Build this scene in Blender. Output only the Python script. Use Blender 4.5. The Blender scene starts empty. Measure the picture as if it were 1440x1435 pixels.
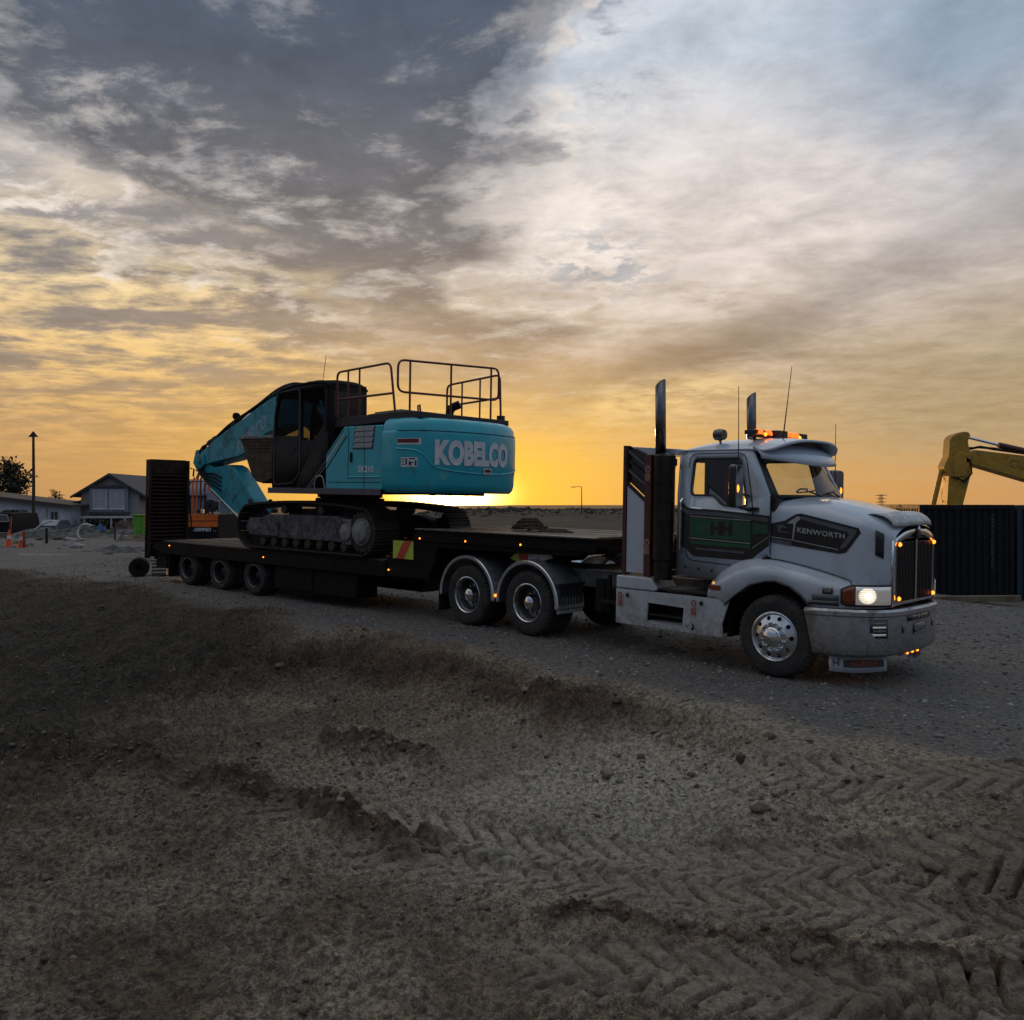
import bpy, bmesh, math, random
import numpy as np
from mathutils import Vector, Matrix

S = bpy.context.scene
COL = S.collection
R = math.radians
rnd = random.Random(7)

# ------------------------------------------------------------------ camera
cam_d = bpy.data.cameras.new('camera')
cam_d.sensor_width = 36.0
cam_d.lens = 32.0
cam_d.shift_y = -0.0066
cam_d.clip_start = 0.05
cam_d.clip_end = 6000.0
cam = bpy.data.objects.new('camera', cam_d)
COL.objects.link(cam)
cam.location = (0, 0, 2.21)
cam.rotation_euler = (R(90), 0, 0)
S.camera = cam

# ------------------------------------------------------------------ exposure
S.view_settings.view_transform = 'Standard'
S.view_settings.look = 'None'
S.view_settings.gamma = 1.0
S.view_settings.use_curve_mapping = False
S.view_settings.exposure = 0.0
S.render.engine = 'CYCLES'
S.cycles.max_bounces = 6
S.cycles.transparent_max_bounces = 12
S.cycles.caustics_reflective = False
S.cycles.caustics_refractive = False
S.cycles.use_denoising = True
S.cycles.sample_clamp_indirect = 4.0

# ------------------------------------------------------------------ node expressions
class E:
    """a shader socket (or number) with arithmetic"""
    nt = None
    def __init__(s, k): s.k = k
    @staticmethod
    def m(op, *a, clamp=False):
        n = E.nt.nodes.new('ShaderNodeMath'); n.operation = op; n.use_clamp = clamp
        for i, v in enumerate(a): E.put(n.inputs[i], v)
        return E(n.outputs[0])
    @staticmethod
    def put(inp, v):
        if isinstance(v, E): v = v.k
        if isinstance(v, bpy.types.NodeSocket): E.nt.links.new(v, inp)
        elif isinstance(v, (tuple, list)):
            n = len(inp.default_value)
            inp.default_value = (list(v) + [1.0])[:n] if n == 4 else list(v)[:n]
        else:
            try: inp.default_value = v
            except TypeError: inp.default_value = [v] * len(inp.default_value)
    def __add__(s, o): return E.m('ADD', s, o)
    __radd__ = __add__
    def __sub__(s, o): return E.m('SUBTRACT', s, o)
    def __rsub__(s, o): return E.m('SUBTRACT', o, s)
    def __mul__(s, o): return E.m('MULTIPLY', s, o)
    __rmul__ = __mul__
    def __truediv__(s, o): return E.m('DIVIDE', s, o)

def emin(a, b): return E.m('MINIMUM', a, b)
def emax(a, b): return E.m('MAXIMUM', a, b)
def clamp(a): return E.m('ADD', a, 0.0, clamp=True)
def smooth(a, lo, hi):
    n = E.nt.nodes.new('ShaderNodeMapRange'); n.interpolation_type = 'SMOOTHSTEP'
    E.put(n.inputs[0], a); n.inputs[1].default_value = lo; n.inputs[2].default_value = hi
    n.inputs[3].default_value = 0; n.inputs[4].default_value = 1
    return E(n.outputs[0])
def gauss(a, w):
    q = a / w
    return E.m('EXPONENT', q * q * -1.0)
def mixc(f, a, b, mode='MIX'):
    n = E.nt.nodes.new('ShaderNodeMix'); n.data_type = 'RGBA'; n.blend_type = mode
    E.put(n.inputs[0], f); E.put(n.inputs[6], a); E.put(n.inputs[7], b)
    return E(n.outputs[2])
def comb(x, y, z):
    n = E.nt.nodes.new('ShaderNodeCombineXYZ')
    for i, v in enumerate((x, y, z)): E.put(n.inputs[i], v)
    return E(n.outputs[0])
def noise(vec, scale=1.0, detail=5.0, rough=0.55, dist=0.0, color=False):
    n = E.nt.nodes.new('ShaderNodeTexNoise')
    if vec is not None: E.put(n.inputs['Vector'], vec)
    n.inputs['Scale'].default_value = scale; n.inputs['Detail'].default_value = detail
    n.inputs['Roughness'].default_value = rough; n.inputs['Distortion'].default_value = dist
    return E(n.outputs['Color' if color else 'Fac'])
def ramp(f, stops, mode='LINEAR'):
    n = E.nt.nodes.new('ShaderNodeValToRGB'); cr = n.color_ramp; cr.interpolation = mode
    while len(cr.elements) < len(stops): cr.elements.new(0.5)
    for e, (p, c) in zip(cr.elements, stops):
        e.position = p; e.color = (c, c, c, 1) if not isinstance(c, (tuple, list)) else (*c, 1)
    E.put(n.inputs[0], f)
    return E(n.outputs[0])
def vmath(op, a, b=None, scale=None):
    n = E.nt.nodes.new('ShaderNodeVectorMath'); n.operation = op
    E.put(n.inputs[0], a)
    if b is not None: E.put(n.inputs[1], b)
    if scale is not None: E.put(n.inputs['Scale'], scale)
    return E(n.outputs[0] if op not in ('LENGTH', 'DOT_PRODUCT', 'DISTANCE') else n.outputs[1])
def sep(v):
    n = E.nt.nodes.new('ShaderNodeSeparateXYZ'); E.put(n.inputs[0], v)
    return [E(o) for o in n.outputs]

# ------------------------------------------------------------------ dusk sky with cloud
SUN_AZ, SUN_EL = -3.8, 0.55          # degrees left of the view axis, degrees above the horizon
w = bpy.data.worlds.new('World'); S.world = w; w.use_nodes = True
E.nt = w.node_tree; E.nt.nodes.clear()
tc = E.nt.nodes.new('ShaderNodeTexCoord')
D = E(tc.outputs['Generated'])
dx, dy, dz = sep(D)
az = E.m('ARCTAN2', dx, dy) * (180 / math.pi)
el = E.m('ARCSINE', dz) * (180 / math.pi)
aza = E.m('ABSOLUTE', az - SUN_AZ)
front = smooth(aza, 100, 25)
# planar cloud-deck coordinates: the clouds crowd together toward the horizon
den = emax(dz, 0.0) + 0.10
px, py = dx / den, dy / den
P3 = comb(px, py, 0.0)
n_big = noise(P3, 0.85, 6, 0.55)
n_mid = noise(vmath('ADD', P3, (7.3, 2.1, 0)), 2.2, 7, 0.62, 0.3)
n_fin = noise(vmath('ADD', comb(px, py * 0.8, 0.0), (1.7, 9.1, 3)), 7.0, 6, 0.65, 0.4)
# wind-drawn streaks
n_str = noise(comb(px * 0.75 + py * 0.30, py * 1.7 - px * 0.75, 2.0), 1.5, 8, 0.64, 0.3)
n_br = noise(vmath('ADD', comb(px * 1.0 + py * .15, py * 1.15, 0.0), (3.1, 4.4, 5)), 3.4, 9, 0.66, 0.2)
n_w2 = noise(vmath('ADD', P3, (11.3, 5.1, 7)), 1.5, 5, 0.55, 0.2)
wob = (n_big - 0.5) * 18.0 + (n_mid - 0.5) * 14.0
elw = el + wob * 0.30
ELN = clamp(elw / 90.0)
c_front = ramp(ELN, [(0.0, (.60, .31, .115)), (.035, (.57, .345, .16)), (.085, (.48, .365, .265)), (.15, (.60, .525, .48)),
                     (.22, (.72, .67, .66)), (.29, (.56, .63, .72)), (.45, (.68, .67, .68)), (1.0, (.88, .82, .75))])
c_back = ramp(ELN, [(0.0, (.115, .105, .125)), (.10, (.095, .12, .17)), (.22, (.085, .13, .215)), (.45, (.28, .32, .38)), (1.0, (.88, .82, .75))])
sky = mixc(front, c_back, c_front)
# right-hand side turns bluer high up, more olive low down
sky = mixc(smooth(az + (n_w2 - .5) * 12, 13, 27) * smooth(el + (n_mid - .5) * 8, 13, 25) * 0.92, sky, (.265, .345, .445))
sky = mixc(smooth(az, 8, 26) * smooth(el, 1, 5) * smooth(el, 15, 7) * 0.75 * front, sky, (.37, .285, .17))
# white torn cloud above the middle
m_w = gauss(az - 3.0 + (n_w2 - .5) * 14, 8.0) * gauss(el - 17.0 + (n_w2 - .5) * 9, 7.5) * smooth(n_br * 0.6 + n_fin * 0.4, 0.38, 0.58)
sky = mixc(m_w * 0.9, sky, (.92, .84, .77))
m_w2 = gauss(az - 16.0 + (n_mid - .5) * 16, 10.0) * gauss(el - 15.0 + (n_mid - .5) * 8, 6.0) * smooth(n_br * .5 + n_str * .5, 0.40, 0.60)
sky = mixc(m_w2 * 0.65, sky, (.82, .72, .68))
# small ripples of grey inside it
m_r = gauss(az - 5.5, 5.0) * gauss(el - 14.6, 2.4) * smooth(n_fin, 0.46, 0.60)
sky = mixc(m_r * 0.85, sky, (.27, .31, .37))
# grey scraps at the upper middle
m_s = gauss(az - 4.0 + (n_w2 - .5) * 10, 6.5) * smooth(el, 18, 25) * smooth(n_br, 0.47, 0.62)
sky = mixc(m_s * 0.8, sky, (.20, .24, .31))
# long drawn-out grey bank low on the right with a lit strip beneath
bank = el - (7.5 + (az - 5.0) * 0.23) - (n_mid - 0.5) * 3.0 - (n_br - 0.5) * 1.8
m_b = gauss(bank, 1.5) * smooth(az, -1, 9) * smooth(az, 23, 14)
sky = mixc(m_b * 0.88, sky, (.225, .18, .16))
lit = el - (5.9 + (az - 5.0) * 0.13) - (n_str - 0.5) * 2.0
m_l = gauss(lit, 1.0) * smooth(az, 3, 6) * smooth(az, 18, 11) * smooth(n_str * .6 + n_fin * 0.4, 0.40, 0.54)
sky = mixc(m_l * 0.95, sky, (.76, .56, .30))
bank2 = el - (11.5 + (az - 18.0) * 0.34) - (n_mid - 0.5) * 4.2 - (n_br - 0.5) * 2.5
m_b2 = gauss(bank2, 2.0) * smooth(az, 13, 21) * front
sky = mixc(m_b2 * 0.50, sky, (.29, .27, .275))
# golden streaks low on the left
low_l = smooth(az + (n_w2 - .5) * 10, -1, -13) * smooth(el, 24, 12) * front
streak = smooth(n_str * 0.45 + n_br * 0.35 + n_mid * 0.2, 0.45, 0.57)
gold = ramp(clamp(el / 24.0), [(0.0, (.46, .245, .11)), (.20, (.62, .37, .16)), (.34, (.88, .57, .22)), (.52, (.90, .68, .37)), (1.0, (.66, .59, .50))])
grey_l = ramp(clamp(el / 24.0), [(0.0, (.45, .25, .12)), (.16, (.46, .275, .14)), (.34, (.27, .225, .21)), (.6, (.165, .165, .185)), (1.0, (.13, .145, .18))])
sky = mixc(low_l * 0.90, sky, mixc(streak, grey_l, gold))
# mauve grey veil between gold and the dark mass
m_v = gauss(az + 4.0 + (n_w2 - .5) * 14, 8.5) * gauss(el - 8.4 + (n_mid - .5) * 6, 3.0) * smooth(n_big, 0.25, 0.55)
sky = mixc(m_v * 0.80, sky, (.30, .235, .21))
# the dark slate mass over the upper left
el_lo = 8.6 + (az + 3.6) * -0.40
wd2 = (n_w2 - .5) * 26 + (n_br - .5) * 17
edge_r = (az * -1.0 + 0.2 + wd2 + emax(el - 19.0, 0.0) * 0.60) / 6.0
edge_l = (el - el_lo + (n_mid - .5) * 17 + (n_br - .5) * 10) / 5.0
m_d = clamp(emin(edge_r, edge_l) + 0.45 + (n_fin - 0.5) * 1.0)
m_d = m_d * front * smooth(el, 60, 30)
dark = ramp(clamp(el / 32.0), [(.25, (.235, .195, .19)), (.5, (.150, .152, .172)), (.78, (.066, .083, .120)), (1.0, (.050, .078, .130))])
dark = mixc(smooth(n_br * .6 + n_mid * .4, 0.50, 0.62) * (0.80 - smooth(el, 20, 29) * .35), dark, (.50, .47, .45))
dark = mixc(smooth(n_fin * .5 + n_mid * .5, 0.54, 0.66) * 0.45, dark, (.33, .34, .37))
dark = mixc(smooth(n_w2 * .6 + n_br * .4, 0.50, 0.36) * 0.6, dark, (.062, .074, .108))
rim = smooth(m_d, .02, .30) * smooth(m_d, .80, .38) * smooth(n_br * .5 + n_fin * .5, .42, .60) * smooth(el, 7, 14)
sky = mixc(m_d * 0.95, sky, dark)
sky = mixc(rim * 0.60, sky, (.88, .80, .73))
# fine grain of the cloud everywhere in front
sky = vmath('SCALE', sky, scale=1.0 + ((n_fin - .5) * .60 + (n_br - .5) * .75) * front * smooth(el, 1.0, 6.0))
# glow round the sun
sd = Vector((math.sin(R(SUN_AZ)) * math.cos(R(SUN_EL)), math.cos(R(SUN_AZ)) * math.cos(R(SUN_EL)), math.sin(R(SUN_EL))))
ang = E.m('SQRT', (az - SUN_AZ) * (az - SUN_AZ) * 0.30 + (el - SUN_EL) * (el - SUN_EL) * 1.3)
sky = mixc(clamp(E.m('EXPONENT', ang * -0.20) * 1.45), sky, (1.15, .66, .05))
g3 = E.m('EXPONENT', ang * ang * -0.75)
glow = vmath('SCALE', (14.0, 9.5, 3.2), scale=g3)
sky = vmath('ADD', sky, glow)
# a trace of the physical sky behind it all
sk = E.nt.nodes.new('ShaderNodeTexSky'); sk.sky_type = 'NISHITA'; sk.sun_disc = False
sk.sun_elevation = R(SUN_EL); sk.sun_rotation = R(SUN_AZ)
sky = vmath('ADD', sky, vmath('SCALE', E(sk.outputs[0]), scale=0.01))
# under the horizon: dim earth
sky = mixc(smooth(el, 0.0, -3.0), sky, (.06, .05, .045))
bg = E.nt.nodes.new('ShaderNodeBackground'); E.put(bg.inputs[0], sky); bg.inputs[1].default_value = 1.0
wo = E.nt.nodes.new('ShaderNodeOutputWorld'); E.nt.links.new(bg.outputs[0], wo.inputs[0])

sun_d = bpy.data.lights.new('sun', 'SUN'); sun_d.energy = 3.5; sun_d.angle = R(0.6); sun_d.color = (1.0, .50, .16)
sun = bpy.data.objects.new('sun', sun_d); COL.objects.link(sun)
sun.rotation_euler = (-sd).to_track_quat('-Z', 'Y').to_euler()
sun.location = (-30, 500, 12)

# ------------------------------------------------------------------ materials
MATS = {}
def mat(name, col, rough=0.5, metal=0.0, var=0.12, scale=6.0, bump=0.0, bscale=40.0, dirt=0.0, dcol=(.09, .075, .06),
        coat=0.0, emit=None, estr=0.0, spec=0.5, low=None):
    """a procedural surface: colour that wanders a little, uneven gloss, fine relief, dust that has settled in patches"""
    if name in MATS: return MATS[name]
    m = bpy.data.materials.new(name); m.use_nodes = True
    nt = m.node_tree; nt.nodes.clear(); E.nt = nt
    out = nt.nodes.new('ShaderNodeOutputMaterial'); b = nt.nodes.new('ShaderNodeBsdfPrincipled')
    nt.links.new(b.outputs[0], out.inputs[0])
    co = E(nt.nodes.new('ShaderNodeTexCoord').outputs['Object'])
    n1 = noise(co, scale, 5, 0.6)
    c = mixc(smooth(n1, 0.3, 0.7), tuple(x * (1 - var) for x in col), tuple(min(1, x * (1 + var)) for x in col))
    rg = clamp(rough + (noise(co, scale * 2.3, 4) - 0.5) * 0.25)
    if dirt > 0:
        d1 = smooth(noise(co, 3.1, 8, 0.68, 0.6), 0.62 - dirt * 0.30, 0.80 - dirt * 0.22)
        c = mixc(d1 * min(1, dirt * 1.3), c, dcol)
        rg = clamp(rg + d1 * 0.35)
    if low:   # road film thrown up from the wheels: heavier toward the bottom of the vehicle
        d2 = smooth(sep(co)[2] + (noise(co, 2.6, 7, .66) - .5) * 1.1, low[0], low[1]) * smooth(noise(co, 22, 5, .7), .25, .62)
        c = mixc(d2 * .85, c, dcol); rg = clamp(rg + d2 * .4)
    E.put(b.inputs['Base Color'], c); E.put(b.inputs['Roughness'], rg)
    b.inputs['Metallic'].default_value = metal
    b.inputs['Coat Weight'].default_value = coat; b.inputs['Coat Roughness'].default_value = 0.08
    b.inputs['Specular IOR Level'].default_value = spec
    if emit:
        b.inputs['Emission Color'].default_value = (*emit, 1); b.inputs['Emission Strength'].default_value = estr
    if bump > 0:
        bn = nt.nodes.new('ShaderNodeBump'); bn.inputs['Strength'].default_value = 1.0; bn.inputs['Distance'].default_value = bump
        E.put(bn.inputs['Height'], noise(co, bscale, 6, 0.6)); nt.links.new(bn.outputs[0], b.inputs['Normal'])
    MATS[name] = m
    return m

def glass(name, tint=(.75, .8, .82), refl=1.0):
    m = bpy.data.materials.new(name); m.use_nodes = True
    nt = m.node_tree; nt.nodes.clear(); E.nt = nt
    out = nt.nodes.new('ShaderNodeOutputMaterial')
    t = nt.nodes.new('ShaderNodeBsdfTransparent'); g = nt.nodes.new('ShaderNodeBsdfGlossy')
    co = E(nt.nodes.new('ShaderNodeTexCoord').outputs['Object'])
    dust = smooth(noise(co, 4.0, 6, .65), .45, .8)
    E.put(t.inputs[0], mixc(dust * .35, tint, tuple(x * .55 for x in tint)))
    g.inputs['Roughness'].default_value = 0.03
    lw = nt.nodes.new('ShaderNodeFresnel'); lw.inputs[0].default_value = 1.5
    mx = nt.nodes.new('ShaderNodeMixShader')
    E.put(mx.inputs[0], clamp(E(lw.outputs[0]) * refl))
    nt.links.new(t.outputs[0], mx.inputs[1]); nt.links.new(g.outputs[0], mx.inputs[2]); nt.links.new(mx.outputs[0], out.inputs[0])
    return m

# ------------------------------------------------------------------ mesh helpers
def tag(o, label=None, cat=None, group=None, kind=None):
    if label: o['label'] = label
    if cat: o['category'] = cat
    if group: o['group'] = group
    if kind: o['kind'] = kind
    return o
def empty(name, loc=(0, 0, 0), rot=(0, 0, 0), parent=None):
    o = bpy.data.objects.new(name, None); COL.objects.link(o)
    o.empty_display_size = 0.1
    o.location = loc; o.rotation_euler = rot; o.parent = parent
    return o
def thing(name, label, cat, loc=(0, 0, 0), rot=(0, 0, 0), group=None):
    return tag(empty(name, loc, rot), label, cat, group)
def copy_tree(o, parent=None):
    c = o.copy(); COL.objects.link(c); c.parent = parent
    for ch in list(o.children): copy_tree(ch, c)
    return c

class MB:
    """collects shapes for one mesh object"""
    def __init__(s): s.v = []; s.f = []; s.mi = []; s.cur = 0
    def mat(s, i): s.cur = i; return s
    def add(s, vs, fs):
        b = len(s.v); s.v += [tuple(v) for v in vs]
        s.f += [tuple(b + i for i in f) for f in fs]; s.mi += [s.cur] * len(fs)
        return s
    def box(s, x0, x1, y0, y1, z0, z1):
        vs = [(x, y, z) for z in (z0, z1) for y in (y0, y1) for x in (x0, x1)]
        return s.add(vs, [(0, 2, 3, 1), (4, 5, 7, 6), (0, 1, 5, 4), (2, 6, 7, 3), (0, 4, 6, 2), (1, 3, 7, 5)])
    def obox(s, c, sx, sy, sz, M=None):
        vs = [Vector((x * sx / 2, y * sy / 2, z * sz / 2)) for z in (-1, 1) for y in (-1, 1) for x in (-1, 1)]
        c = Vector(c)
        vs = [(M @ v if M else v) + c for v in vs]
        return s.add(vs, [(0, 2, 3, 1), (4, 5, 7, 6), (0, 1, 5, 4), (2, 6, 7, 3), (0, 4, 6, 2), (1, 3, 7, 5)])
    def prism(s, poly, a, b, plane='xz'):
        """polygon in a plane, extruded from a to b along the third axis"""
        def mp(p, t):
            if plane == 'xz': return (p[0], t, p[1])
            if plane == 'yz': return (t, p[0], p[1])
            return (p[0], p[1], t)
        n = len(poly)
        vs = [mp(p, a) for p in poly] + [mp(p, b) for p in poly]
        fs = [tuple(range(n)), tuple(range(2 * n - 1, n - 1, -1))]
        fs += [(i, i + n, (i + 1) % n + n, (i + 1) % n) for i in range(n)]
        return s.add(vs, fs)
    def tube(s, pts, r, n=8, cap=True, closed=False):
        pts = [Vector(p) for p in pts]; m = len(pts); rings = []
        up = None
        for i, p in enumerate(pts):
            if closed: t = pts[(i + 1) % m] - pts[i - 1]
            else: t = pts[min(i + 1, m - 1)] - pts[max(i - 1, 0)]
            t.normalize()
            if up is None:
                up = Vector((0, 0, 1)) if abs(t.z) < 0.9 else Vector((1, 0, 0))
            a = t.cross(up)
            if a.length < 1e-4: a = t.cross(Vector((0, 1, 0)))
            a.normalize(); b = a.cross(t); up = b
            rr = r[i] if isinstance(r, (list, tuple)) else r
            rings.append([p + (a * math.cos(2 * math.pi * k / n) + b * math.sin(2 * math.pi * k / n)) * rr for k in range(n)])
        vs = [v for g in rings for v in g]; fs = []
        for i in range(m if closed else m - 1):
            j = (i + 1) % m
            for k in range(n):
                fs.append((i * n + k, i * n + (k + 1) % n, j * n + (k + 1) % n, j * n + k))
        if cap and not closed:
            fs.append(tuple(range(n - 1, -1, -1))); fs.append(tuple((m - 1) * n + k for k in range(n)))
        return s.add(vs, fs)
    def cyl(s, a, b, r, n=16, r2=None): return s.tube([a, b], [r, r if r2 is None else r2], n)
    def lathe(s, prof, n=32, axis='y', c=(0, 0, 0), wob=None):
        """profile of (radius, offset along the axis)"""
        vs = []; m = len(prof)
        for k in range(n):
            a = 2 * math.pi * k / n
            for j, (r, h) in enumerate(prof):
                if wob: r = r + wob(k, j)
                u, v_ = r * math.cos(a), r * math.sin(a)
                p = {'y': (u, h, v_), 'x': (h, u, v_), 'z': (u, v_, h)}[axis]
                vs.append((p[0] + c[0], p[1] + c[1], p[2] + c[2]))
        fs = []
        for k in range(n):
            k2 = (k + 1) % n
            for j in range(m - 1):
                fs.append((k * m + j, k2 * m + j, k2 * m + j + 1, k * m + j + 1))
        return s.add(vs, fs)
    def grid(s, rows):
        m = len(rows[0]); vs = [p for r_ in rows for p in r_]
        fs = [(i * m + j, i * m + j + 1, (i + 1) * m + j + 1, (i + 1) * m + j) for i in range(len(rows) - 1) for j in range(m - 1)]
        return s.add(vs, fs)
    def plate(s, outer, holes, fn):
        """flat outline with holes, mapped to 3-D by fn(u, v); give it a Solidify afterwards"""
        bm = bmesh.new()
        es = []
        for loop in [outer] + list(holes):
            vv = [bm.verts.new((p[0], p[1], 0)) for p in loop]
            es += [bm.edges.new((vv[i], vv[(i + 1) % len(vv)])) for i in range(len(vv))]
        bmesh.ops.triangle_fill(bm, use_beauty=True, use_dissolve=False, edges=es)
        bm.verts.index_update()
        vs = [fn(v.co.x, v.co.y) for v in bm.verts]
        fs = [tuple(v.index for v in f.verts) for f in bm.faces]
        bm.free()
        return s.add(vs, fs)
    def mirror_y(s):
        n = len(s.v); f0 = list(s.f); m0 = list(s.mi)
        s.v += [(x, -y, z) for x, y, z in s.v]
        s.f += [tuple(n + i for i in reversed(f)) for f in f0]; s.mi += m0
        return s
    def mesh(s, name, mats, smooth_ang=35):
        me = bpy.data.meshes.new(name)
        me.from_pydata([tuple(v) for v in s.v], [], s.f)
        for m in (mats if isinstance(mats, (list, tuple)) else [mats]): me.materials.append(m)
        me.polygons.foreach_set('material_index', s.mi)
        bm = bmesh.new(); bm.from_mesh(me)
        bmesh.ops.recalc_face_normals(bm, faces=bm.faces)
        bm.to_mesh(me); bm.free()
        if smooth_ang:
            me.polygons.foreach_set('use_smooth', [True] * len(me.polygons))
            me.set_sharp_from_angle(angle=R(smooth_ang))
        me.update()
        return me
    def build(s, name, mats, parent=None, bevel=0.0, solid=0.0, sub=0, smooth_ang=35, off=0.0, loc=None):
        o = bpy.data.objects.new(name, s.mesh(name, mats, smooth_ang)); COL.objects.link(o)
        o.parent = parent
        if loc: o.location = loc
        if sub:
            md = o.modifiers.new('subsurf', 'SUBSURF'); md.levels = sub; md.render_levels = sub
        if solid:
            md = o.modifiers.new('solid', 'SOLIDIFY'); md.thickness = solid; md.offset = off
        if bevel:
            md = o.modifiers.new('bevel', 'BEVEL'); md.width = bevel; md.segments = 2; md.limit_method = 'ANGLE'
            md.angle_limit = R(40); md.harden_normals = True
        return o

def dup(o, parent=None, loc=None, rot=None, scale=None):
    c = o.copy(); COL.objects.link(c); c.parent = parent if parent is not None else o.parent
    if loc is not None: c.location = loc
    if rot is not None: c.rotation_euler = rot
    if scale is not None: c.scale = scale
    return c

def text_mesh(body, size, depth=0.004, bold=0.0, align='CENTER', space=1.0, shear=0.0):
    cu = bpy.data.curves.new('lettering', 'FONT'); cu.body = body; cu.size = size; cu.extrude = depth; cu.offset = bold
    cu.align_x = align; cu.align_y = 'CENTER'; cu.space_character = space; cu.shear = shear; cu.resolution_u = 4
    o = bpy.data.objects.new('lettering', cu); COL.objects.link(o)
    dg = bpy.context.evaluated_depsgraph_get(); dg.update()
    me = bpy.data.meshes.new_from_object(o.evaluated_get(dg))
    bpy.data.objects.remove(o); bpy.data.curves.remove(cu)
    return me
def lettering(body, size, m, parent, fn, sx=1.0, name='lettering', **k):
    """letters laid on a surface: fn(u, v, w) gives the point (u right, v up, w out)"""
    me = text_mesh(body, size, **k)
    for v in me.vertices: v.co = Vector(fn(v.co.x * sx, v.co.y, v.co.z))
    me.materials.clear(); me.materials.append(m)
    o = bpy.data.objects.new(name, me); COL.objects.link(o); o.parent = parent
    return o

def round_poly(pts, r, n=4):
    """round the corners of a polygon"""
    out = []; m = len(pts)
    for i in range(m):
        p = Vector(pts[i]); a = Vector(pts[i - 1]) - p; b = Vector(pts[(i + 1) % m]) - p
        rr = min(r, a.length * .45, b.length * .45)
        A = p + a.normalized() * rr; B = p + b.normalized() * rr
        for k in range(n + 1):
            t = k / n
            q = A * (1 - t) ** 2 + p * 2 * t * (1 - t) + B * t * t
            out.append((q.x, q.y))
    return out
def arc(cx, cz, r, a0, a1, n):
    return [(cx + r * math.cos(R(a0 + (a1 - a0) * i / n)), cz + r * math.sin(R(a0 + (a1 - a0) * i / n))) for i in range(n + 1)]
# ------------------------------------------------------------------ terrain
def _h(ix, iy, seed):
    n = (ix * 374761393 + iy * 668265263 + seed * 974634541).astype(np.int64) & 0xffffffff
    n = ((n ^ (n >> 13)) * 1274126177) & 0xffffffff
    n = n ^ (n >> 16)
    return (n & 0xffff) / 65535.0
def vnoise(x, y, seed=0):
    ix = np.floor(x).astype(np.int64); iy = np.floor(y).astype(np.int64)
    fx = x - ix; fy = y - iy
    ux = fx * fx * (3 - 2 * fx); uy = fy * fy * (3 - 2 * fy)
    a = _h(ix, iy, seed); b = _h(ix + 1, iy, seed); c = _h(ix, iy + 1, seed); d = _h(ix + 1, iy + 1, seed)
    return (a * (1 - ux) + b * ux) * (1 - uy) + (c * (1 - ux) + d * ux) * uy - 0.5
def fbm(x, y, f, oct=4, gain=0.5, seed=0):
    s = 0; a = 1.0
    for i in range(oct):
        c, sn = math.cos(i * 1.1 + .4), math.sin(i * 1.1 + .4)
        s = s + a * vnoise((x * c - y * sn) * f + i * 17.3, (x * sn + y * c) * f + i * 5.7, seed + i)
        f *= 2.03; a *= gain
    return s
def sst(x, a, b):
    t = np.clip((x - a) / (b - a), 0, 1); return t * t * (3 - 2 * t)

CREST_X = [-60, -30, -15.6, -9.7, -5.5, -3.6, -1.9, -0.2, 1.6, 2.4, 3.2, 4.6, 7.0, 12, 40]
CREST_Y = [44, 34, 27.0, 21.5, 17.4, 16.0, 14.9, 13.2, 11.0, 10.0, 9.3, 8.4, 7.0, 5.0, -6]
BW_X = [-20, -9.7, -5, -3.2, 1.6, 2.6, 3.6, 5, 12]
BW_W = [8.0, 7.0, 4.0, 1.5, 1.15, 1.7, 3.2, 5.0, 6.0]
def curve_pts(ctrl, n=220):
    P = [Vector(p) for p in ctrl]; P = [P[0] * 2 - P[1]] + P + [P[-1] * 2 - P[-2]]
    out = []
    m = len(P) - 3
    for i in range(n):
        t = i / (n - 1) * m; k = min(int(t), m - 1); t -= k
        a, b, c, d = P[k:k + 4]
        out.append(0.5 * ((2 * b) + (c - a) * t + (2 * a - 5 * b + 4 * c - d) * t * t + (3 * b - a - 3 * c + d) * t ** 3))
    return np.array([(p.x, p.y) for p in out])
TRACKS = [ # centre line, half width, lug pitch, depth, lean
    ([(-2.6, 8.35), (-1.0, 7.7), (0.4, 7.1), (2.0, 6.7), (4.2, 6.5), (7.5, 6.9)], 0.34, 0.22, 0.056, 1),
    ([(-1.6, 7.45), (0.0, 6.75), (1.4, 6.2), (3.0, 5.85), (5.0, 5.75), (8, 6.1)], 0.33, 0.22, 0.060, 1),
    ([(0.6, 3.3), (1.4, 4.0), (2.3, 4.7), (3.4, 5.2), (5.2, 5.3)], 0.35, 0.21, 0.064, -1),
    ([(-0.3, 5.4), (0.9, 5.15), (2.0, 4.95), (3.3, 4.6), (5.0, 4.2)], 0.33, 0.22, 0.049, 1),
    ([(1.2, 9.0), (2.6, 8.0), (4.4, 7.6), (7, 7.8)], 0.32, 0.23, 0.038, 1),
]
RIDGES = [ # spoil thrown up in low broken ridges
    ([(-3.3, 9.0), (-2.5, 8.55), (-1.75, 8.15), (-1.2, 7.4), (-0.5, 7.2)], 0.15, 0.20),
    ([(-2.2, 10.3), (-1.3, 9.9), (-0.7, 9.55)], 0.16, 0.22),
    ([(-6.5, 10.2), (-4.6, 9.6), (-3.2, 8.9)], 0.10, 0.3),
    ([(-1.3, 5.05), (-1.05, 4.95)], 0.07, 0.09),
    ([(1.9, 3.75), (2.35, 4.1), (2.5, 4.2)], 0.12, 0.14),
    ([(0.1, 6.0), (0.9, 5.75), (1.9, 5.45), (3.2, 5.3)], 0.055, 0.09),
]
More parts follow.
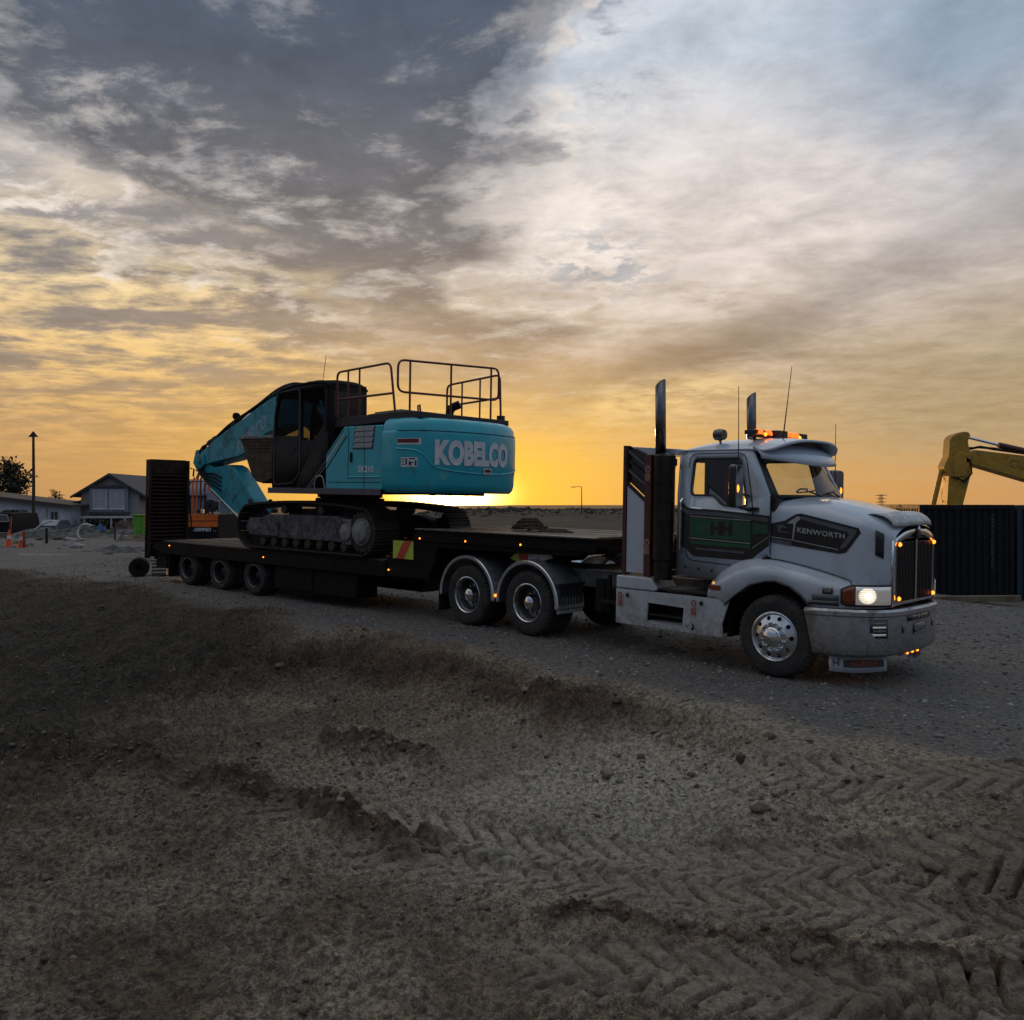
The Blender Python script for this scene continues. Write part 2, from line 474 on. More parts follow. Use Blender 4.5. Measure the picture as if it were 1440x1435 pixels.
def track_uv(X, Y, ctrl, reach):
    C = curve_pts(ctrl)
    seg = np.sqrt(((C[1:] - C[:-1]) ** 2).sum(1)); L = np.concatenate([[0], np.cumsum(seg)])
    x0, y0 = C.min(0) - reach; x1, y1 = C.max(0) + reach
    idx = np.nonzero((X > x0) & (X < x1) & (Y > y0) & (Y < y1))[0]
    if len(idx) == 0: return idx, None, None
    best = np.full(len(idx), 1e9); t = np.zeros(len(idx)); sn = np.zeros(len(idx))
    xs, ys = X[idx], Y[idx]
    for i in range(len(C) - 1):
        d = C[i + 1] - C[i]; l2 = (d * d).sum()
        u = np.clip(((xs - C[i, 0]) * d[0] + (ys - C[i, 1]) * d[1]) / l2, 0, 1)
        qx = xs - (C[i, 0] + u * d[0]); qy = ys - (C[i, 1] + u * d[1])
        dd = qx * qx + qy * qy
        k = dd < best
        best[k] = dd[k]; t[k] = L[i] + u[k] * seg[i]; sn[k] = np.sign(d[0] * qy[k] - d[1] * qx[k])
    return idx, t, np.sqrt(best) * sn

def road_z(X, Y):
    r = (X - 4.146) * -.709 + (Y - 12.35) * .705
    z = .0201 * np.clip(r, -9, 40)
    z = np.where(r > 15, .0201 * 15 + (r - 15) * .0 , z)
    return z - .0201 * 0
def macro(X, Y):
    """the lie of the land"""
    z = road_z(X, Y)
    far = sst(Y, 36, 95)
    z = z * (1 - far) + far * (-0.9 * sst(-X, 5, 40) + 0.0)
    z = z - .35 * sst(X, 8, 14) * sst(Y, 14, 22) * (1 - sst(Y, 60, 90))
    # distant spoil bank that makes the skyline
    rid = np.exp(-((Y - 165) / 16.0) ** 2) * sst(X, -26, -8)
    z = z + rid * (1.25 + 1.1 * fbm(X, Y, .035, 4, .55, 5) + .25 * fbm(X, Y, .3, 3, .5, 9))
    yc = np.interp(X, CREST_X, CREST_Y)
    d = (yc - Y) * .68 + fbm(X, Y, .55, 4, .55, 21) * .95
    wdt = np.interp(X, BW_X, BW_W)
    low = -.52 + .50 * sst(X, .8, 3.4) * sst(Y, 5.8, 8.8)
    t = sst(d, 0, wdt)
    z = z * (1 - t) + (low + .10 * fbm(X, Y, .35, 3, .5, 31)) * t
    return z, d, wdt, t
def height(X, Y, detail=True):
    z, d, wdt, t = macro(X, Y)
    if not detail: return z, t, d
    near = 1 - sst(np.hypot(X, Y), 24, 40)
    fg = t
    slope = np.exp(-((d / wdt - .5) / .33) ** 2) * np.interp(X, [-9, -4, 1.0, 2.9], [.15, 1, 1, .0])
    # bank face: gouged downhill, with hanging lumps
    z = z + slope * (fbm(X * 1.0 + Y * .2, Y, 1.6, 5, .58, 3) * .40 + fbm(X + Y, Y - X, 4.5, 3, .5, 8) * .10)
    # road: packed stone
    z = z + near * (1 - fg) * (fbm(X, Y, .8, 3, .5, 40) * .03 + fbm(X, Y, 12, 2, .5, 41) * .010)
    # churned clay below
    dryL = sst(-X + (Y - 9) * .35, 1.0, 5)
    lump = fbm(X, Y, 3.2, 4, .55, 50)
    clod = np.maximum(fbm(X, Y, 6.5, 3, .6, 55), 0)
    trk = np.zeros_like(X)
    z = z + near * fg * (fbm(X, Y, .9, 3, .5, 48) * .13 + lump * .085 + clod * .13 * (0.45 + .7 * dryL) + fbm(X, Y, 16, 3, .6, 58) * .040)
    # drawn-out smears in the wheeling direction
    smear = np.abs(fbm(X * .45 + Y * .25, Y * 2.2 - X * .35, 2.6, 4, .55, 60)) * .06 * (1 - dryL * .6)
    z = z + near * fg * smear
    for ctrl, hw, pitch, dep, lean in TRACKS:
        idx, s, n = track_uv(X, Y, ctrl, .6)
        if len(idx) == 0: continue
        a = np.abs(n); inside = 1 - sst(a, hw * .86, hw * 1.05)
        rough = np.clip(.95 + 1.1 * fbm(X[idx], Y[idx], 1.3, 3, .5, 70), .25, 1.4)
        ph = (s + lean * a * .95 + .012 * fbm(X[idx], Y[idx], 4, 2, .5, 71)) / pitch + np.where(n > 0, .5, 0)
        fr = ph - np.floor(ph)
        lug = sst(fr, .0, .07) * (1 - sst(fr, .16, .34)) * sst(a, .012, .03)
        rim = np.exp(-((a - hw * 1.12) / .07) ** 2)
        base = z[idx]
        ends = sst(s, 0, .7) * sst(s.max() - s, 0, .7)
        flat = base - near[idx] * fg[idx] * (lump[idx] * .08 + clod[idx] * .125 + fbm(X[idx], Y[idx], 16, 3, .6, 58) * .036 + .85 * smear[idx])
        k = inside * ends
        trk[idx] = np.maximum(trk[idx], k)
        z[idx] = base * (1 - k) + (flat + dep * .12 - dep * 1.35 * lug * rough * (.55 + .9 * np.clip(fbm(X[idx], Y[idx], 9, 3, .6, 77) + .5, 0, 1)) + .010 * fbm(X[idx], Y[idx], 26, 2, .6, 78)) * k + rim * .026 * ends * (1 + 2.2 * fbm(X[idx], Y[idx], 5, 3, .5, 75))
    for ctrl, hh, wd in RIDGES:
        idx, s, n = track_uv(X, Y, ctrl, 1.0)
        if len(idx) == 0: continue
        ends = sst(s, -.05, .3) * sst(s.max() - s, -.05, .3)
        nn = n + .25 * fbm(X[idx], Y[idx], 2.2, 3, .5, 80)
        g = np.exp(-(nn / wd) ** 2) * ends
        z[idx] += g * hh * (1.0 + 1.7 * fbm(X[idx], Y[idx], 4.5, 3, .5, 82) + .45 * np.abs(fbm(X[idx], Y[idx], 13, 3, .55, 84)))
    # vegetation hummocks on the left of the slope
    veg = sst(-X, 2.5, 5.5) * np.exp(-((d - 3.0) / 3.2) ** 2)
    z = z + veg * near * (np.maximum(fbm(X, Y, 4.5, 4, .6, 90), -.1) * .16)
    height.trk = trk
    return z, t, d

def lines(a, b, step): return list(np.arange(a, b, step))
gx = [-1500, -900, -500, -300, -190, -130, -95, -72, -56, -45, -37, -31, -26.5, -23] + lines(-20, -9, .16) + lines(-9, -5, .06) + lines(-5, -2.4, .024) + lines(-2.4, 4.6, .0112) + lines(4.6, 6.4, .024) + lines(6.4, 10, .06) + lines(10, 16, .16)
gx += lines(16, 40, 1.2) + [42, 46, 52, 60, 72, 90, 120, 170, 240, 340, 520, 900, 1500]
gy = [-400, -200, -100, -50, -25, -12, -6, -3, -1, .5, 1.5, 2.2]
y = 2.6
while y < 30: gy.append(y); y += .0112 if 3.2 < y < 8.2 else max(.014, .0040 * y)
while y < 60: gy.append(y); y += .3
while y < 120: gy.append(y); y += 2.5
while y < 215: gy.append(y); y += 2.0
gy += [235, 265, 310, 400, 520, 800, 1400, 3000]
gx = np.array(gx); gy = np.array(gy)
GX, GY = np.meshgrid(gx, gy); fx, fy = GX.ravel(), GY.ravel()
fz, ft, fd = height(fx, fy); TRK = height.trk
fz = np.where(fy > 240, fz - 4 * sst(fy, 240, 420), fz)
me = bpy.data.meshes.new('ground')
nx, ny = len(gx), len(gy)
me.vertices.add(nx * ny)
me.vertices.foreach_set('co', np.stack([fx, fy, fz], 1).ravel())
i = np.arange((nx - 1) * (ny - 1)); cx, cy = i % (nx - 1), i // (nx - 1)
a = cy * nx + cx
quads = np.stack([a, a + 1, a + nx + 1, a + nx], 1).ravel().astype(np.int32)
me.loops.add(len(quads)); me.loops.foreach_set('vertex_index', quads)
me.polygons.add(len(i)); me.polygons.foreach_set('loop_start', np.arange(0, len(quads), 4, dtype=np.int32))
me.update(calc_edges=True)
me.polygons.foreach_set('use_smooth', np.ones(len(i), bool))
at = me.attributes.new('ground_zone', 'FLOAT_COLOR', 'POINT')   # r: clay below the bank, g: bank face, b: turf on the left
yc = np.interp(fx, CREST_X, CREST_Y)
wd_ = np.interp(fx, BW_X, BW_W)
face = np.exp(-((fd / wd_ - .5) / .36) ** 2) * np.interp(fx, [-9, -4, .9, 3.0], [.2, 1, 1, .0])
turf = sst(-fx + (fy - 12) * .12, 3.2, 6.0) * sst(fd, -.4, .8) * (1 - sst(fd, 5.0, 9.0))
colr = np.stack([sst(fd, -.25, .35), face, turf, TRK], 1)
rmask = np.zeros_like(fx)
for ctrl, hh, wd in RIDGES:
    idx, s, n = track_uv(fx, fy, ctrl, 1.0)
    if len(idx):
        nn = n + .25 * fbm(fx[idx], fy[idx], 2.2, 3, .5, 80)
        rmask[idx] = np.maximum(rmask[idx], np.exp(-(nn / (wd * 1.25)) ** 2) * sst(s, -.05, .3) * sst(s.max() - s, -.05, .3))
colr[:, 1] = np.maximum(colr[:, 1], rmask * .95)
at.data.foreach_set('color', colr.astype(np.float32).ravel())
ground = bpy.data.objects.new('ground', me); COL.objects.link(ground); tag(ground, kind='structure')

m = bpy.data.materials.new('clay_and_gravel'); m.use_nodes = True
E.nt = m.node_tree; E.nt.nodes.clear()
out = E.nt.nodes.new('ShaderNodeOutputMaterial'); b = E.nt.nodes.new('ShaderNodeBsdfPrincipled'); E.nt.links.new(b.outputs[0], out.inputs[0])
co = E(E.nt.nodes.new('ShaderNodeTexCoord').outputs['Object'])
an = E.nt.nodes.new('ShaderNodeAttribute'); an.attribute_name = 'ground_zone'
ar, ag, ab = sep(E(an.outputs['Color'])); atk = E(an.outputs['Alpha'])
n1 = noise(co, .55, 6, .6, .4); n2 = noise(co, 3.3, 7, .65, .5); n3 = noise(co, 19, 6, .7); n4 = noise(co, 75, 5, .7)
flat = vmath('MULTIPLY', co, (1, 1, 0.2))
vo = E.nt.nodes.new('ShaderNodeTexVoronoi'); E.put(vo.inputs['Vector'], vmath('ADD', flat, vmath('SCALE', noise(co, 9, 3, color=True), scale=.05))); vo.inputs['Scale'].default_value = 26
vd = E(vo.outputs['Distance']); vcol = E(vo.outputs['Color'])
clay = mixc(smooth(n1, .36, .62), (.235, .165, .105), (.58, .465, .335))
clay = mixc(smooth(n2, .45, .72) * .6, clay, (.55, .485, .40))
clay = mixc(smooth(noise(co, 1.1, 5, .6, .8), .52, .70) * .55, clay, (.27, .175, .105))
clay = mixc(smooth(n3, .60, .38) * .65, clay, (.095, .072, .054))
clay = mixc(smooth(n4, .62, .78) * .5, clay, (.60, .54, .46))
ve = E.nt.nodes.new('ShaderNodeTexVoronoi'); ve.feature = 'DISTANCE_TO_EDGE'; ve.inputs['Scale'].default_value = 13
E.put(ve.inputs['Vector'], vmath('ADD', vmath('MULTIPLY', co, (1, .75, 1)), vmath('SCALE', noise(co, 6, 5, .7, color=True), scale=.16)))
crumb = smooth(E(ve.outputs['Distance']), .0, .16)
crk = (1.0 - crumb) * smooth(n2, .42, .60)
clay = mixc(crk * .40 * (1.0 - atk), clay, (.085, .063, .046))  # dark crack lines: fine shadows between crumbs put into the clay colour
clay = mixc(atk * .45, clay, (.27, .225, .178))
px_, py_, pz_ = sep(co)
pale_mid = gauss(px_ - .9 + (n1 - .5) * 2.5, 2.0) * gauss(py_ - 8.6 + (n2 - .5) * 2.0, 2.0)  # paler clay around the middle of the foreground
clay = mixc(pale_mid * .8, clay, mixc(smooth(n3, .35, .6), (.40, .345, .27), (.72, .65, .55)))
gravel = mixc(smooth(n2, .35, .7), (.170, .158, .150), (.275, .258, .240))
gravel = mixc(smooth(n1, .45, .65) * .55, gravel, (.30, .25, .19))
gravel = mixc(smooth(E(E.nt.nodes.new('ShaderNodeSeparateColor').outputs[0]) if False else sep(vcol)[0], .55, 1.0) * .45, gravel, (.33, .325, .325))
gravel = mixc(smooth(vd, .45, .75) * .6, gravel, (.075, .070, .068))
gravel = mixc(smooth(n4, .62, .75) * .4, gravel, (.38, .375, .37))
bank_c = mixc(smooth(n2, .35, .68), (.085, .054, .036), (.270, .180, .115))  # brown bank clay, darkened further to stand for its face turned from the light
bank_c = mixc(smooth(n3, .60, .40) * .6, bank_c, (.040, .028, .022))
turf_c = mixc(smooth(n3, .38, .66), (.040, .032, .024), (.115, .090, .062))
turf_c = mixc(smooth(n2, .5, .75) * .5, turf_c, (.075, .056, .038))
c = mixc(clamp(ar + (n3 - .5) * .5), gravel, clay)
c = mixc(clamp(ag * 1.2 + (n2 - .5) * .9 - .1), c, bank_c)
c = vmath('SCALE', c, scale=(1.0 + (smooth(n4, .30, .68) * .70 - .35) * (1.0 - atk * .65)) * (1.0 + (smooth(n3, .32, .66) * .46 - .23) * (1.0 - atk * .5)) * (1.0 - .32 * smooth(px_ * -1.0 + (n1 - .5) * 5.0, .6, 3.2) * ar))  # left side darkened: lens vignette painted in together with damp soil
c = mixc(clamp(ab * 1.25 + (n2 - .5) * 1.0), c, turf_c)
field = mixc(smooth(noise(co, .12, 5, .6), .35, .65), (.036, .027, .018), (.085, .062, .040))
c = mixc(smooth(sep(co)[1] + (n1 - .5) * 30 + emax(sep(co)[0], 0.0) * .25, 46, 72), c, field)
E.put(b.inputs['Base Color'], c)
E.put(b.inputs['Roughness'], clamp(.80 + (n2 - .5) * .5 + (n3 - .5) * .2)); b.inputs['Specular IOR Level'].default_value = .35
bn = E.nt.nodes.new('ShaderNodeBump'); bn.inputs['Distance'].default_value = 0.09; bn.inputs['Strength'].default_value = .9
hgt = n3 * (1.15 - .5 * atk) + n4 * .6 + n2 * .5 + vd * (1.0 - ar) * -.5 + crumb * ar * (1.0 - atk) * .16
E.put(bn.inputs['Height'], hgt); E.nt.links.new(bn.outputs[0], b.inputs['Normal'])
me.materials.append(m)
CLAY = m

from mathutils.bvhtree import BVHTree
def gz(x, y):
    z, _, _ = height(np.array([float(x)]), np.array([float(y)])); return float(z[0])

# ------------------------------------------------------------------ loose stones, clods and tufts
def blob_variants(n, seed, squash=.7, sub=1):
    r_ = random.Random(seed); out = []
    for k in range(n):
        bm = bmesh.new(); bmesh.ops.create_icosphere(bm, subdivisions=sub, radius=1)
        sx, sy, sz = r_.uniform(.8, 1.25), r_.uniform(.7, 1.1), squash * r_.uniform(.7, 1.1)
        for v in bm.verts:
            j = 1 + r_.uniform(-.38, .34)
            v.co = Vector((v.co.x * sx * j, v.co.y * sy * j, v.co.z * sz * j))
        bm.verts.index_update()
        out.append((np.array([v.co[:] for v in bm.verts]), np.array([[v.index for v in f.verts] for f in bm.faces])))
        bm.free()
    return out
def scatter(name, pts, sizes, variants, mats, seed, sink=.25, smooth_=False):
    r_ = np.random.default_rng(seed)
    V = []; F = []; base = 0; MI = []
    z, _, _ = height(pts[:, 0], pts[:, 1])
    ang = r_.uniform(0, 6.283, len(pts)); vi = r_.integers(0, len(variants), len(pts)); mi = r_.integers(0, len(mats), len(pts))
    for k in range(len(variants)):
        sel = np.nonzero(vi == k)[0]
        if not len(sel): continue
        v, f = variants[k]
        c, s_ = np.cos(ang[sel])[:, None], np.sin(ang[sel])[:, None]
        sz = sizes[sel][:, None]
        x = (v[None, :, 0] * c - v[None, :, 1] * s_) * sz + pts[sel, 0][:, None]
        y_ = (v[None, :, 0] * s_ + v[None, :, 1] * c) * sz + pts[sel, 1][:, None]
        zz = v[None, :, 2] * sz + z[sel][:, None] + sz * (.5 - sink) * .6
        V.append(np.stack([x, y_, zz], 2).reshape(-1, 3))
        F.append((f[None] + (np.arange(len(sel)) * len(v))[:, None, None] + base).reshape(-1, 3))
        MI.append(np.repeat(mi[sel], len(f)))
        base += len(sel) * len(v)
    V = np.concatenate(V); F = np.concatenate(F); MI = np.concatenate(MI)
    me = bpy.data.meshes.new(name)
    me.vertices.add(len(V)); me.vertices.foreach_set('co', V.ravel())
    me.loops.add(F.size); me.loops.foreach_set('vertex_index', F.ravel().astype(np.int32))
    me.polygons.add(len(F)); me.polygons.foreach_set('loop_start', np.arange(0, F.size, 3, dtype=np.int32))
    for q in mats: me.materials.append(q)
    me.polygons.foreach_set('material_index', MI.astype(np.int32))
    me.update(calc_edges=True)
    if smooth_: me.polygons.foreach_set('use_smooth', np.ones(len(F), bool))
    o = bpy.data.objects.new(name, me); COL.objects.link(o); tag(o, kind='stuff')
    return o
rg = np.random.default_rng(3)
stone_m = [mat('stone_grey', (.21, .205, .20), .8, var=.35, scale=3), mat('stone_pale', (.26, .25, .24), .8, var=.3, scale=3), mat('stone_dark', (.10, .096, .094), .8, var=.3, scale=3)]
clod_m = [mat('clod_grey', (.16, .13, .10), .9, var=.4, scale=4, bump=.01, bscale=60), mat('clod_brown', (.10, .070, .050), .9, var=.4, scale=4, bump=.01, bscale=60),
          mat('clod_pale', (.24, .20, .16), .9, var=.4, scale=4, bump=.01, bscale=60)]
n = 120000
X = rg.uniform(-14, 11, n); Y = rg.uniform(4.5, 34, n)
_, t_, d_ = height(X, Y, False)
keep = (d_ < -.1 + rg.uniform(-.5, .6, n)) & (np.abs(X / Y) < .62) & (rg.uniform(0, 1, n) < np.clip(14 / Y, .15, 1) ** 1.3)
pts = np.stack([X, Y], 1)[keep][:17000]
scatter('road_stones', pts, np.clip(rg.lognormal(-4.15, .42, len(pts)), .006, .045), blob_variants(8, 5, .65), stone_m, 1)
n = 60000
X = rg.uniform(-9, 8, n); Y = 2.6 + (rg.uniform(0, 1, n) ** 1.25) * 16
_, t_, d_ = height(X, Y, False)
clump = fbm(X, Y, 1.3, 3, .55, 140) + .10 * (X < -1) + .12 * np.exp(-((d_ - 1.6) / .7) ** 2)
keep = (d_ > .3) & (np.abs(X / Y) < .62) & (clump > .04 + rg.uniform(-.12, .25, n))
pts = np.stack([X, Y], 1)[keep][:9000]
scatter('soil_clods', pts, np.clip(rg.lognormal(-4.5, .55, len(pts)), .004, .045), blob_variants(9, 8, .62), clod_m[:2], 2, .5)
# bigger lumps along the spoil ridges and under the bank
bp = []
for ctrl, hh, wd in RIDGES[:3] + RIDGES[5:]:
    C = curve_pts(ctrl, 60)
    for k in range(int(34 + len(ctrl) * 9)):
        q = C[rg.integers(0, 60)]; bp.append((q[0] + rg.normal(0, wd * .7), q[1] + rg.normal(0, wd * .7)))
for k in range(150):
    x = rg.uniform(-3.5, 3.2); yq = np.interp(x, CREST_X, CREST_Y) - rg.uniform(.2, 3.2)
    bp.append((x, yq))
bp = np.array(bp)
scatter('spoil_lumps', bp, np.clip(rg.lognormal(-3.55, .45, len(bp)), .012, .075), blob_variants(9, 12, .62, 2), clod_m[:2], 4, .66, False)
# straw-dry grass and weeds over the left of the slope
def tufts(name, n, fn_keep, hmin, hmax, mats, seed, x0, x1, y0, y1):
    g = np.random.default_rng(seed)
    X = g.uniform(x0, x1, n); Y = g.uniform(y0, y1, n)
    z, t_, d_ = height(X, Y); k = fn_keep(X, Y, d_, g)
    X, Y, z = X[k], Y[k], z[k]; m_ = len(X)
    V = np.zeros((m_, 5, 3)); a = g.uniform(0, 6.283, m_); hgt = g.uniform(hmin, hmax, m_); ln = g.uniform(.2, 1.1, m_) * hgt; wv = g.uniform(.0035, .008, m_)
    ca, sa = np.cos(a), np.sin(a)
    for j, (hh, oo, ww) in enumerate([(-.05, 0, 1), (-.05, 0, -1), (.6, .35, .8), (.6, .35, -.8), (1, 1, 0)]):
        V[:, j, 0] = X + ca * ln * oo - sa * wv * ww; V[:, j, 1] = Y + sa * ln * oo + ca * wv * ww; V[:, j, 2] = z + hgt * hh
    F = np.array([[0, 1, 3], [0, 3, 2], [2, 3, 4]])[None] + (np.arange(m_) * 5)[:, None, None]
    me = bpy.data.meshes.new(name); me.vertices.add(m_ * 5); me.vertices.foreach_set('co', V.ravel())
    F = F.reshape(-1, 3); me.loops.add(F.size); me.loops.foreach_set('vertex_index', F.ravel().astype(np.int32))
    me.polygons.add(len(F)); me.polygons.foreach_set('loop_start', np.arange(0, F.size, 3, dtype=np.int32))
    for q in mats: me.materials.append(q)
    me.polygons.foreach_set('material_index', np.repeat(g.integers(0, len(mats), m_), 3).astype(np.int32)); me.update(calc_edges=True)
    o = bpy.data.objects.new(name, me); COL.objects.link(o); return tag(o, kind='stuff')
grass_m = [mat('dry_grass', (.13, .11, .065), .9, var=.3), mat('dull_grass', (.05, .052, .03), .9, var=.3), mat('dead_grass', (.07, .053, .035), .9, var=.3)]
tufts('rough_grass', 26000, lambda X, Y, d, g: (np.abs(X / Y) < .62) & (d > -.2) & (d < 7) & ((-X + (Y - 12) * .12) > 2.6 + g.uniform(0, 2.5, len(X))) & (fbm(X, Y, 1.1, 3, .5, 160) > -.12 + g.uniform(-.1, .2, len(X))),
        .02, .075, grass_m, 11, -15, -2, 8, 27)
# ------------------------------------------------------------------ paints and metals
WHITE = mat('white_paint', (.50, .56, .64), .24, var=.05, scale=2.5, coat=.7, dirt=.30, dcol=(.30, .27, .24), low=(1.55, .75))
WHITE_LOW = mat('dusty_white_paint', (.54, .57, .61), .38, var=.08, scale=3, coat=.25, dirt=.42, dcol=(.23, .195, .16), low=(1.15, .30))
BLACK = mat('black_paint', (.012, .012, .014), .25, coat=.5, dirt=.2)
MATTE = mat('black_steel', (.013, .012, .012), .6, var=.3, dirt=.4, dcol=(.034, .027, .022), bump=.002, spec=.2)
RUBBER = mat('tyre_rubber', (.018, .018, .019), .75, var=.25, dirt=.75, dcol=(.062, .055, .048), bump=.004, bscale=60)
CHROME = mat('chrome', (.80, .80, .80), .12, 1.0, var=.05, dirt=.22, dcol=(.20, .18, .16))
ALLOY = mat('polished_alloy', (.72, .73, .75), .22, 1.0, var=.08, dirt=.45, dcol=(.13, .115, .10))
BUMPER = mat('bumper_metal', (.50, .50, .52), .36, .8, var=.08, dirt=.5, dcol=(.16, .14, .12), low=(1.0, .25))
GREYM = mat('grey_chassis', (.30, .30, .30), .55, .2, var=.2, dirt=.6, dcol=(.13, .11, .095))
DARKSTEEL = mat('dark_steel', (.035, .033, .033), .5, .5, var=.3, dirt=.5, dcol=(.06, .05, .042), bump=.003)
RUSTY = mat('red_brown_shield', (.085, .022, .016), .5, var=.3, dirt=.4, dcol=(.04, .03, .025))
GREEN = mat('green_paint', (.012, .085, .045), .3, coat=.4, dirt=.15)
RED = mat('red_vinyl', (.30, .035, .025), .5, var=.15, dirt=.2)
DULLRED = mat('dull_red_vinyl', (.07, .018, .014), .5)
SILVER = mat('silver_vinyl', (.42, .43, .45), .4, .3)
GREYV = mat('grey_vinyl', (.10, .11, .13), .4)
DARKTRIM = mat('dark_trim', (.02, .02, .022), .5, var=.2)
SEATM = mat('dark_cloth', (.015, .014, .016), .9, var=.2, spec=.1)
GLASS = glass('clear_glass')
TINT = glass('tinted_glass', (.30, .30, .32), .12)
AMBER = mat('amber_lens_lit', (.6, .18, .02), .25, emit=(1.0, .27, .02), estr=3.2)
AMBER_OFF = mat('amber_lens', (.20, .035, .008), .25, coat=.5)
LAMPLIT = mat('headlamp_lit', (.5, .5, .48), .2)
E.nt = LAMPLIT.node_tree
_b = [n for n in E.nt.nodes if n.type == 'BSDF_PRINCIPLED'][0]
_c = E(E.nt.nodes.new('ShaderNodeTexCoord').outputs['Object'])
_x, _y, _z = sep(_c)
_f = E.m('SINE', _y * 260.0) * .5 + .5          # moulded flutes of the lens
_r = vmath('LENGTH', _c)
_b.inputs['Emission Color'].default_value = (1.0, .88, .66, 1)
E.put(_b.inputs['Emission Strength'], clamp(1.0 - _r * 5.0) * (.55 + .6 * _f) * (.6 + noise(_c, 30, 3) * .9) * 1.5)
BULB = mat('bulb_lit', (.8, .8, .75), .2, emit=(1.0, .90, .70), estr=4.5)
LENS = mat('lamp_lens', (.70, .71, .72), .12, .5, emit=(1.0, .9, .75), estr=.10)
MIRRORM = mat('mirror_silver', (.85, .86, .88), .03, 1.0, var=.02)
BLUEHOSE = mat('blue_hose', (.03, .04, .09), .5)

# ------------------------------------------------------------------ wheels
def tyre_mesh(r, wd, rim_r, name, lugs=44):
    """outside face at y = 0, tyre runs inward (+y)"""
    prof = [(rim_r, .035), (rim_r + .012, .006), (rim_r + .05, -.004), (r * .80, -.012), (r * .90, -.004), (r * .955, .012), (r * .985, .035), (r, .06),
            (r, wd * .32), (r - .012, wd * .33), (r - .012, wd * .36), (r, wd * .37), (r, wd * .63), (r - .012, wd * .64), (r - .012, wd * .67), (r, wd * .68),
            (r, wd - .06), (r * .985, wd - .035), (r * .92, wd), (r * .78, wd + .01), (rim_r, wd - .03)]
    n = lugs * 4
    def wob(k, j):
        if j in (5, 6, 7, 16, 17): return -.016 if (k % 4) in (0,) else 0.0
        if j in (3, 4): return 0.0
        return -.006 if (k % 4 == 0 and 8 <= j <= 15) else 0.0
    mb = MB().lathe(prof, n, 'y', wob=wob)
    # raised sidewall rings
    return mb.mesh(name, RUBBER, 30)
DISH = mat('shaded_rim_dish', (.20, .19, .185), .45, .8, var=.3, dirt=.7, dcol=(.05, .042, .036))  # dish darker than the lip: shade of the recess put into the colour
RIMLIP = mat('dull_rim', (.16, .16, .17), .4, .9, dirt=.5, dcol=(.04, .035, .03))
DISHD = mat('shaded_black_dish', (.020, .019, .018), .6, .2, dirt=.5, dcol=(.035, .03, .026), spec=.2)  # trailer dish blackened, shade inside the wheel painted into the metal
def deep_rim_mesh(rr, name, lip=ALLOY):
    """drive wheel: deep dished rim with the hub sitting far in"""
    prof = [(rr + .012, .030), (rr + .016, -.004), (rr + .002, -.010), (rr - .012, .004), (rr - .018, .05), (rr - .035, .062), (rr - .045, .10), (rr - .06, .19), (rr * .66, .215), (rr * .55, .205), (rr * .40, .205), (.0, .205)]
    mb = MB().lathe(prof[:5], 48, 'y').mat(1).lathe(prof[4:], 48, 'y')
    return mb.mesh(name, [lip, DISH if lip is ALLOY else DISHD], 30)
def hub_mesh(rr, y0, name, long=.12, nuts=10, pr=.167, m_=None):
    mb = MB()
    mb.lathe([(.13, y0), (.125, y0 - long * .55), (.105, y0 - long * .75), (.10, y0 - long), (.06, y0 - long - .022), (.0, y0 - long - .028)], 28, 'y')
    for k in range(nuts):
        a = 2 * math.pi * k / nuts
        c = (pr * math.cos(a), 0, pr * math.sin(a))
        mb.cyl((c[0], y0 + .005, c[2]), (c[0], y0 - .038, c[2]), .019, 6)
        mb.cyl((c[0], y0 - .038, c[2]), (c[0], y0 - .055, c[2]), .012, 6, .008)
    return mb.mesh(name, [m_ or CHROME], 30)
def steer_rim_mesh(rr, name):
    """front wheel: flat alloy disc with ten hand holes"""
    mb = MB()
    mb.lathe([(rr + .012, .035), (rr + .016, -.004), (rr + .002, -.010), (rr - .012, .002), (rr - .016, .02)], 60, 'y')
    ring_o, ring_i = rr - .016, rr * .60
    def ring(r, y_, n=120): return [(r * math.cos(2 * math.pi * k / n), y_, r * math.sin(2 * math.pi * k / n)) for k in range(n)]
    holes = []
    for h in range(10):
        a = 2 * math.pi * (h + .5) / 10; rc = rr * .80
        holes.append([(rc * math.cos(a) + .028 * math.cos(t) , rc * math.sin(a) + .028 * math.sin(t)) for t in np.linspace(0, 2 * math.pi, 14, endpoint=False)])
    outer = [(ring_o * math.cos(t), ring_o * math.sin(t)) for t in np.linspace(0, 2 * math.pi, 60, endpoint=False)]
    inner = [(ring_i * math.cos(t), ring_i * math.sin(t)) for t in np.linspace(0, 2 * math.pi, 60, endpoint=False)]
    def dish(u, v):
        r = math.hypot(u, v); return (u, .02 - .05 * (1 - (r - ring_i) / (ring_o - ring_i)), v)
    mb.plate(outer, holes + [inner], dish)
    mb.lathe([(ring_i, -.03), (ring_i - .012, -.024), (rr * .40, -.02), (.0, -.02)], 60, 'y')
    for hl in holes:
        lo = [dish(*p) for p in hl]; n = len(lo)
        mb.add(lo + [(p[0], p[1] + .05, p[2]) for p in lo], [(i, (i + 1) % n, (i + 1) % n + n, i + n) for i in range(n)])
    return mb.mesh(name, [ALLOY], 30)
ME_TYRE = tyre_mesh(.525, .285, .30, 'tyre'); ME_TYRE_S = tyre_mesh(.40, .24, .235, 'tyre_small', 40)
ME_DRIM = deep_rim_mesh(.30, 'rim'); ME_SRIM = steer_rim_mesh(.30, 'rim_front'); ME_TRIM = deep_rim_mesh(.235, 'rim_small', RIMLIP)
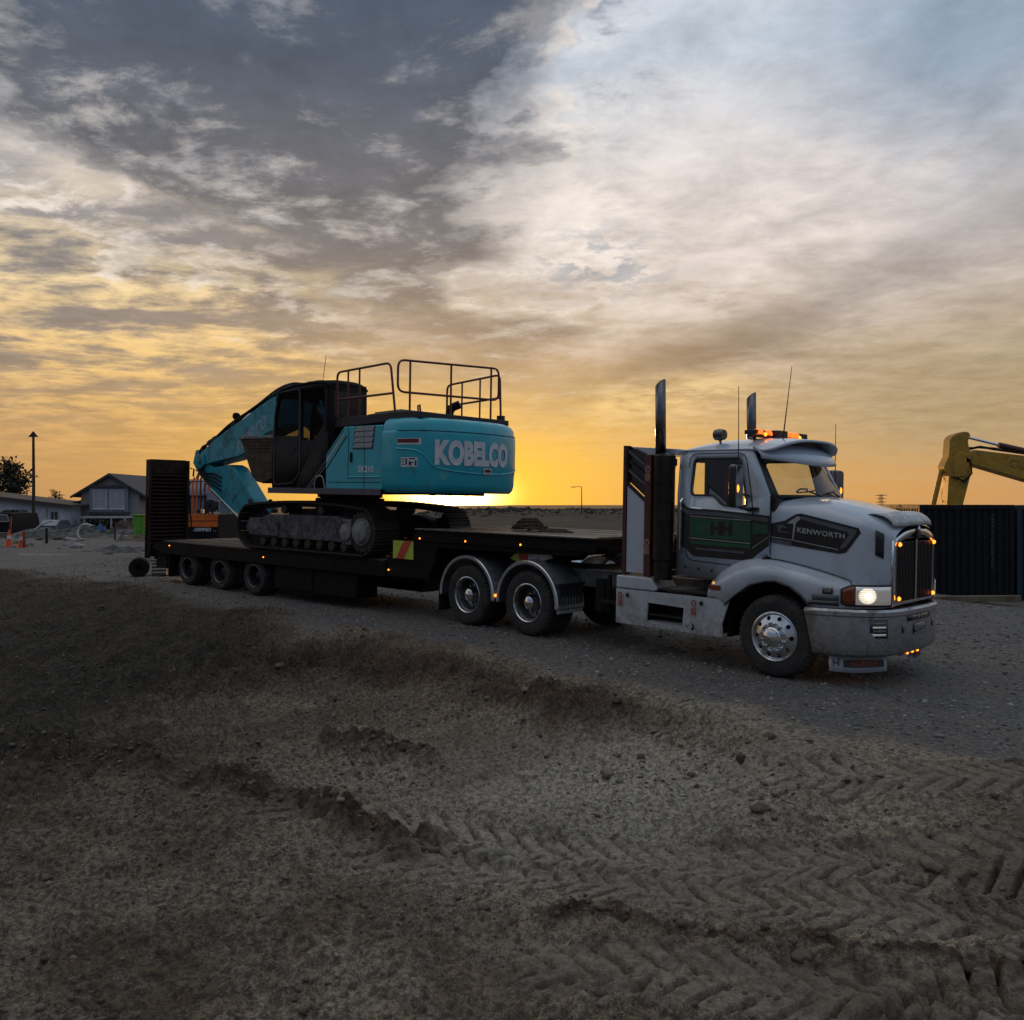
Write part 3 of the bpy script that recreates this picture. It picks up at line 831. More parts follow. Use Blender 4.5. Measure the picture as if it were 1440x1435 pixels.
ME_DHUB = hub_mesh(.3, .205, 'hub', .17); ME_SHUB = hub_mesh(.3, -.02, 'hub_front', .075, 10, .15); ME_THUB = hub_mesh(.235, .205, 'hub_small', .10, 8, .13, DARKSTEEL)
def part(name, me, parent, loc=(0, 0, 0), rot=(0, 0, 0)):
    o = bpy.data.objects.new(name, me); COL.objects.link(o); o.parent = parent; o.location = loc; o.rotation_euler = rot
    return o
def wheel(parent, x, y, z, kind, side, spin=0.0, name='wheel'):
    """side -1: outside faces -y, +1: outside faces +y"""
    e = empty(name, (x, y, z), (0, 0, 0 if side < 0 else math.pi), parent)
    t, r_, h = {'drive': (ME_TYRE, ME_DRIM, ME_DHUB), 'steer': (ME_TYRE, ME_SRIM, ME_SHUB), 'trailer': (ME_TYRE_S, ME_TRIM, ME_THUB)}[kind]
    part('tyre', t, e, rot=(0, spin, 0)); part('rim', r_, e, rot=(0, spin, 0)); part('hub', h, e, rot=(0, spin, 0))
    if kind != 'steer':
        q = part('tyre', t, e, (0, .30 if kind == 'drive' else .255, 0), (0, spin + .1, 0))
    return e

# ------------------------------------------------------------------ the tractor unit
PITCH = R(1.15)
truck = thing('semi_truck', 'white bonneted tractor truck with lit headlights and a green door panel', 'truck', (4.146, 12.35, 0.0), (0, PITCH, R(-44.8)))
for sd_ in (-1, 1):
    wheel(truck, 0.0, sd_ * 1.2, .525, 'steer', sd_, .3)
    wheel(truck, -4.32, sd_ * 1.2, .53, 'drive', sd_, .9)
    wheel(truck, -5.74, sd_ * 1.2, .53, 'drive', sd_, 2.1)
# chassis
ch = MB()
for s_ in (-1, 1): ch.box(-6.55, .95, s_ * .43 - .04, s_ * .43 + .04, .80, 1.08)
for x_ in (-6.5, -5.05, -3.6, -2.4, -1.0): ch.box(x_ - .06, x_ + .06, -.392, .392, .86, 1.03)
ch.build('chassis_rail', GREYM, truck, bevel=.008)
ax = MB()
for x_, z_ in ((0, .47), (-4.32, .53), (-5.74, .53)):
    ax.cyl((x_, -.9, z_), (x_, .9, z_), .075, 12)
for x_ in (-4.32, -5.74): ax.lathe([(.0, -.24), (.15, -.22), (.23, -.08), (.23, .08), (.15, .22), (0, .24)], 16, 'x', (x_, 0, .53))
ax.cyl((-4.3, 0, .60), (-1.2, 0, .75), .05, 10)
for s_ in (-1, 1):
    for x_ in (-4.0, -5.42): ax.cyl((x_, s_ * .5, .55), (x_, s_ * .5, .80), .12, 14)
ax.build('axle', MATTE, truck)
for s_ in (-1, 1):
    air = MB()
    air.cyl((-3.1, s_ * .78, .50), (-3.1, s_ * .78, .98), .13, 18)
    air.box(-3.02, -2.72, s_ * .66 - .2, s_ * .66 + .2, .52, .58)
    air.cyl((-2.85, s_ * .95, .50), (-2.85, s_ * .95, 1.08), .035, 10)
    for k in range(4): air.cyl((-2.75, s_ * (.70 + k * .09), .45), (-2.75, s_ * (.70 + k * .09), .92), .02, 8)
    air.box(-2.98, -2.62, s_ * .9 - .14, s_ * .9 + .14, .64, .70)
    air.build('air_tank', MATTE, truck, bevel=.01)
fw_ = MB()
fw_.prism([(-5.75, 1.13), (-4.55, 1.13), (-4.45, 1.20), (-4.5, 1.235), (-5.6, 1.235), (-5.9, 1.17)], -.45, .45, 'xz')
for s_ in (-1, 1): fw_.box(-5.3, -4.8, s_ * .38 - .04, s_ * .38 + .04, 1.082, 1.13)
fw_.build('fifth_wheel', DARKSTEEL, truck, bevel=.01)
pl = MB(); pl.box(-3.55, -2.6, -.62, .62, 1.085, 1.105)
pl.build('deck_plate', GREYM, truck)
# mudguards over the drive wheels: rolled ribbed chrome
for cx_ in (-4.32, -5.74):
    for s_ in (-1, 1):
        rows = []
        n = 64
        for k in range(n + 1):
            a = R(-4 + 188 * k / n); rib = .010 if (k % 4) < 2 else 0
            rr = .675
            row = []
            for j, (yy, dr) in enumerate([(1.235, -.055), (1.235, -.03), (1.238, -.006), (1.225, .004), (1.19, 0), (1.165, rib), (.70, rib), (.66, 0), (.60, 0)]):
                row.append((cx_ + (rr + dr) * math.cos(a), s_ * yy, .53 + (rr + dr) * math.sin(a)))
            rows.append(row)
        MB().grid(rows).build('mudguard', mat('brushed_guard', (.66, .68, .72), .32, .85, var=.06, dirt=.2, dcol=(.25, .23, .21)), truck, solid=.006, smooth_ang=28)
    # cross strut between the guards
for s_ in (-1, 1):
    mk = MB(); mk.box(-5.06, -5.00, s_ * 1.16 - .03, s_ * 1.16 + .03, .50, .62)
    mk.build('marker_bracket', MATTE, truck)
    part('marker_lamp', MB().lathe([(0, -.03), (.022, -.022), (.03, 0)], 12, 'y').mesh('marker_lamp', AMBER), truck, (-5.03, s_ * 1.195, .585), (0, 0, 0 if s_ < 0 else math.pi))
    fl = MB(); fl.box(-3.67, -3.645, s_ * .92 - .30, s_ * .92 + .30, .42, .56)
    fl.build('guard_skirt', mat('pale_guard_box', (.40, .41, .42), .5, dirt=.3), truck, bevel=.006)
    fl = MB(); fl.box(-3.70, -3.62, s_ * .92 - .32, s_ * .92 + .32, .855, .885)
    for k in range(9): fl.box(-3.655, -3.63, s_ * (.66 + k * .065) - .012, s_ * (.66 + k * .065) + .012, .56, .855)
    fl.build('spray_brush', DARKTRIM, truck)
    # rear mudflap behind the rearmost wheels
    fl = MB(); fl.box(-6.46, -6.44, s_ * .91 - .31, s_ * .91 + .31, .20, .66)
    fl.build('mudflap', MATTE, truck)

# ---- cab shell
def side_y(z): return 1.02 - max(0.0, z - 2.25) * .13
CAB = [(-1.60, 1.18), (-1.62, 2.70), (-1.58, 2.84), (-1.48, 2.905), (-.52, 2.905), (-.47, 2.86), (-.20, 2.31), (-.19, 1.52), (-.50, 1.44), (-.92, 1.22), (-1.0, 1.18)]
WIN = round_poly([(-1.385, 2.80), (-.665, 2.80), (-.515, 2.16), (-.90, 2.17), (-1.02, 2.30), (-1.40, 2.30)], .07, 4)
for s_ in (-1, 1):
    mb = MB().plate(CAB, [WIN], lambda u, v: (u, s_ * side_y(v), v))
    mb.build('cab_side', WHITE, truck, solid=.05, off=-1 if s_ < 0 else 1, smooth_ang=20)
# roof, curved, with rounded rear
def roof_pt(x, t):
    """t from -1 to 1 across"""
    yy = .935 * math.sin(t * math.pi / 2) ; e = abs(math.sin(t * math.pi / 2))
    fr = np.interp(x, [-1.62, -1.5, -1.2, -.7, -.3, -.05], [.0, .6, .92, 1.0, .96, .80])
    zc = 2.905 + .17 * fr
    return (x, yy, 2.895 + (zc - 2.895) * (1 - e ** 3.2))
rows = []
for x_ in (-1.62, -1.57, -1.5, -1.4, -1.2, -.95, -.7, -.5):
    rows.append([roof_pt(x_, t) for t in np.linspace(-1, 1, 21)])
for k, q in enumerate((.25, .5, .75, 1.0)):
    rows.append([(-.5 + q * .47 * math.cos(t * math.pi / 2 * .85) ** .7 if True else 0, p[1], p[2] - .02 * q) for t, p in ((t, roof_pt(-.5 + q * .40, t)) for t in np.linspace(-1, 1, 21))])
MB().grid(rows).build('cab_roof', WHITE, truck, solid=.03, off=1, sub=1, smooth_ang=60)
RWIN = round_poly([(-.88, 2.12), (.88, 2.12), (.82, 2.76), (-.82, 2.76)], .08, 3)
# rear wall with a window
mb = MB().plate([(-1.0, 1.18), (1.0, 1.18), (1.0, 2.3), (.945, 2.86), (-.945, 2.86), (-1.0, 2.3)], [RWIN], lambda u, v: (-1.612 + .0, u, v))
mb.build('cab_rear_wall', WHITE, truck, solid=.03, off=0)
mb = MB().box(-1.60, -.25, -.99, .99, 1.19, 1.24)
mb.build('cab_floor', DARKTRIM, truck)
# windscreen surround: pillars, header, cowl
def ws(t, v):
    """windscreen surface: t across -1..1, v 0 bottom 1 top"""
    yy = t * (.985 - .065 * v)
    bulge = math.cos(t * math.pi / 2 * .97) ** .8
    xb = -.20 + .24 * bulge; xt = -.50 + .26 * bulge
    return (xb + (xt - xb) * v, yy, 2.30 + .54 * v)
T = list(np.linspace(-1, 1, 25)); Tin = [t for t in T if abs(t) <= .92]
mb = MB()
for lo, hi in ((-1, -.90), (.90, 1)):
    mb.grid([[ws(t, v) for t in np.linspace(lo, hi, 4)] for v in np.linspace(-.02, 1.06, 8)])
mb.grid([[ws(t, v) for t in np.linspace(-.90, .90, 23)] for v in (.965, 1.06)])
mb.grid([[ws(t, v) for t in np.linspace(-.90, .90, 23)] for v in (-.02, .035)])
mb.build('windscreen_frame', DARKTRIM, truck, solid=.05, off=-1, smooth_ang=50)
mb = MB().grid([[ws(t, v) for t in np.linspace(-.93, .93, 23)] for v in np.linspace(.02, .985, 7)])
mb.build('windscreen', GLASS, truck, smooth_ang=80)
for s_ in (-1, 1):
    MB().plate(WIN, [], lambda u, v: (u, s_ * (side_y(v) - .025), v)).build('side_window', GLASS, truck)
    # rubber seal round the window
    MB().tube([(p[0], s_ * (side_y(p[1]) + .004), p[1]) for p in WIN], .011, 6, closed=True).build('window_seal', DARKTRIM, truck)
    # door shut line and its lower edge
    dl = round_poly([(-1.46, 2.87), (-.60, 2.87), (-.44, 2.20), (-.42, 1.43), (-.62, 1.36), (-1.46, 1.40)], .12, 4)
    MB().tube([(p[0], s_ * (side_y(p[1]) + .001), p[1]) for p in dl], .007, 5, closed=True).build('door_gap', DARKTRIM, truck)
    hd = MB().tube([(-1.38, s_ * 1.02, 2.12), (-1.36, s_ * 1.055, 2.12), (-1.22, s_ * 1.055, 2.11), (-1.20, s_ * 1.02, 2.11)], .014, 6)
    hd.build('door_handle', CHROME, truck)
    gr = MB().tube([(-1.53, s_ * 1.02, 1.5), (-1.53, s_ * 1.07, 1.54), (-1.53, s_ * 1.07, 2.2), (-1.53, s_ * 1.02, 2.24)], .016, 8)
    gr.build('grab_rail', CHROME, truck)
    # rivets along the sill
    for k in range(5): MB().lathe([(0, -.008), (.016, -.004), (.02, 0)], 10, 'y').build('rivet', DARKTRIM, truck, loc=(-1.46 + k * .21, s_ * 1.022 if s_ < 0 else 1.03, 1.30 - k * .012))
# paint scheme: thin vinyl laid on door and bonnet
def hood_y(x): return .97 - .13 * (x + .2)
def decal(pts, m, fn, t=.003, name='vinyl'):
    return MB().plate(pts, [], lambda u, v: fn(u, v, t)).build(name, m, truck, smooth_ang=0)
for s_ in (-1, 1):
    cabf = lambda u, v, t, s_=s_: (u, s_ * (1.021 + t), v)
    hf = lambda u, v, t, s_=s_: (u, s_ * (hood_y(u) + .004 + t), v)
    decal([(-1.585, 2.22), (-1.43, 2.12), (-.95, 2.10), (-.19, 2.045), (-.19, 1.66), (-.44, 1.47), (-.60, 1.445), (-1.34, 1.455), (-1.44, 1.54), (-1.585, 1.60)], BLACK, cabf, .003, 'black_panel')
    decal([(-1.56, 2.16), (-1.43, 2.085), (-.95, 2.07), (-.21, 2.015), (-.21, 1.965), (-.95, 2.02), (-1.43, 2.03), (-1.56, 2.09)], GREYV, cabf, .006, 'grey_stripe')
    decal([(-1.40, 1.985), (-.46, 1.955), (-.46, 1.70), (-1.40, 1.72)], GREEN, cabf, .006, 'green_panel')
    decal([(-.43, 1.95), (-.21, 1.925), (-.21, 1.82), (-.43, 1.80)], GREEN, cabf, .006, 'green_panel')
    decal([(-1.38, 1.675), (-.46, 1.655), (-.46, 1.605), (-1.38, 1.625)], GREEN, cabf, .006, 'green_stripe')
    decal([(-1.30, 1.575), (-.55, 1.56), (-.55, 1.535), (-1.28, 1.55)], GREYV, cabf, .006, 'grey_stripe')
    for zz, m_ in ((2.005, SILVER), (1.705, SILVER), (1.60, DULLRED)):
        decal([(-1.40, zz + .004), (-.46, zz - .026), (-.46, zz - .036), (-1.40, zz - .006)], m_, cabf, .008, 'pinstripe')
    decal([(-.43, 1.62), (-.20, 1.775), (-.20, 1.767), (-.43, 1.610)], SILVER, cabf, .006, 'pinstripe')
    dn = lettering('HH', .24, mat('emblem_dark', (.028, .012, .010), .5), truck, (lambda u, v, w_, s_=s_: (-.90 - s_ * u * 1.0, s_ * (1.030 + w_), 1.845 + v)), depth=.002, bold=.012, name='door_emblem', space=.92)
    decal([(-.19, 1.95), (-.02, 1.985), (.13, 2.075), (.20, 2.085), (.90, 1.925), (.93, 1.87), (.76, 1.62), (.68, 1.60), (-.19, 1.70)], BLACK, hf, .002, 'bonnet_panel')
    decal([(.20, 2.055), (.885, 1.90), (.87, 1.855), (.75, 1.685), (.69, 1.66), (.69, 1.69), (.79, 1.84), (.77, 1.87), (.20, 2.01)], GREYV, hf, .005, 'bonnet_stripe')
    decal([(-.185, 1.78), (.10, 1.745), (.66, 1.655), (.66, 1.645), (.10, 1.735), (-.185, 1.77)], SILVER, hf, .005, 'pinstripe')
    decal([(-.185, 1.755), (.08, 1.715), (.08, 1.665), (-.185, 1.705)], GREYV, hf, .005, 'bonnet_stripe')
    decal([(-.12, 1.93), (-.04, 1.94), (.02, 1.90), (.02, 1.885), (-.05, 1.90), (-.08, 1.86), (.06, 1.84), (.06, 1.83), (-.10, 1.84)], GREYV, hf, .005, 'bonnet_swoosh')
    decal([(.01, 1.955), (.15, 2.05), (.20, 2.03), (.13, 1.96), (.10, 1.74), (.085, 1.74), (.10, 1.95)], SILVER, hf, .005, 'bonnet_swoosh')
    lettering('KENWORTH', .088, SILVER, truck, (lambda u, v, w_, s_=s_: (.445 - s_ * u, s_ * (hood_y(.445 - s_ * u) + .012 + w_), 1.843 + v - .10 * (-s_ * u))), depth=.003, sx=1.12, bold=.002, space=1.1)
for s_ in (-1, 1):
    MB().tube([(-.205, s_ * .985, 2.30), (-.20, s_ * 1.0, 1.95), (-.20, s_ * 1.0, 1.55), (-.26, s_ * 1.03, 1.475), (-.55, s_ * 1.035, 1.36), (-.92, s_ * 1.035, 1.20)], .017, 6).build('bonnet_seal', DARKTRIM, truck)
# ---- bonnet
def hood_sec(x):
    zc = np.interp(x, [-.2, .2, .5, .8, 1.0, 1.15, 1.27], [2.315, 2.29, 2.24, 2.17, 2.115, 2.05, 1.96])
    ys = hood_y(x) if x <= .95 else np.interp(x, [.95, 1.1, 1.2, 1.27], [hood_y(.95), .755, .68, .63])
    zs = np.interp(x, [-.2, 1.0, 1.27], [2.10, 1.93, 1.78])
    zb = np.interp(x, [-.2, .5, .9, 1.27], [1.40, 1.32, 1.18, 1.0])
    pts = [(0, zc), (ys * .25, zc - .003), (ys * .5, zc - .016), (ys * .72, zc - .05), (ys * .86, zc - .095 * .9), (ys * .95, (zc - .10 + zs) / 2 + .02), (ys * .992, zs), (ys, zs - .10), (ys, (zs + zb) / 2), (ys, zb)]
    return [(x, -p[0], p[1]) for p in reversed(pts)] + [(x, p[0], p[1]) for p in pts[1:]]
rows = [hood_sec(x) for x in (-.195, -.1, .1, .3, .5, .7, .85, .95, 1.05, 1.13, 1.2, 1.25, 1.268)]
MB().grid(rows).build('bonnet', WHITE, truck, smooth_ang=60)
# cowl between bonnet and windscreen
mb = MB().grid([[ (p[0] + .02, p[1], p[2] - .005) for p in (ws(t, -.02) for t in np.linspace(-1, 1, 25))],
                [(-.19 + .0, ws(t, 0)[1], min(2.298, hood_sec(-.195)[9][2] - .02 - .10 * max(0, abs(t) - .6))) for t in np.linspace(-1, 1, 25)]])
mb.build('cowl', WHITE, truck, smooth_ang=60)
# ---- wings (fenders)
fst = [(-.98, 1.17, 1.08, .93), (-.86, 1.30, 1.17, .94), (-.72, 1.395, 1.255, .86), (-.57, 1.46, 1.33, .99), (-.35, 1.50, 1.40, 1.15), (-.12, 1.485, 1.415, 1.215), (0.0, 1.47, 1.41, 1.225), (.2, 1.435, 1.385, 1.175), (.36, 1.40, 1.355, 1.07), (.47, 1.375, 1.33, .955),
       (.62, 1.335, 1.295, .95), (.80, 1.28, 1.25, .955), (.95, 1.235, 1.225, .96), (1.08, 1.215, 1.21, .965), (1.18, 1.205, 1.20, .97), (1.255, 1.20, 1.195, .975)]
def plan_y(x): return float(np.interp(x, [-2, .45, .62, .80, .95, 1.08, 1.18, 1.255], [1.215, 1.21, 1.175, 1.115, 1.04, .95, .84, .66]))
for s_ in (-1, 1):
    rows = []
    for x, zi, zo, zl in fst:
        yo = plan_y(x); yi = min((hood_y(x) if x < .95 else np.interp(x, [.95, 1.1, 1.2, 1.27], [hood_y(.95), .755, .68, .63])) - .02, yo - .015)
        if x < -.2: yi = 1.00
        w_ = yo - yi
        rows.append([(x, s_ * yy, zz) for yy, zz in [(yi, zi), (yi + w_ * .35, zi - (zi - zo) * .25), (yi + w_ * .7, zo), (yi + w_ * .90, zo - .035), (yo, zo - .11), (yo, (zo + zl) / 2 - .02), (yo, zl + .03), (yo - .015, zl), (yo - .05, zl + .005)]])
    MB().grid(rows).build('wing', WHITE, truck, solid=.015, off=1 if s_ > 0 else -1, smooth_ang=60)
    # dark liner of the wheel arch
    pts = arc(0, .525, .70, -8, 188, 24)
    MB().grid([[(p[0], s_ * 1.17, p[1]) for p in pts], [(p[0], s_ * .62, p[1]) for p in pts]]).build('arch_liner', MATTE, truck)
    MB().plate(arc(0, .525, .70, -8, 188, 24) , [], lambda u, v: (u, s_ * .64, v)).build('arch_liner', MATTE, truck)
    MB().tube([(x, s_ * (hood_y(x) + .004 if x < .95 else plan_y(x)), zi + .001) for x, zi, zo, zl in fst[3:13]], .006, 5).build('wing_seam', DARKTRIM, truck)
    # rubber arch lip
    lip = [(x, zl) for x, zi, zo, zl in fst[2:10]]
    MB().tube([(x, s_ * (plan_y(x) + .003), z) for x, z in lip], .012, 6).build('arch_lip', DARKTRIM, truck)
    # head lamp set in the wing corner
    zt, zb = 1.235, 1.015
    xs = list(np.linspace(.83, 1.245, 22))
    def hl(x, z, o): 
        dx_ = .02; tx, ty = 2 * dx_, plan_y(x + dx_) - plan_y(x - dx_); L = math.hypot(tx, ty); nx_, ny_ = -ty / L, tx / L
        return (x + nx_ * o, s_ * (plan_y(x) + ny_ * o), z)
    def lamp_patch(xa, xb, z0f, z1f, o, m_, name, lip=.03):
        xx = np.linspace(xa, xb, 14)
        rows = [[hl(x, z0f(x) + (z1f(x) - z0f(x)) * v, o) for x in xx] for v in np.linspace(0, 1, 5)]
        return MB().grid(rows).build(name, m_, truck, solid=lip, off=0, smooth_ang=50)
    top = lambda x: 1.24 - max(0, .95 - x) ** 1.6 * 1.5
    bot = lambda x: 1.0 + max(0, .88 - x) * .5
    head = lamp_patch(.815, 1.25, lambda x: bot(x) - .012, lambda x: top(x) + .012, .000, DARKTRIM, 'headlight')
    ind = lamp_patch(.835, .955, lambda x: bot(x) + .012, lambda x: top(x) - .012, .012, AMBER_OFF, 'indicator_lens'); ind.parent = head
    refl = lamp_patch(.965, 1.238, lambda x: bot(x) + .012, lambda x: top(x) - .012, .012, LENS, 'reflector'); refl.parent = head
    cxh = 1.075; c0 = Vector(hl(cxh, 1.12, .028)); q = Vector(hl(cxh, 1.12, .1)) - Vector(hl(cxh, 1.12, 0)); q.normalize()
    disc = MB().lathe([(0, .016), (.05, .014), (.080, .008), (.098, -.006)], 28, 'z').build('lamp', LAMPLIT, head)
    blb = MB().lathe([(0, .030), (.018, .028), (.034, .020), (.038, .012)], 16, 'z').build('bulb', BULB, head)
    disc.location = c0; disc.rotation_euler = q.to_track_quat('Z', 'Y').to_euler(); disc.scale = (1.05, 1.02, 1)
    blb.location = c0; blb.rotation_euler = disc.rotation_euler
    # plates on the wing in front of the wheel
    for (xa, xb, za, zb_, m_, nm) in ((.50, .80, 1.045, 1.115, GREYV, 'badge_plate'), (.46, .80, .985, 1.035, BLACK, 'badge_plate'), (.62, .735, 1.125, 1.20, BLACK, 'badge_plate')):
        xx = np.linspace(xa, xb, 6)
        MB().grid([[hl(x, z, .006) for x in xx] for z in (za, zb_)]).build(nm, m_, truck, solid=.006)
    lettering('500', .052, SILVER, truck, lambda u, v, w_, s_=s_: hl(.678 - s_ * u, 1.162 + v, .011 + w_), depth=.001, name='badge_text')
    # side repeater at the wing tail
    sr = MB().box(-.95, -.78, -.012, .012, -.032, .032).build('side_repeater', AMBER_OFF, truck, bevel=.008, loc=(0, s_ * 1.215, 1.075))
    # mesh intake beside the grille
    xx = [1.085, 1.115, 1.145, 1.165]
    ysd = lambda x: float(np.interp(x, [.95, 1.1, 1.2, 1.27], [hood_y(.95), .755, .68, .63]))
    MB().grid([[(x, s_ * (ysd(x) + .008), z + (x - 1.1) * -.6) for x in xx] for z in (1.60, 1.70, 1.80, 1.90)]).build('side_intake', DARKTRIM, truck, solid=.012, off=0)
# ---- grille
def arch_top(y): return 1.93 - .16 * abs(y / .66) ** 2.4
go = [(-.66, .99)] + [(y_, arch_top(y_)) for y_ in np.linspace(-.66, .66, 19)] + [(.66, .99)]
gi = [(-.585, 1.03)] + [(y_, arch_top(y_) - .085) for y_ in np.linspace(-.585, .585, 19)] + [(.585, 1.03)]
MB().plate(go, [gi], lambda u, v: (1.275 - .10 * (u / .66) ** 4 * .35, u, v)).build('grille_surround', CHROME, truck, solid=.03, off=0, bevel=0)
MB().plate(gi, [], lambda u, v: (1.19, u, v)).build('radiator', MATTE, truck)
MB().plate([(-.585, 1.76)] + [(y_, arch_top(y_) - .085) for y_ in np.linspace(-.585, .585, 19)] + [(.585, 1.76)], [], lambda u, v: (1.262, u, v)).build('grille_header', mat('header_grey', (.16, .16, .17), .4, .4), truck, solid=.012)
bar = MB().box(-.012, .012, -.006, .006, 1.03, 1.755).mesh('grille_bar', [mat('dull_bar', (.10, .10, .11), .35, .8, dirt=.4)], 0)
ny_ = 25
for k in range(ny_):
    y_ = -.56 + 1.12 * k / (ny_ - 1)
    part('grille_bar', bar, truck, (1.255, y_, 0))
cb = MB().box(1.235, 1.285, -.018, .018, 1.03, 1.80); cb.build('grille_divider', CHROME, truck, bevel=.006)
bd = MB().prism([(1.27, 1.79), (1.305, 1.79), (1.315, 1.87), (1.30, 1.93), (1.26, 1.95)], -.05, .05, 'xz'); bd.build('bonnet_badge', DULLRED, truck, bevel=.012)
MB().tube([(1.30, 0, 1.90), (1.28, 0, 1.99), (1.24, 0, 2.03)], [.028, .02, .012], 8).build('bonnet_ornament', CHROME, truck)
amb = MB().lathe([(0, -.028), (.014, -.025), (.025, -.012), (.027, 0)], 14, 'y').mesh('marker_lamp', AMBER)
for y_ in (-.545, .545):
    for z_ in (1.075, 1.735): part('marker_lamp', amb, truck, (1.285, y_, z_), (0, 0, R(90)))
# bonnet-front deflector
def hood_top(x, y):
    q = hood_sec(min(x, 1.268)); n_ = len(q) // 2
    ys = [-p[1] for p in reversed(q[:n_ + 1])]; zs = [p[2] for p in reversed(q[:n_ + 1])]
    return float(np.interp(abs(y), ys[:6], zs[:6]))
rows = []
for x_, o_ in ((1.00, -.01), (1.05, .030), (1.12, .066), (1.20, .10), (1.265, .115), (1.31, .06), (1.325, .0)):
    rows.append([(x_ - .10 * abs(t) ** 3, t * .60, hood_top(min(x_, 1.262) - .10 * abs(t) ** 3, t * .60) + o_ * (1 - .25 * abs(t) ** 6)) for t in np.linspace(-1, 1, 21)])
MB().grid(rows).build('stone_deflector', mat('smoky_plastic', (.55, .56, .57), .35, var=.25, scale=9, dirt=.5, dcol=(.2, .19, .18)), truck, solid=.012, smooth_ang=60)
# ---- bumper
plan = [(.43, 1.245), (.62, 1.235), (.80, 1.17), (.95, 1.09), (1.08, .99), (1.19, .87), (1.27, .72), (1.305, .55), (1.325, .28), (1.33, 0)]
plan = plan + [(x, -y_) for x, y_ in reversed(plan[:-1])]
prof = [(-.07, .945), (.0, .95), (.022, .925), (.022, .88), (.0, .865), (0.0, .50), (-.02, .415), (-.06, .385), (-.14, .38)]
rows = []
for k, (x, y_) in enumerate(plan):
    a = Vector(plan[max(k - 1, 0)]); b_ = Vector(plan[min(k + 1, len(plan) - 1)]); t = (b_ - a).normalized(); n_ = Vector((-t.y, t.x))
    if n_.x < 0 and abs(n_.x) > .01: n_ = -n_
    if abs(n_.x) <= .01: n_ = Vector((0, 1 if y_ > 0 else -1))
    rk = np.interp(x, [.43, .9, 1.3], [1, .5, 0])
    rows.append([(x + n_.x * o + (.09 * rk if z_ < .6 else 0), y_ + n_.y * o, z_) for o, z_ in prof])
MB().grid(rows).build('bumper', BUMPER, truck, solid=.006, smooth_ang=30)
def bp_(y_, z_, o=0.0):
    """point on the bumper front at cross position y"""
    ys = [p[1] for p in plan]; xs = [p[0] for p in plan]
    x = float(np.interp(-y_, [-q for q in ys], xs)); d = .02
    x2 = float(np.interp(-(y_ + d), [-q for q in ys], xs)); x1 = float(np.interp(-(y_ - d), [-q for q in ys], xs))
    n_ = Vector((2 * d, x1 - x2)).normalized()
    return (x + n_.x * o, y_ + n_.y * o, z_)
def on_bumper(ya, yb, za, zb_, o, m_, name, t=.012, nn=6, r=0):
    return MB().grid([[bp_(y_, z_, o) for y_ in np.linspace(ya, yb, nn)] for z_ in np.linspace(za, zb_, 3)]).build(name, m_, truck, solid=t, off=0)
for s_ in (-1, 1):
    fr = on_bumper(s_ * .86 - .095, s_ * .86 + .095, .615, .835, .006, BLACK, 'fog_light')
    for k in range(4):
        q = on_bumper(s_ * .86 - .07, s_ * .86 + .07, .645 + k * .045, .668 + k * .045, .014, GREYM if k % 2 else LENS, 'fog_light_bar'); q.parent = fr
    on_bumper(s_ * .47 - .025, s_ * .47 + .025, .66, .76, .006, BLACK, 'tow_slot')
on_bumper(-.36, .36, .79, .855, .006, BLACK, 'bumper_slot')
for y_ in (-.04, .04): on_bumper(y_ - .012, y_ + .012, .79, .855, .012, BUMPER, 'slot_rib')
npb = on_bumper(-.19, .19, .62, .745, .010, BLACK, 'number_plate', .006)
on_bumper(-.18, .18, .628, .636, .016, SILVER, 'plate_border', .002); on_bumper(-.18, .18, .729, .737, .016, SILVER, 'plate_border', .002)
lettering('NXM277', .095, SILVER, truck, lambda u, v, w_: bp_(u, .682 + v, .017 + w_), depth=.001, sx=.98, name='plate_text')
# low air-dam strip and orange marker lamps beneath the bumper
on_bumper(-.34, .34, .345, .385, -.10, WHITE_LOW, 'valance', .02)
for y_ in (-.16, 0.0, .16): part('marker_lamp', amb, truck, (1.25, y_, .372), (0, 0, R(90)), ).scale = (.7, .7, .7)
for xa, ya, xb, yb in ((.70, -1.14, 1.17, -.60), (1.16, .10, 1.10, .62)):
    def flap(u, v, o=0.0, xa=xa, ya=ya, xb=xb, yb=yb):
        t = Vector((xb - xa, yb - ya)); n_ = Vector((t.y, -t.x)).normalized()
        return (xa + t.x * u + n_.x * o, ya + t.y * u + n_.y * o, .395 - .20 * v - .025 * math.sin(u * math.pi) * v)
    L_ = math.hypot(xb - xa, yb - ya)
    fl = MB().grid([[flap(u, v, .03 * v) for u in np.linspace(0, 1, 9)] for v in (0, .4, 1)]).build('front_mudflap', mat('flap_white', (.50, .53, .57), .5, var=.08, dirt=.4, dcol=(.25, .22, .19)), truck, solid=.012, off=0)
    bk = MB().grid([[flap(u, v, .03 * v + .010) for u in np.linspace(.24, .95, 5)] for v in (.30, .72)]).build('flap_panel', BLACK, fl)
    lettering('HORNER', .085, mat('flap_letter_red', (.45, .10, .04), .5), fl, lambda u, v, w_, flap=flap, L_=L_: flap(.60 + u / L_, .51 - v / .20, .03 * .5 + .014 + w_), depth=.001, bold=.002, sx=.95 if xa < 1 else .8, name='flap_text')
    lettering('H', .13, GREYV, fl, lambda u, v, w_, flap=flap, L_=L_: flap(.11 + u / L_, .5 - v / .20, .03 * .5 + .010 + w_), depth=.001, bold=.004, name='flap_text')
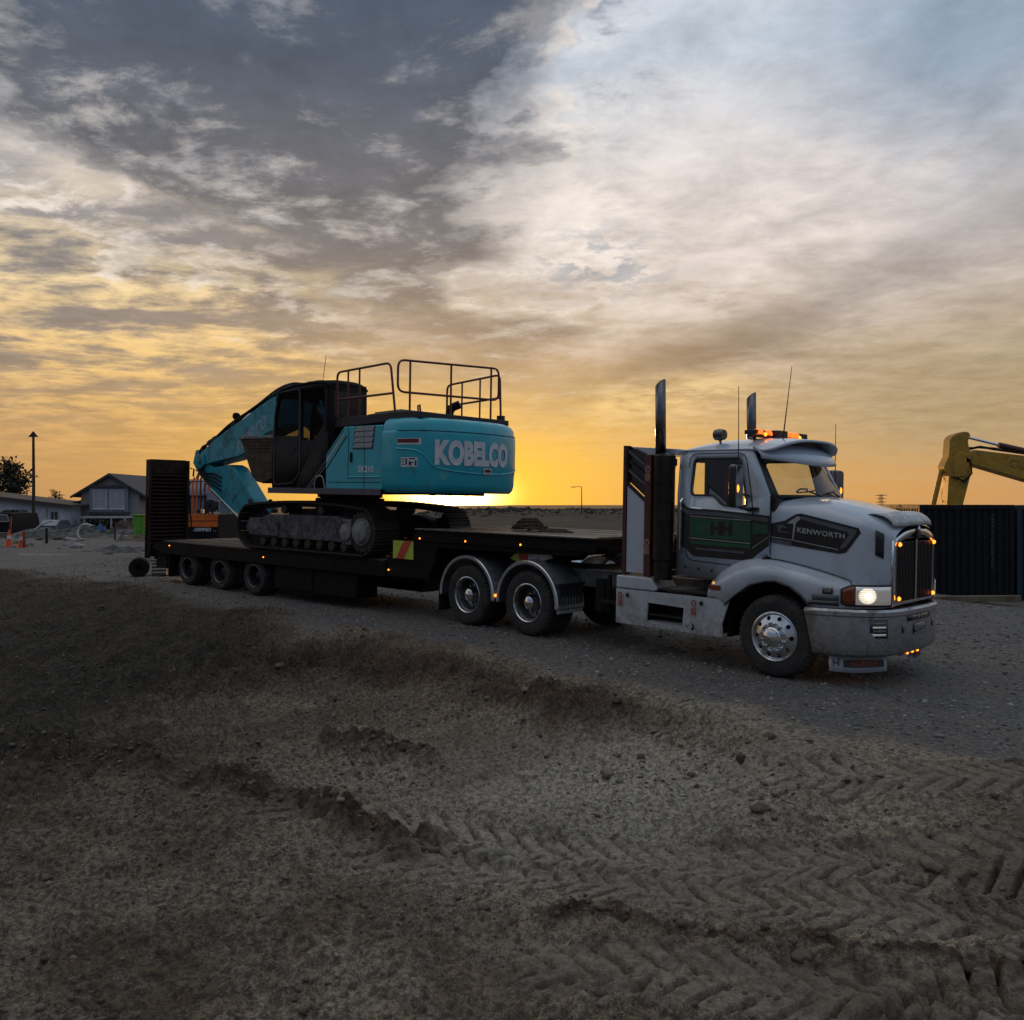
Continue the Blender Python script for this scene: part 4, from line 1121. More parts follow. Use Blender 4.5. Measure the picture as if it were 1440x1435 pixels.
# ---- sun visor over the screen
rows = []
for v, (dx_, zz_) in enumerate([(-.08, 2.985), (.03, 2.975), (.15, 2.92), (.245, 2.845), (.28, 2.79)]):
    rows.append([(ws(t, 1.0)[0] + dx_ * (1 - .55 * abs(t) ** 4), ws(t, 1.0)[1] * (1.0 + .05 * (v > 0)), zz_ - (.03 * abs(t) ** 3 if v < 3 else 0) - .085 * (1 - t * t) * (v / 4) ** 1.5) for t in np.linspace(-1, 1, 25)])
MB().grid(rows).build('sun_visor', WHITE, truck, solid=.018, off=0, smooth_ang=60)
# ---- cab inside
ins = MB(); ins.prism([(-.55, 1.6), (-.2, 1.6), (-.12, 2.28), (-.35, 2.31), (-.58, 2.18)], -.96, .96, 'xz'); ins.build('dashboard', DARKTRIM, truck, bevel=.03)
for y_ in (-.5, .5):
    st = MB(); st.box(-1.25, -.72, y_ - .24, y_ + .24, 1.55, 1.75); st.prism([(-1.36, 1.70), (-1.20, 1.70), (-1.28, 2.16), (-1.40, 2.16)], y_ - .24, y_ + .24, 'xz')
    st.build('seat', SEATM, truck, bevel=.05)
sw = MB().tube([(-.72 + .08 * math.sin(a) , -.48 + .23 * math.cos(a), 2.12 + .20 * math.sin(a)) for a in np.linspace(0, 2 * math.pi, 24, endpoint=False)], .016, 8, closed=True)
sw.cyl((-.72, -.48, 2.12), (-.5, -.48, 2.0), .03, 8); sw.box(-.73, -.71, -.69, -.27, 2.105, 2.135); sw.build('steering_wheel', DARKTRIM, truck)
mi = MB(); mi.tube([(-.28, .15, 2.36), (-.25, .1, 2.40), (-.25, -.1, 2.40), (-.28, -.15, 2.36)], .012, 6); mi.build('dash_rail', DARKTRIM, truck)
# wipers
for y0_, y1_ in ((-.10, -.62), (.55, .08)):
    p0 = Vector(ws(y0_, -.02)); p1 = Vector(ws((y0_ + y1_) / 2, .10)); p2 = Vector(ws(y1_, .07)); pa = Vector(ws(y0_ - .12, .13)); 
    off_ = Vector((.03, 0, .01))
    wp = MB().tube([p0 + off_, p1 + off_], .012, 6); wp.tube([pa + off_, p1 + off_ * 1.2, p2 + off_], .010, 6); wp.build('wiper', DARKTRIM, truck)
# ---- mirrors
for s_ in (-1, 1):
    arm = empty('mirror', (-.50, s_ * 1.02, 2.2), parent=truck)
    hb = [(-.15, -.275), (.15, -.275), (.15, .275), (-.15, .275)]
    head_ = MB().prism(round_poly(hb, .06, 4), -.045, .045, 'yz').build('mirror_head', BLACK, arm, bevel=.02)
    head_.location = (.03, s_ * .38, .22); head_.rotation_euler = (0, 0, s_ * R(-12))
    gl = MB().plate(round_poly([(a * .86, b_ * .92) for a, b_ in hb], .05, 4), [], lambda u, v: (-.049, u, v)).build('mirror_glass', MIRRORM, arm)
    gl.location = head_.location; gl.rotation_euler = head_.rotation_euler
    cvr = MB().prism(round_poly([(a * .92, b_ * .96) for a, b_ in hb], .055, 4), .043, .058, 'yz').build('mirror_cover', mat('dark_chrome', (.30, .31, .33), .12, 1.0, var=.1, dirt=.2), arm, bevel=.012)
    cvr.location = head_.location; cvr.rotation_euler = head_.rotation_euler
    lampm = MB().lathe([(0, -.012), (.022, -.008), (.03, 0)], 12, 'y').build('repeater_lamp', AMBER, arm)
    lampm.location = (.104, s_ * .44, .19); lampm.rotation_euler = (0, 0, R(90)); lampm.scale = (.8, 1, 1.7)
    br = MB(); br.tube([(0, 0, .10), (.02, s_ * .22, .12), (.03, s_ * .40, .14)], .018, 8); br.tube([(.06, 0, -.08), (.04, s_ * .24, -.06), (.03, s_ * .40, -.01)], .02, 8); br.box(-.02, .16, -.03 + s_ * .02, .03 + s_ * .02, -.10, -.05)
    br.build('mirror_arm', BLACK, arm)
# ---- roof gear
lb = MB(); lb.box(-.72, -.62, -.72, .72, 3.10, 3.15); lb.box(-.76, -.58, -.72, -.46, 3.13, 3.19); lb.box(-.76, -.58, .50, .74, 3.12, 3.20); lb.box(-.76, -.56, -.16, .12, 3.10, 3.21)
for y_ in (-.6, 0, .6): lb.box(-.69, -.65, y_ - .02, y_ + .02, 2.98, 3.10)
lbo = lb.build('beacon_bar', DARKTRIM, truck, bevel=.012)
for y_, m_ in ((-.60, AMBER), (-.36, AMBER), (.24, AMBER), (.42, AMBER)):
    q = MB().lathe([(0, .075), (.05, .065), (.075, .03), (.08, -.02)], 16, 'z').build('beacon_lens', mat('beacon_amber_lit', (.5, .10, .01), .3, emit=(1.0, .16, .01), estr=1.6), lbo); q.location = (-.62, y_, 3.145); q.scale = (.9, 1.15, .8)
for y_ in (-.56, .40): 
    q = part('marker_lamp', amb, lbo, (-.535, y_, 3.13), (0, 0, R(90)))
wl = MB(); wl.lathe([(0, -.06), (.07, -.055), (.085, 0), (.075, .06), (.03, .08), (0, .085)], 18, 'x'); wl.cyl((0, 0, -.08), (-.02, 0, -.2), .015, 6); wl.box(-.08, .06, -.03, .03, -.215, -.19)
wlo = wl.build('work_light', mat('lamp_body', (.12, .12, .13), .3, .8), truck); wlo.scale = (1.15, 1.15, 1.0); wlo.location = (-1.13, -.72, 3.135); wlo.rotation_euler = (0, 0, R(180))
# ---- stacks, cans, head board
for s_ in (-1, 1):
    y_ = -1.09 if s_ < 0 else 1.16
    xs0 = -1.79 if s_ < 0 else -1.66
    st = MB(); n = 24; rows = []
    for zz in (0, 1):
        rows.append([(.075 * math.cos(a), .075 * math.sin(a), 2.84 if zz == 0 else 3.80 + (math.cos(a) + 1) * .06) for a in np.linspace(0, 2 * math.pi, n + 1)])
    mid = [(.075 * math.cos(a), .075 * math.sin(a), 3.4) for a in np.linspace(0, 2 * math.pi, n + 1)]
    st.grid([rows[0], mid, rows[1]])
    so = st.build('exhaust_stack', mat('smoked_chrome', (.16, .16, .17), .2, 1.0, var=.2, dirt=.3, dcol=(.04, .035, .03)), truck, solid=.006, off=-1); so.location = (xs0, y_, 0); so.rotation_euler = (0, R(-1.4), 0)
    cn = MB().lathe([(0, 1.10), (.13, 1.10), (.13, 1.36), (.15, 1.38), (.15, 2.66), (.155, 2.68), (.155, 2.84), (.12, 2.86), (.08, 2.88)], 28, 'z', (0, 0, 0))
    co_ = cn.build('exhaust_can', mat('can_steel', (.045, .042, .038), .35, .8, var=.3, dirt=.4, dcol=(.03, .025, .02)), truck); co_.location = (xs0, y_, 0)
    br = MB()
    for zz in (1.45, 2.75): br.box(-1.70, -1.62, y_ - .06, y_ + .06, zz - .05, zz + .05)
    br.build('stack_bracket', MATTE, truck)
    sh = MB().box(-2.07, -1.955, s_ * 1.08 - .10, s_ * 1.08 + .10, 1.13, 2.86).build('heat_shield', RUSTY, truck, bevel=.012)
    ed = MB().box(-2.50, -2.44, s_ * 1.07 - .05, s_ * 1.07 + .06, 1.12, 3.0).build('headboard_edge', RUSTY if s_ < 0 else BLACK, truck, bevel=.006)
    pn = MB().prism([(-2.435, 1.16), (-2.10, 1.16), (-2.10, 2.17), (-2.435, 2.42)], s_ * 1.06, s_ * 1.10, 'xz').build('side_panel', WHITE, truck, bevel=.006)
    MB().prism([(-2.435, 2.42), (-2.10, 2.17), (-2.10, 2.22), (-2.435, 2.47)], s_ * 1.055, s_ * 1.105, 'xz').build('panel_trim', DARKTRIM, truck)
    MB().prism([(-2.435, 2.48), (-2.10, 2.23), (-2.10, 2.86), (-2.435, 3.0)], s_ * 1.03, s_ * 1.05, 'xz').build('louvre_back', BLACK, truck)
    for k in range(3):
        zz = 2.54 + k * .135
        lv = MB().prism([(-2.43, zz + .125), (-2.11, zz - .10), (-2.11, zz - .125), (-2.43, zz + .085)], s_ * 1.05, s_ * 1.09, 'xz').build('louvre', DARKTRIM if k % 2 else GREYV, truck)
    # emblem: an upright hand with a drop in its palm
    def hand(parent, fx, m_, sc=1.0):
        mb = MB()
        mb.plate([(.040 * sc * math.cos(a), .045 * sc * math.sin(a) + .03 * sc) for a in np.linspace(0, 2 * math.pi, 16, endpoint=False)], [[(.024 * sc * math.cos(a), .028 * sc * math.sin(a) + .03 * sc) for a in np.linspace(0, 2 * math.pi, 12, endpoint=False)]], fx)
        mb.plate([(-.008 * sc, .02 * sc), (.008 * sc, .02 * sc), (.008 * sc, .034 * sc), (0, .05 * sc), (-.008 * sc, .034 * sc)], [], fx)
        for k in range(4): 
            a = (-.036 + k * .019) * sc
            mb.plate([(a, -.022 * sc), (a + .013 * sc, -.022 * sc), (a + .013 * sc, -.115 * sc), (a, -.115 * sc)], [], fx)
        return mb.build('hand_emblem', m_, parent, smooth_ang=0)
    hm = mat('faded_pink_vinyl', (.40, .20, .17), .5)
    for zz in (2.62, 1.58): hand(truck, lambda u, v, zz=zz, s_=s_: (-2.012 + u, s_ * (1.183 if s_ < 0 else 1.183), zz + v), hm, 1.15)
    # skirt
    sk_o = [(-2.53, .42), (-.70, .42), (-.80, .62), (-.78, .93), (-2.53, .93)] if False else [(-2.53, .425), (-.745, .425), (-.76, .60), (-.66, .90), (-.70, .925), (-2.53, .925)]
    hole = [(-1.98, .50), (-1.38, .49), (-1.36, .75), (-1.96, .765)]
    MB().plate(sk_o, [hole], lambda u, v: (u, s_ * 1.20, v)).build('tank_skirt', WHITE_LOW, truck, solid=.03, off=-1 if s_ < 0 else 1, bevel=.004)
    MB().prism([(-2.53, .935), (-1.86, .935), (-1.80, .96), (-1.92, 1.115), (-2.53, 1.115)], s_ * .70, s_ * 1.205, 'xz').build('battery_box', WHITE_LOW, truck, bevel=.02)
    MB().box(-2.525, -.80, min(s_ * .60, s_ * 1.165), max(s_ * .60, s_ * 1.165), .44, .92).build('fuel_tank', GREYM, truck, bevel=.04) if False else None
    # step recess
    rc = MB(); rc.box(-2.0, -1.34, min(s_ * .90, s_ * .93), max(s_ * .90, s_ * .93), .46, .80); rc.build('step_back', MATTE, truck)
    for zz in (.505, .60):
        tr = MB()
        for k in range(4): tr.box(-1.97, -1.37, s_ * (1.17 - k * .055) - .012, s_ * (1.17 - k * .055) + .012, zz - .01, zz + .012)
        tr.build('step_tread', GREYM if zz < .55 else DARKSTEEL, truck)
    tk = MB().box(-2.52, -2.02, min(s_ * .62, s_ * 1.16), max(s_ * .62, s_ * 1.16), .45, .92); tk.box(-1.32, -.80, min(s_ * .62, s_ * 1.16), max(s_ * .62, s_ * 1.16), .45, .92); tk.build('fuel_tank', MATTE, truck, bevel=.03)
    for xx_ in (-2.43, -1.18): hand(truck, lambda u, v, xx_=xx_, s_=s_: (xx_ + u, s_ * 1.2325, .80 + v), RED, 1.1)
    for xx_ in (-2.30, -1.06): MB().lathe([(0, -.016), (.025, -.014), (.034, 0)], 14, 'y').build('filler_cap', DARKTRIM, truck, loc=(xx_, s_ * (1.2325), .845)) if s_ < 0 else None
    lettering('U', .075, BLACK, truck, lambda u, v, w_, s_=s_: (-1.28 - s_ * u, s_ * (1.233 + w_), .52 + v), depth=.001, name='skirt_mark')
    MB().plate([(-1.22, .47), (-1.17, .47), (-1.16, .53), (-1.215, .575), (-1.19, .52)], [], lambda u, v, s_=s_: (u, s_ * 1.2335, v)).build('skirt_mark', BLACK, truck)
    # checker-plate catwalk above the tank
    cw_ = MB()
    for k in range(7): cw_.box(-1.84, -.74, s_ * (.70 + k * .075) - .028, s_ * (.70 + k * .075) + .028, .955, .985)
    cw_.build('catwalk', DARKSTEEL, truck, bevel=.004)
    for k in range(3): MB().box(-1.82 + k * .35, -1.56 + k * .35, s_ * 1.235 - .004, s_ * 1.235 + .004, .90, .905).build('skirt_trim', SILVER, truck) if False else None
# head board across the back of the cab
hbm = MB(); hbm.box(-2.50, -2.46, -1.015, 1.015, 1.13, 1.62); hbm.build('headboard', MATTE, truck, bevel=.006)
rf = MB().prism([(-2.46, 2.99), (-1.66, 2.94), (-1.66, 2.86), (-2.10, 2.86), (-2.46, 2.95)], -1.0, 1.0, 'xz'); rf.build('headboard_cap', WHITE, truck, bevel=.01)
# whips and aerials
for (x, y_, z0, x1, y1_, z1) in ((-.62, -1.07, 2.25, -.64, -1.08, 3.74), (-.42, -.28, 3.10, -.31, -.28, 4.06), (-.30, 1.06, 2.3, -.31, 1.06, 3.36)):
    an_ = MB().tube([(x, y_, z0), ((x + x1) / 2, (y_ + y1_) / 2, (z0 + z1) / 2), (x1, y1_, z1)], [.010, .006, .004], 6); an_.cyl((x, y_, z0 - .06), (x, y_, z0 + .08), .016, 8)
    an_.build('aerial', DARKTRIM, truck)
# coiled air lines to the trailer
for k, (y_, m_) in enumerate(((-.55, BLUEHOSE), (-.40, MATTE), (.35, BLUEHOSE))):
    pts = []
    for i in range(200):
        t = i / 199; sag = -.28 * math.sin(t * math.pi)
        pts.append((-2.56 - 1.05 * t + .0, y_ + .055 * math.cos(i * .62) + .1 * t, 1.60 + sag - .05 * t + .055 * math.sin(i * .62)))
    MB().tube(pts, .010, 5).build('air_hose', m_, truck)
# ------------------------------------------------------------------ the low loader
TPOS = (0.528, 15.943, 0.102); TROT = (0, PITCH, R(-40.0))
tr = thing('lowloader_trailer', 'black step-deck low loader trailer carrying the teal excavator', 'trailer', TPOS, TROT)
PLANK = mat('worn_deck_timber', (.075, .062, .050), .8, var=.45, scale=3, bump=.006, bscale=14, dirt=.5, dcol=(.11, .095, .08))
TBLACK = mat('trailer_paint', (.012, .009, .009), .6, var=.25, dirt=.30, dcol=(.024, .015, .013), spec=.12)
HAZY = mat('hazard_yellow', (.50, .58, .06), .4, var=.1, dirt=.2)
HAZR = mat('hazard_red', (.55, .07, .04), .4, var=.1, dirt=.2)
for s_ in (-1, 1):
    b_ = MB(); b_.prism([(-11.05, .80), (-10.6, .70), (-2.70, .70), (-2.70, .99), (-10.6, .99), (-11.05, .93)], s_ * 1.19, s_ * 1.25, 'xz')
    b_.build('side_rail', TBLACK, tr, bevel=.008)
    b_ = MB().box(-11.0, -2.7, s_ * .45 - .05, s_ * .45 + .05, .52, .955); b_.build('main_beam', TBLACK, tr)
    b_ = MB().box(-6.22, -3.60, min(s_ * .62, s_ * 1.16), max(s_ * .62, s_ * 1.16), .20, .69); b_.build('underside_fill', TBLACK, tr, bevel=.03)  # added dark box closing the shaded gap under the deck
    MB().box(-6.16, -4.92, s_ * 1.168 - .006, s_ * 1.168 + .006, .25, .65).build('underside_fill_face', TBLACK, tr, bevel=.005)  # raised face on the added dark box
cross = MB().box(-.045, .045, -1.185, 1.185, .80, .945).mesh('cross_member', [TBLACK], 0)
for k in range(14): part('cross_member', cross, tr, (-10.6 + k * .59, 0, 0))
prng = random.Random(4)
plank_me = []
for v in range(4):
    q = MB()
    L_ = 7.85; n = 10; rows = []
    for k in range(n + 1):
        x = -10.62 + L_ * k / n; j = prng.uniform(-.004, .004)
        rows.append([(x, -.112, .965), (x, -.112, .995 + j), (x, -.100, 1.003 + j), (x, 0, 1.004 + prng.uniform(-.003, .003)), (x, .100, 1.003 + j), (x, .112, .995 + j), (x, .112, .965)])
    plank_me.append(q.grid(rows).mesh('deck_plank', [PLANK], 40))
for k in range(10): part('deck_plank', plank_me[k % 4], tr, (prng.uniform(-.03, .03), -1.07 + k * .238, prng.uniform(0, .008)))
bt = MB().prism([(-11.08, .80), (-10.62, .90), (-10.62, 1.0), (-11.08, .92)], -1.18, 1.18, 'xz').build('beaver_tail', TBLACK, tr, bevel=.01)
for x_ in (-9.55, -8.22, -6.90):
    for s_ in (-1, 1): wheel(tr, x_, s_ * (1.19 if x_ < -5 else .98), .41, 'trailer', s_, x_)
    q = MB().cyl((x_, -.95, .41), (x_, .95, .41), .065, 10); q.build('axle', TBLACK, tr)
for s_ in (-1, 1):
    q = MB().box(-10.35, -10.32, s_ * .96 - .26, s_ * .96 + .26, .16, .80).build('mudflap', TBLACK, tr)
    q = MB().box(-10.95, -10.45, min(s_ * .70, s_ * 1.2), max(s_ * .70, s_ * 1.2), .34, .72).build('ramp_locker', TBLACK, tr, bevel=.02)
# gooseneck
gn = [(-2.70, .72), (-1.60, .72), (-1.48, 1.02), (-1.40, 1.30), (1.55, 1.32), (1.95, 1.44), (1.95, 1.60), (-1.90, 1.595), (-2.02, 1.45), (-2.32, 1.32), (-2.70, 1.03)]
MB().prism(gn, -1.22, 1.22, 'xz').build('gooseneck', TBLACK, tr, bevel=.012)
for s_ in (-1, 1):
    MB().box(-1.95, 1.96, s_ * 1.235 - .015, s_ * 1.235 + .015, 1.40, 1.50).build('gooseneck_rail', TBLACK, tr, bevel=.006)
    MB().box(-1.93, 1.97, s_ * 1.20 - .06, s_ * 1.20 + .06, 1.598, 1.625).build('top_edge', mat('worn_steel_edge', (.16, .15, .14), .4, .7, var=.3, dirt=.4), tr, bevel=.005)
    for x_, z_ in ((-1.80, 1.45), (-.70, 1.45), (.51, 1.45), (-10.25, .90), (-6.48, .845), (-2.60, .84)):
        part('marker_lamp', amb, tr, (x_, s_ * 1.252, z_), (0, 0, 0 if s_ < 0 else math.pi)).scale = (.62, .62, .62)
    hb_ = MB().box(-2.50, -1.98, s_ * 1.232 - .01, s_ * 1.232 + .01, 1.06, 1.385).build('hazard_board', HAZY, tr)
    q = MB().prism([(-2.42, 1.06), (-2.22, 1.06), (-2.02, 1.385), (-2.22, 1.385)] if s_ < 0 else [(-2.06, 1.06), (-2.26, 1.06), (-2.46, 1.385), (-2.26, 1.385)], s_ * 1.243, s_ * 1.247, 'xz').build('hazard_stripe', HAZR, hb_)
tp = MB()
for k in range(7): tp.box(-1.85, 1.90, -1.02 + k * .34 - .16, -1.02 + k * .34 + .16, 1.60, 1.612)
gp_me = MB().box(-1.85, 1.90, -.16, .16, 1.598, 1.614).mesh('top_plate', [DARKSTEEL], 0)
for k in range(7): part('top_plate', gp_me, tr, (0, -1.02 + k * .34, prng.uniform(0, .004)))
MB().cyl((0, 0, 1.24), (0, 0, 1.32), .06, 14).box(-.5, .6, -.5, .5, 1.24, 1.30).build('kingpin_plate', DARKSTEEL, tr)
MB().box(1.90, 1.98, -.9, .9, 1.33, 1.46).build('front_lip', TBLACK, tr, bevel=.01)
for s_ in (-1, 1):
    lg = MB().box(-1.44, -1.28, s_ * .78 - .08, s_ * .78 + .08, .38, 1.30); lg.box(-1.50, -1.22, s_ * .78 - .15, s_ * .78 + .15, .34, .38); lg.build('landing_leg', TBLACK, tr, bevel=.01)
# near ramp, folded upright
rp = empty('loading_ramp', (-11.22, -.78, .55), (0, R(1.0), 0), tr)
RAMPM = mat('ramp_steel', (.045, .022, .017), .6, .0, spec=.2, var=.4, scale=5, dirt=.4, dcol=(.09, .055, .04), bump=.003)
for y_ in (-.50, .50):
    MB().box(-.09, .09, y_ - .03, y_ + .03, 0, 2.40).build('ramp_beam', RAMPM, rp, bevel=.006)
MB().box(-.02, .02, -.47, .47, 2.06, 2.41).build('ramp_toe', RAMPM, rp, bevel=.006)
MB().box(-.07, -.05, -.468, .468, .03, 2.38).build('ramp_back', RAMPM, rp)
rung = MB().prism([(-.05, -.022), (.055, -.022), (.075, 0), (.055, .022), (-.05, .022)], -.468, .468, 'xz').mesh('ramp_rung', [RAMPM], 0)
for k in range(22): part('ramp_rung', rung, rp, (prng.uniform(-.006, .004), 0, .08 + k * .092), (0, 0, prng.uniform(-.006, .006)))
MB().box(-.02, .05, -.56, -.53, .0, 1.5).tube([(.02, .53, 1.9), (.25, .53, .55)], .02, 6).build('ramp_stay', TBLACK, rp)
# far ramp, let down behind
rp2 = empty('loading_ramp', (-11.22, .78, .74), (0, R(-104), 0), tr)
for y_ in (-.50, .50): MB().box(-.09, .09, y_ - .03, y_ + .03, 0, 2.40).build('ramp_beam', RAMPM, rp2, bevel=.006)
for k in range(22): part('ramp_rung', rung, rp2, (0, 0, .08 + k * .092))
# on the gooseneck: a heap of load chains; below it a folded panel
def trailer_pt(x, y, z):
    return Matrix.Translation(TPOS) @ (Matrix.Rotation(TROT[2], 4, 'Z') @ Matrix.Rotation(TROT[1], 4, 'Y')) @ Vector((x, y, z))
def on_trailer(o, x, y, z, rz=0.0):
    o.location = trailer_pt(x, y, z); o.rotation_euler = (Matrix.Rotation(TROT[2], 4, 'Z') @ Matrix.Rotation(TROT[1], 4, 'Y') @ Matrix.Rotation(rz, 4, 'Z')).to_euler()
    return o
CHAIN = mat('rusty_chain', (.07, .045, .032), .55, .5, var=.4, dirt=.5)
heap = MB(); r_ = random.Random(9)
for k in range(6):
    pts = []
    for i in range(40):
        t = i / 39; rad = .42 * (1 - t * .6) * r_.uniform(.85, 1.1)
        pts.append((rad * 1.5 * math.cos(k + t * 9) , rad * math.sin(k + t * 9) * .8, .02 + t * .20 + r_.uniform(0, .02)))
    heap.tube(pts, .017, 5)
hp = heap.build('load_chains', CHAIN); on_trailer(hp, -.35, .05, 1.612); hp.scale = (.62, .7, .95); tag(hp, 'heap of rusty load chains on the gooseneck of the trailer', 'chain')
hp2 = dup(hp); on_trailer(hp2, .30, -.05, 1.612, .3); hp2.scale = (.55, .5, .28); hp2['label'] = 'low spread of rusty chain nearer the truck cab'
hp['group'] = hp2['group'] = 'load chains on the gooseneck'
fp = thing('folded_sign', 'folded yellow and red hazard panel tucked above the drive wheels', 'sign')
q = MB().prism([(-.38, -.03), (-.20, .09), (.42, .11), (.50, .02), (.15, -.09), (-.25, -.08)], -.012, .012, 'xz').build('panel', mat('crumpled_foil', (.55, .56, .52), .35, .2, var=.4, scale=12, dirt=.3, bump=.03, bscale=12), fp)
MB().prism([(-.38, -.03), (-.24, .075), (-.18, -.085), (-.25, -.08)], -.016, -.013, 'xz').build('yellow_patch', HAZY, fp)
MB().prism([(-.17, -.082), (-.22, .075), (-.02, .095), (.0, -.07)], -.016, -.013, 'xz').build('red_patch', HAZR, fp)
fp.location = trailer_pt(.50, -1.02, 1.235); fp.rotation_euler = (0, PITCH, R(-40))

# ------------------------------------------------------------------ the excavator
M_ = Matrix.Rotation(R(140), 4, 'Z') @ Matrix.Rotation(-PITCH, 4, 'Y')
ex = thing('crawler_excavator', 'teal crawler excavator with guard rails loaded on the low loader', 'excavator', trailer_pt(-5.2, 0, 1.012), M_.to_euler())
TEAL = mat('teal_paint', (.016, .41, .51), .32, var=.06, scale=2, coat=.30, dirt=.36, dcol=(.07, .10, .10))
TEALD = mat('teal_paint_muddy', (.014, .32, .41), .42, var=.12, scale=4, coat=.1, dirt=.55, dcol=(.055, .075, .075))
BODYK = mat('cab_black', (.014, .012, .014), .6, dirt=.3, dcol=(.030, .025, .026), spec=.08)
TRACKM = mat('track_steel', (.045, .036, .030), .55, .5, var=.4, dirt=.75, dcol=(.075, .058, .045), bump=.006)
MUDST = mat('mud_caked_frame', (.055, .050, .055), .85, var=.5, scale=11, dirt=.75, dcol=(.155, .145, .15), bump=.05, bscale=15)
DUSTY = mat('dusty_steel', (.24, .235, .235), .7, .2, var=.3, dirt=.6, dcol=(.14, .125, .115))
RAILM = mat('rail_red_oxide', (.15, .042, .032), .4, .3, var=.2, dirt=.2)
BUCKM = mat('worn_bucket_steel', (.060, .045, .033), .6, .4, var=.5, scale=7, dirt=.6, dcol=(.085, .062, .045), bump=.015, bscale=20)
WVIN = mat('white_vinyl', (.70, .70, .74), .4, var=.08, dirt=.2)
# crawler tracks
xi, xs_, rr_ = 1.73, -1.82, .43
loop = []
N_ = 400
def track_loop():
    P = []
    for a in np.linspace(-90, -270, 40): P.append((xs_ + rr_ * math.cos(R(a)), .485 + rr_ * math.sin(R(a))))      # round the sprocket
    for t in np.linspace(0, 1, 40)[1:-1]:
        x = xs_ + (xi - xs_) * t; P.append((x, .485 + rr_ + .085 * math.sin(t * math.pi) ** .8))                     # upper run, held up by the carrier roller
    for a in np.linspace(90, -90, 40): P.append((xi + rr_ * math.cos(R(a)), .485 + rr_ * math.sin(R(a))))
    for t in np.linspace(0, 1, 40)[1:-1]: P.append((xi + (xs_ - xi) * t, .485 - rr_))
    return np.array(P)
LP = track_loop(); seg = np.hypot(*(np.roll(LP, -1, 0) - LP).T); CL = np.r_[0, np.cumsum(seg)]
NS = 49
shoe = MB()
shoe.prism([(-.098, 0), (.098, 0), (.098, .016), (.080, .018), (.076, .045), (.066, .045), (.060, .018), (.006, .018), (.003, .040), (-.007, .040), (-.010, .018), (-.066, .018), (-.072, .045), (-.082, .045), (-.086, .016), (-.098, .014)], -.31, .31, 'xz')
shoe_me = shoe.mesh('track_shoe', [TRACKM], 0)
link_me = MB().prism([(-.10, -.10), (.10, -.10), (.10, 0), (-.10, 0)], -.10, .10, 'xz').mesh('track_link', [TRACKM], 0)
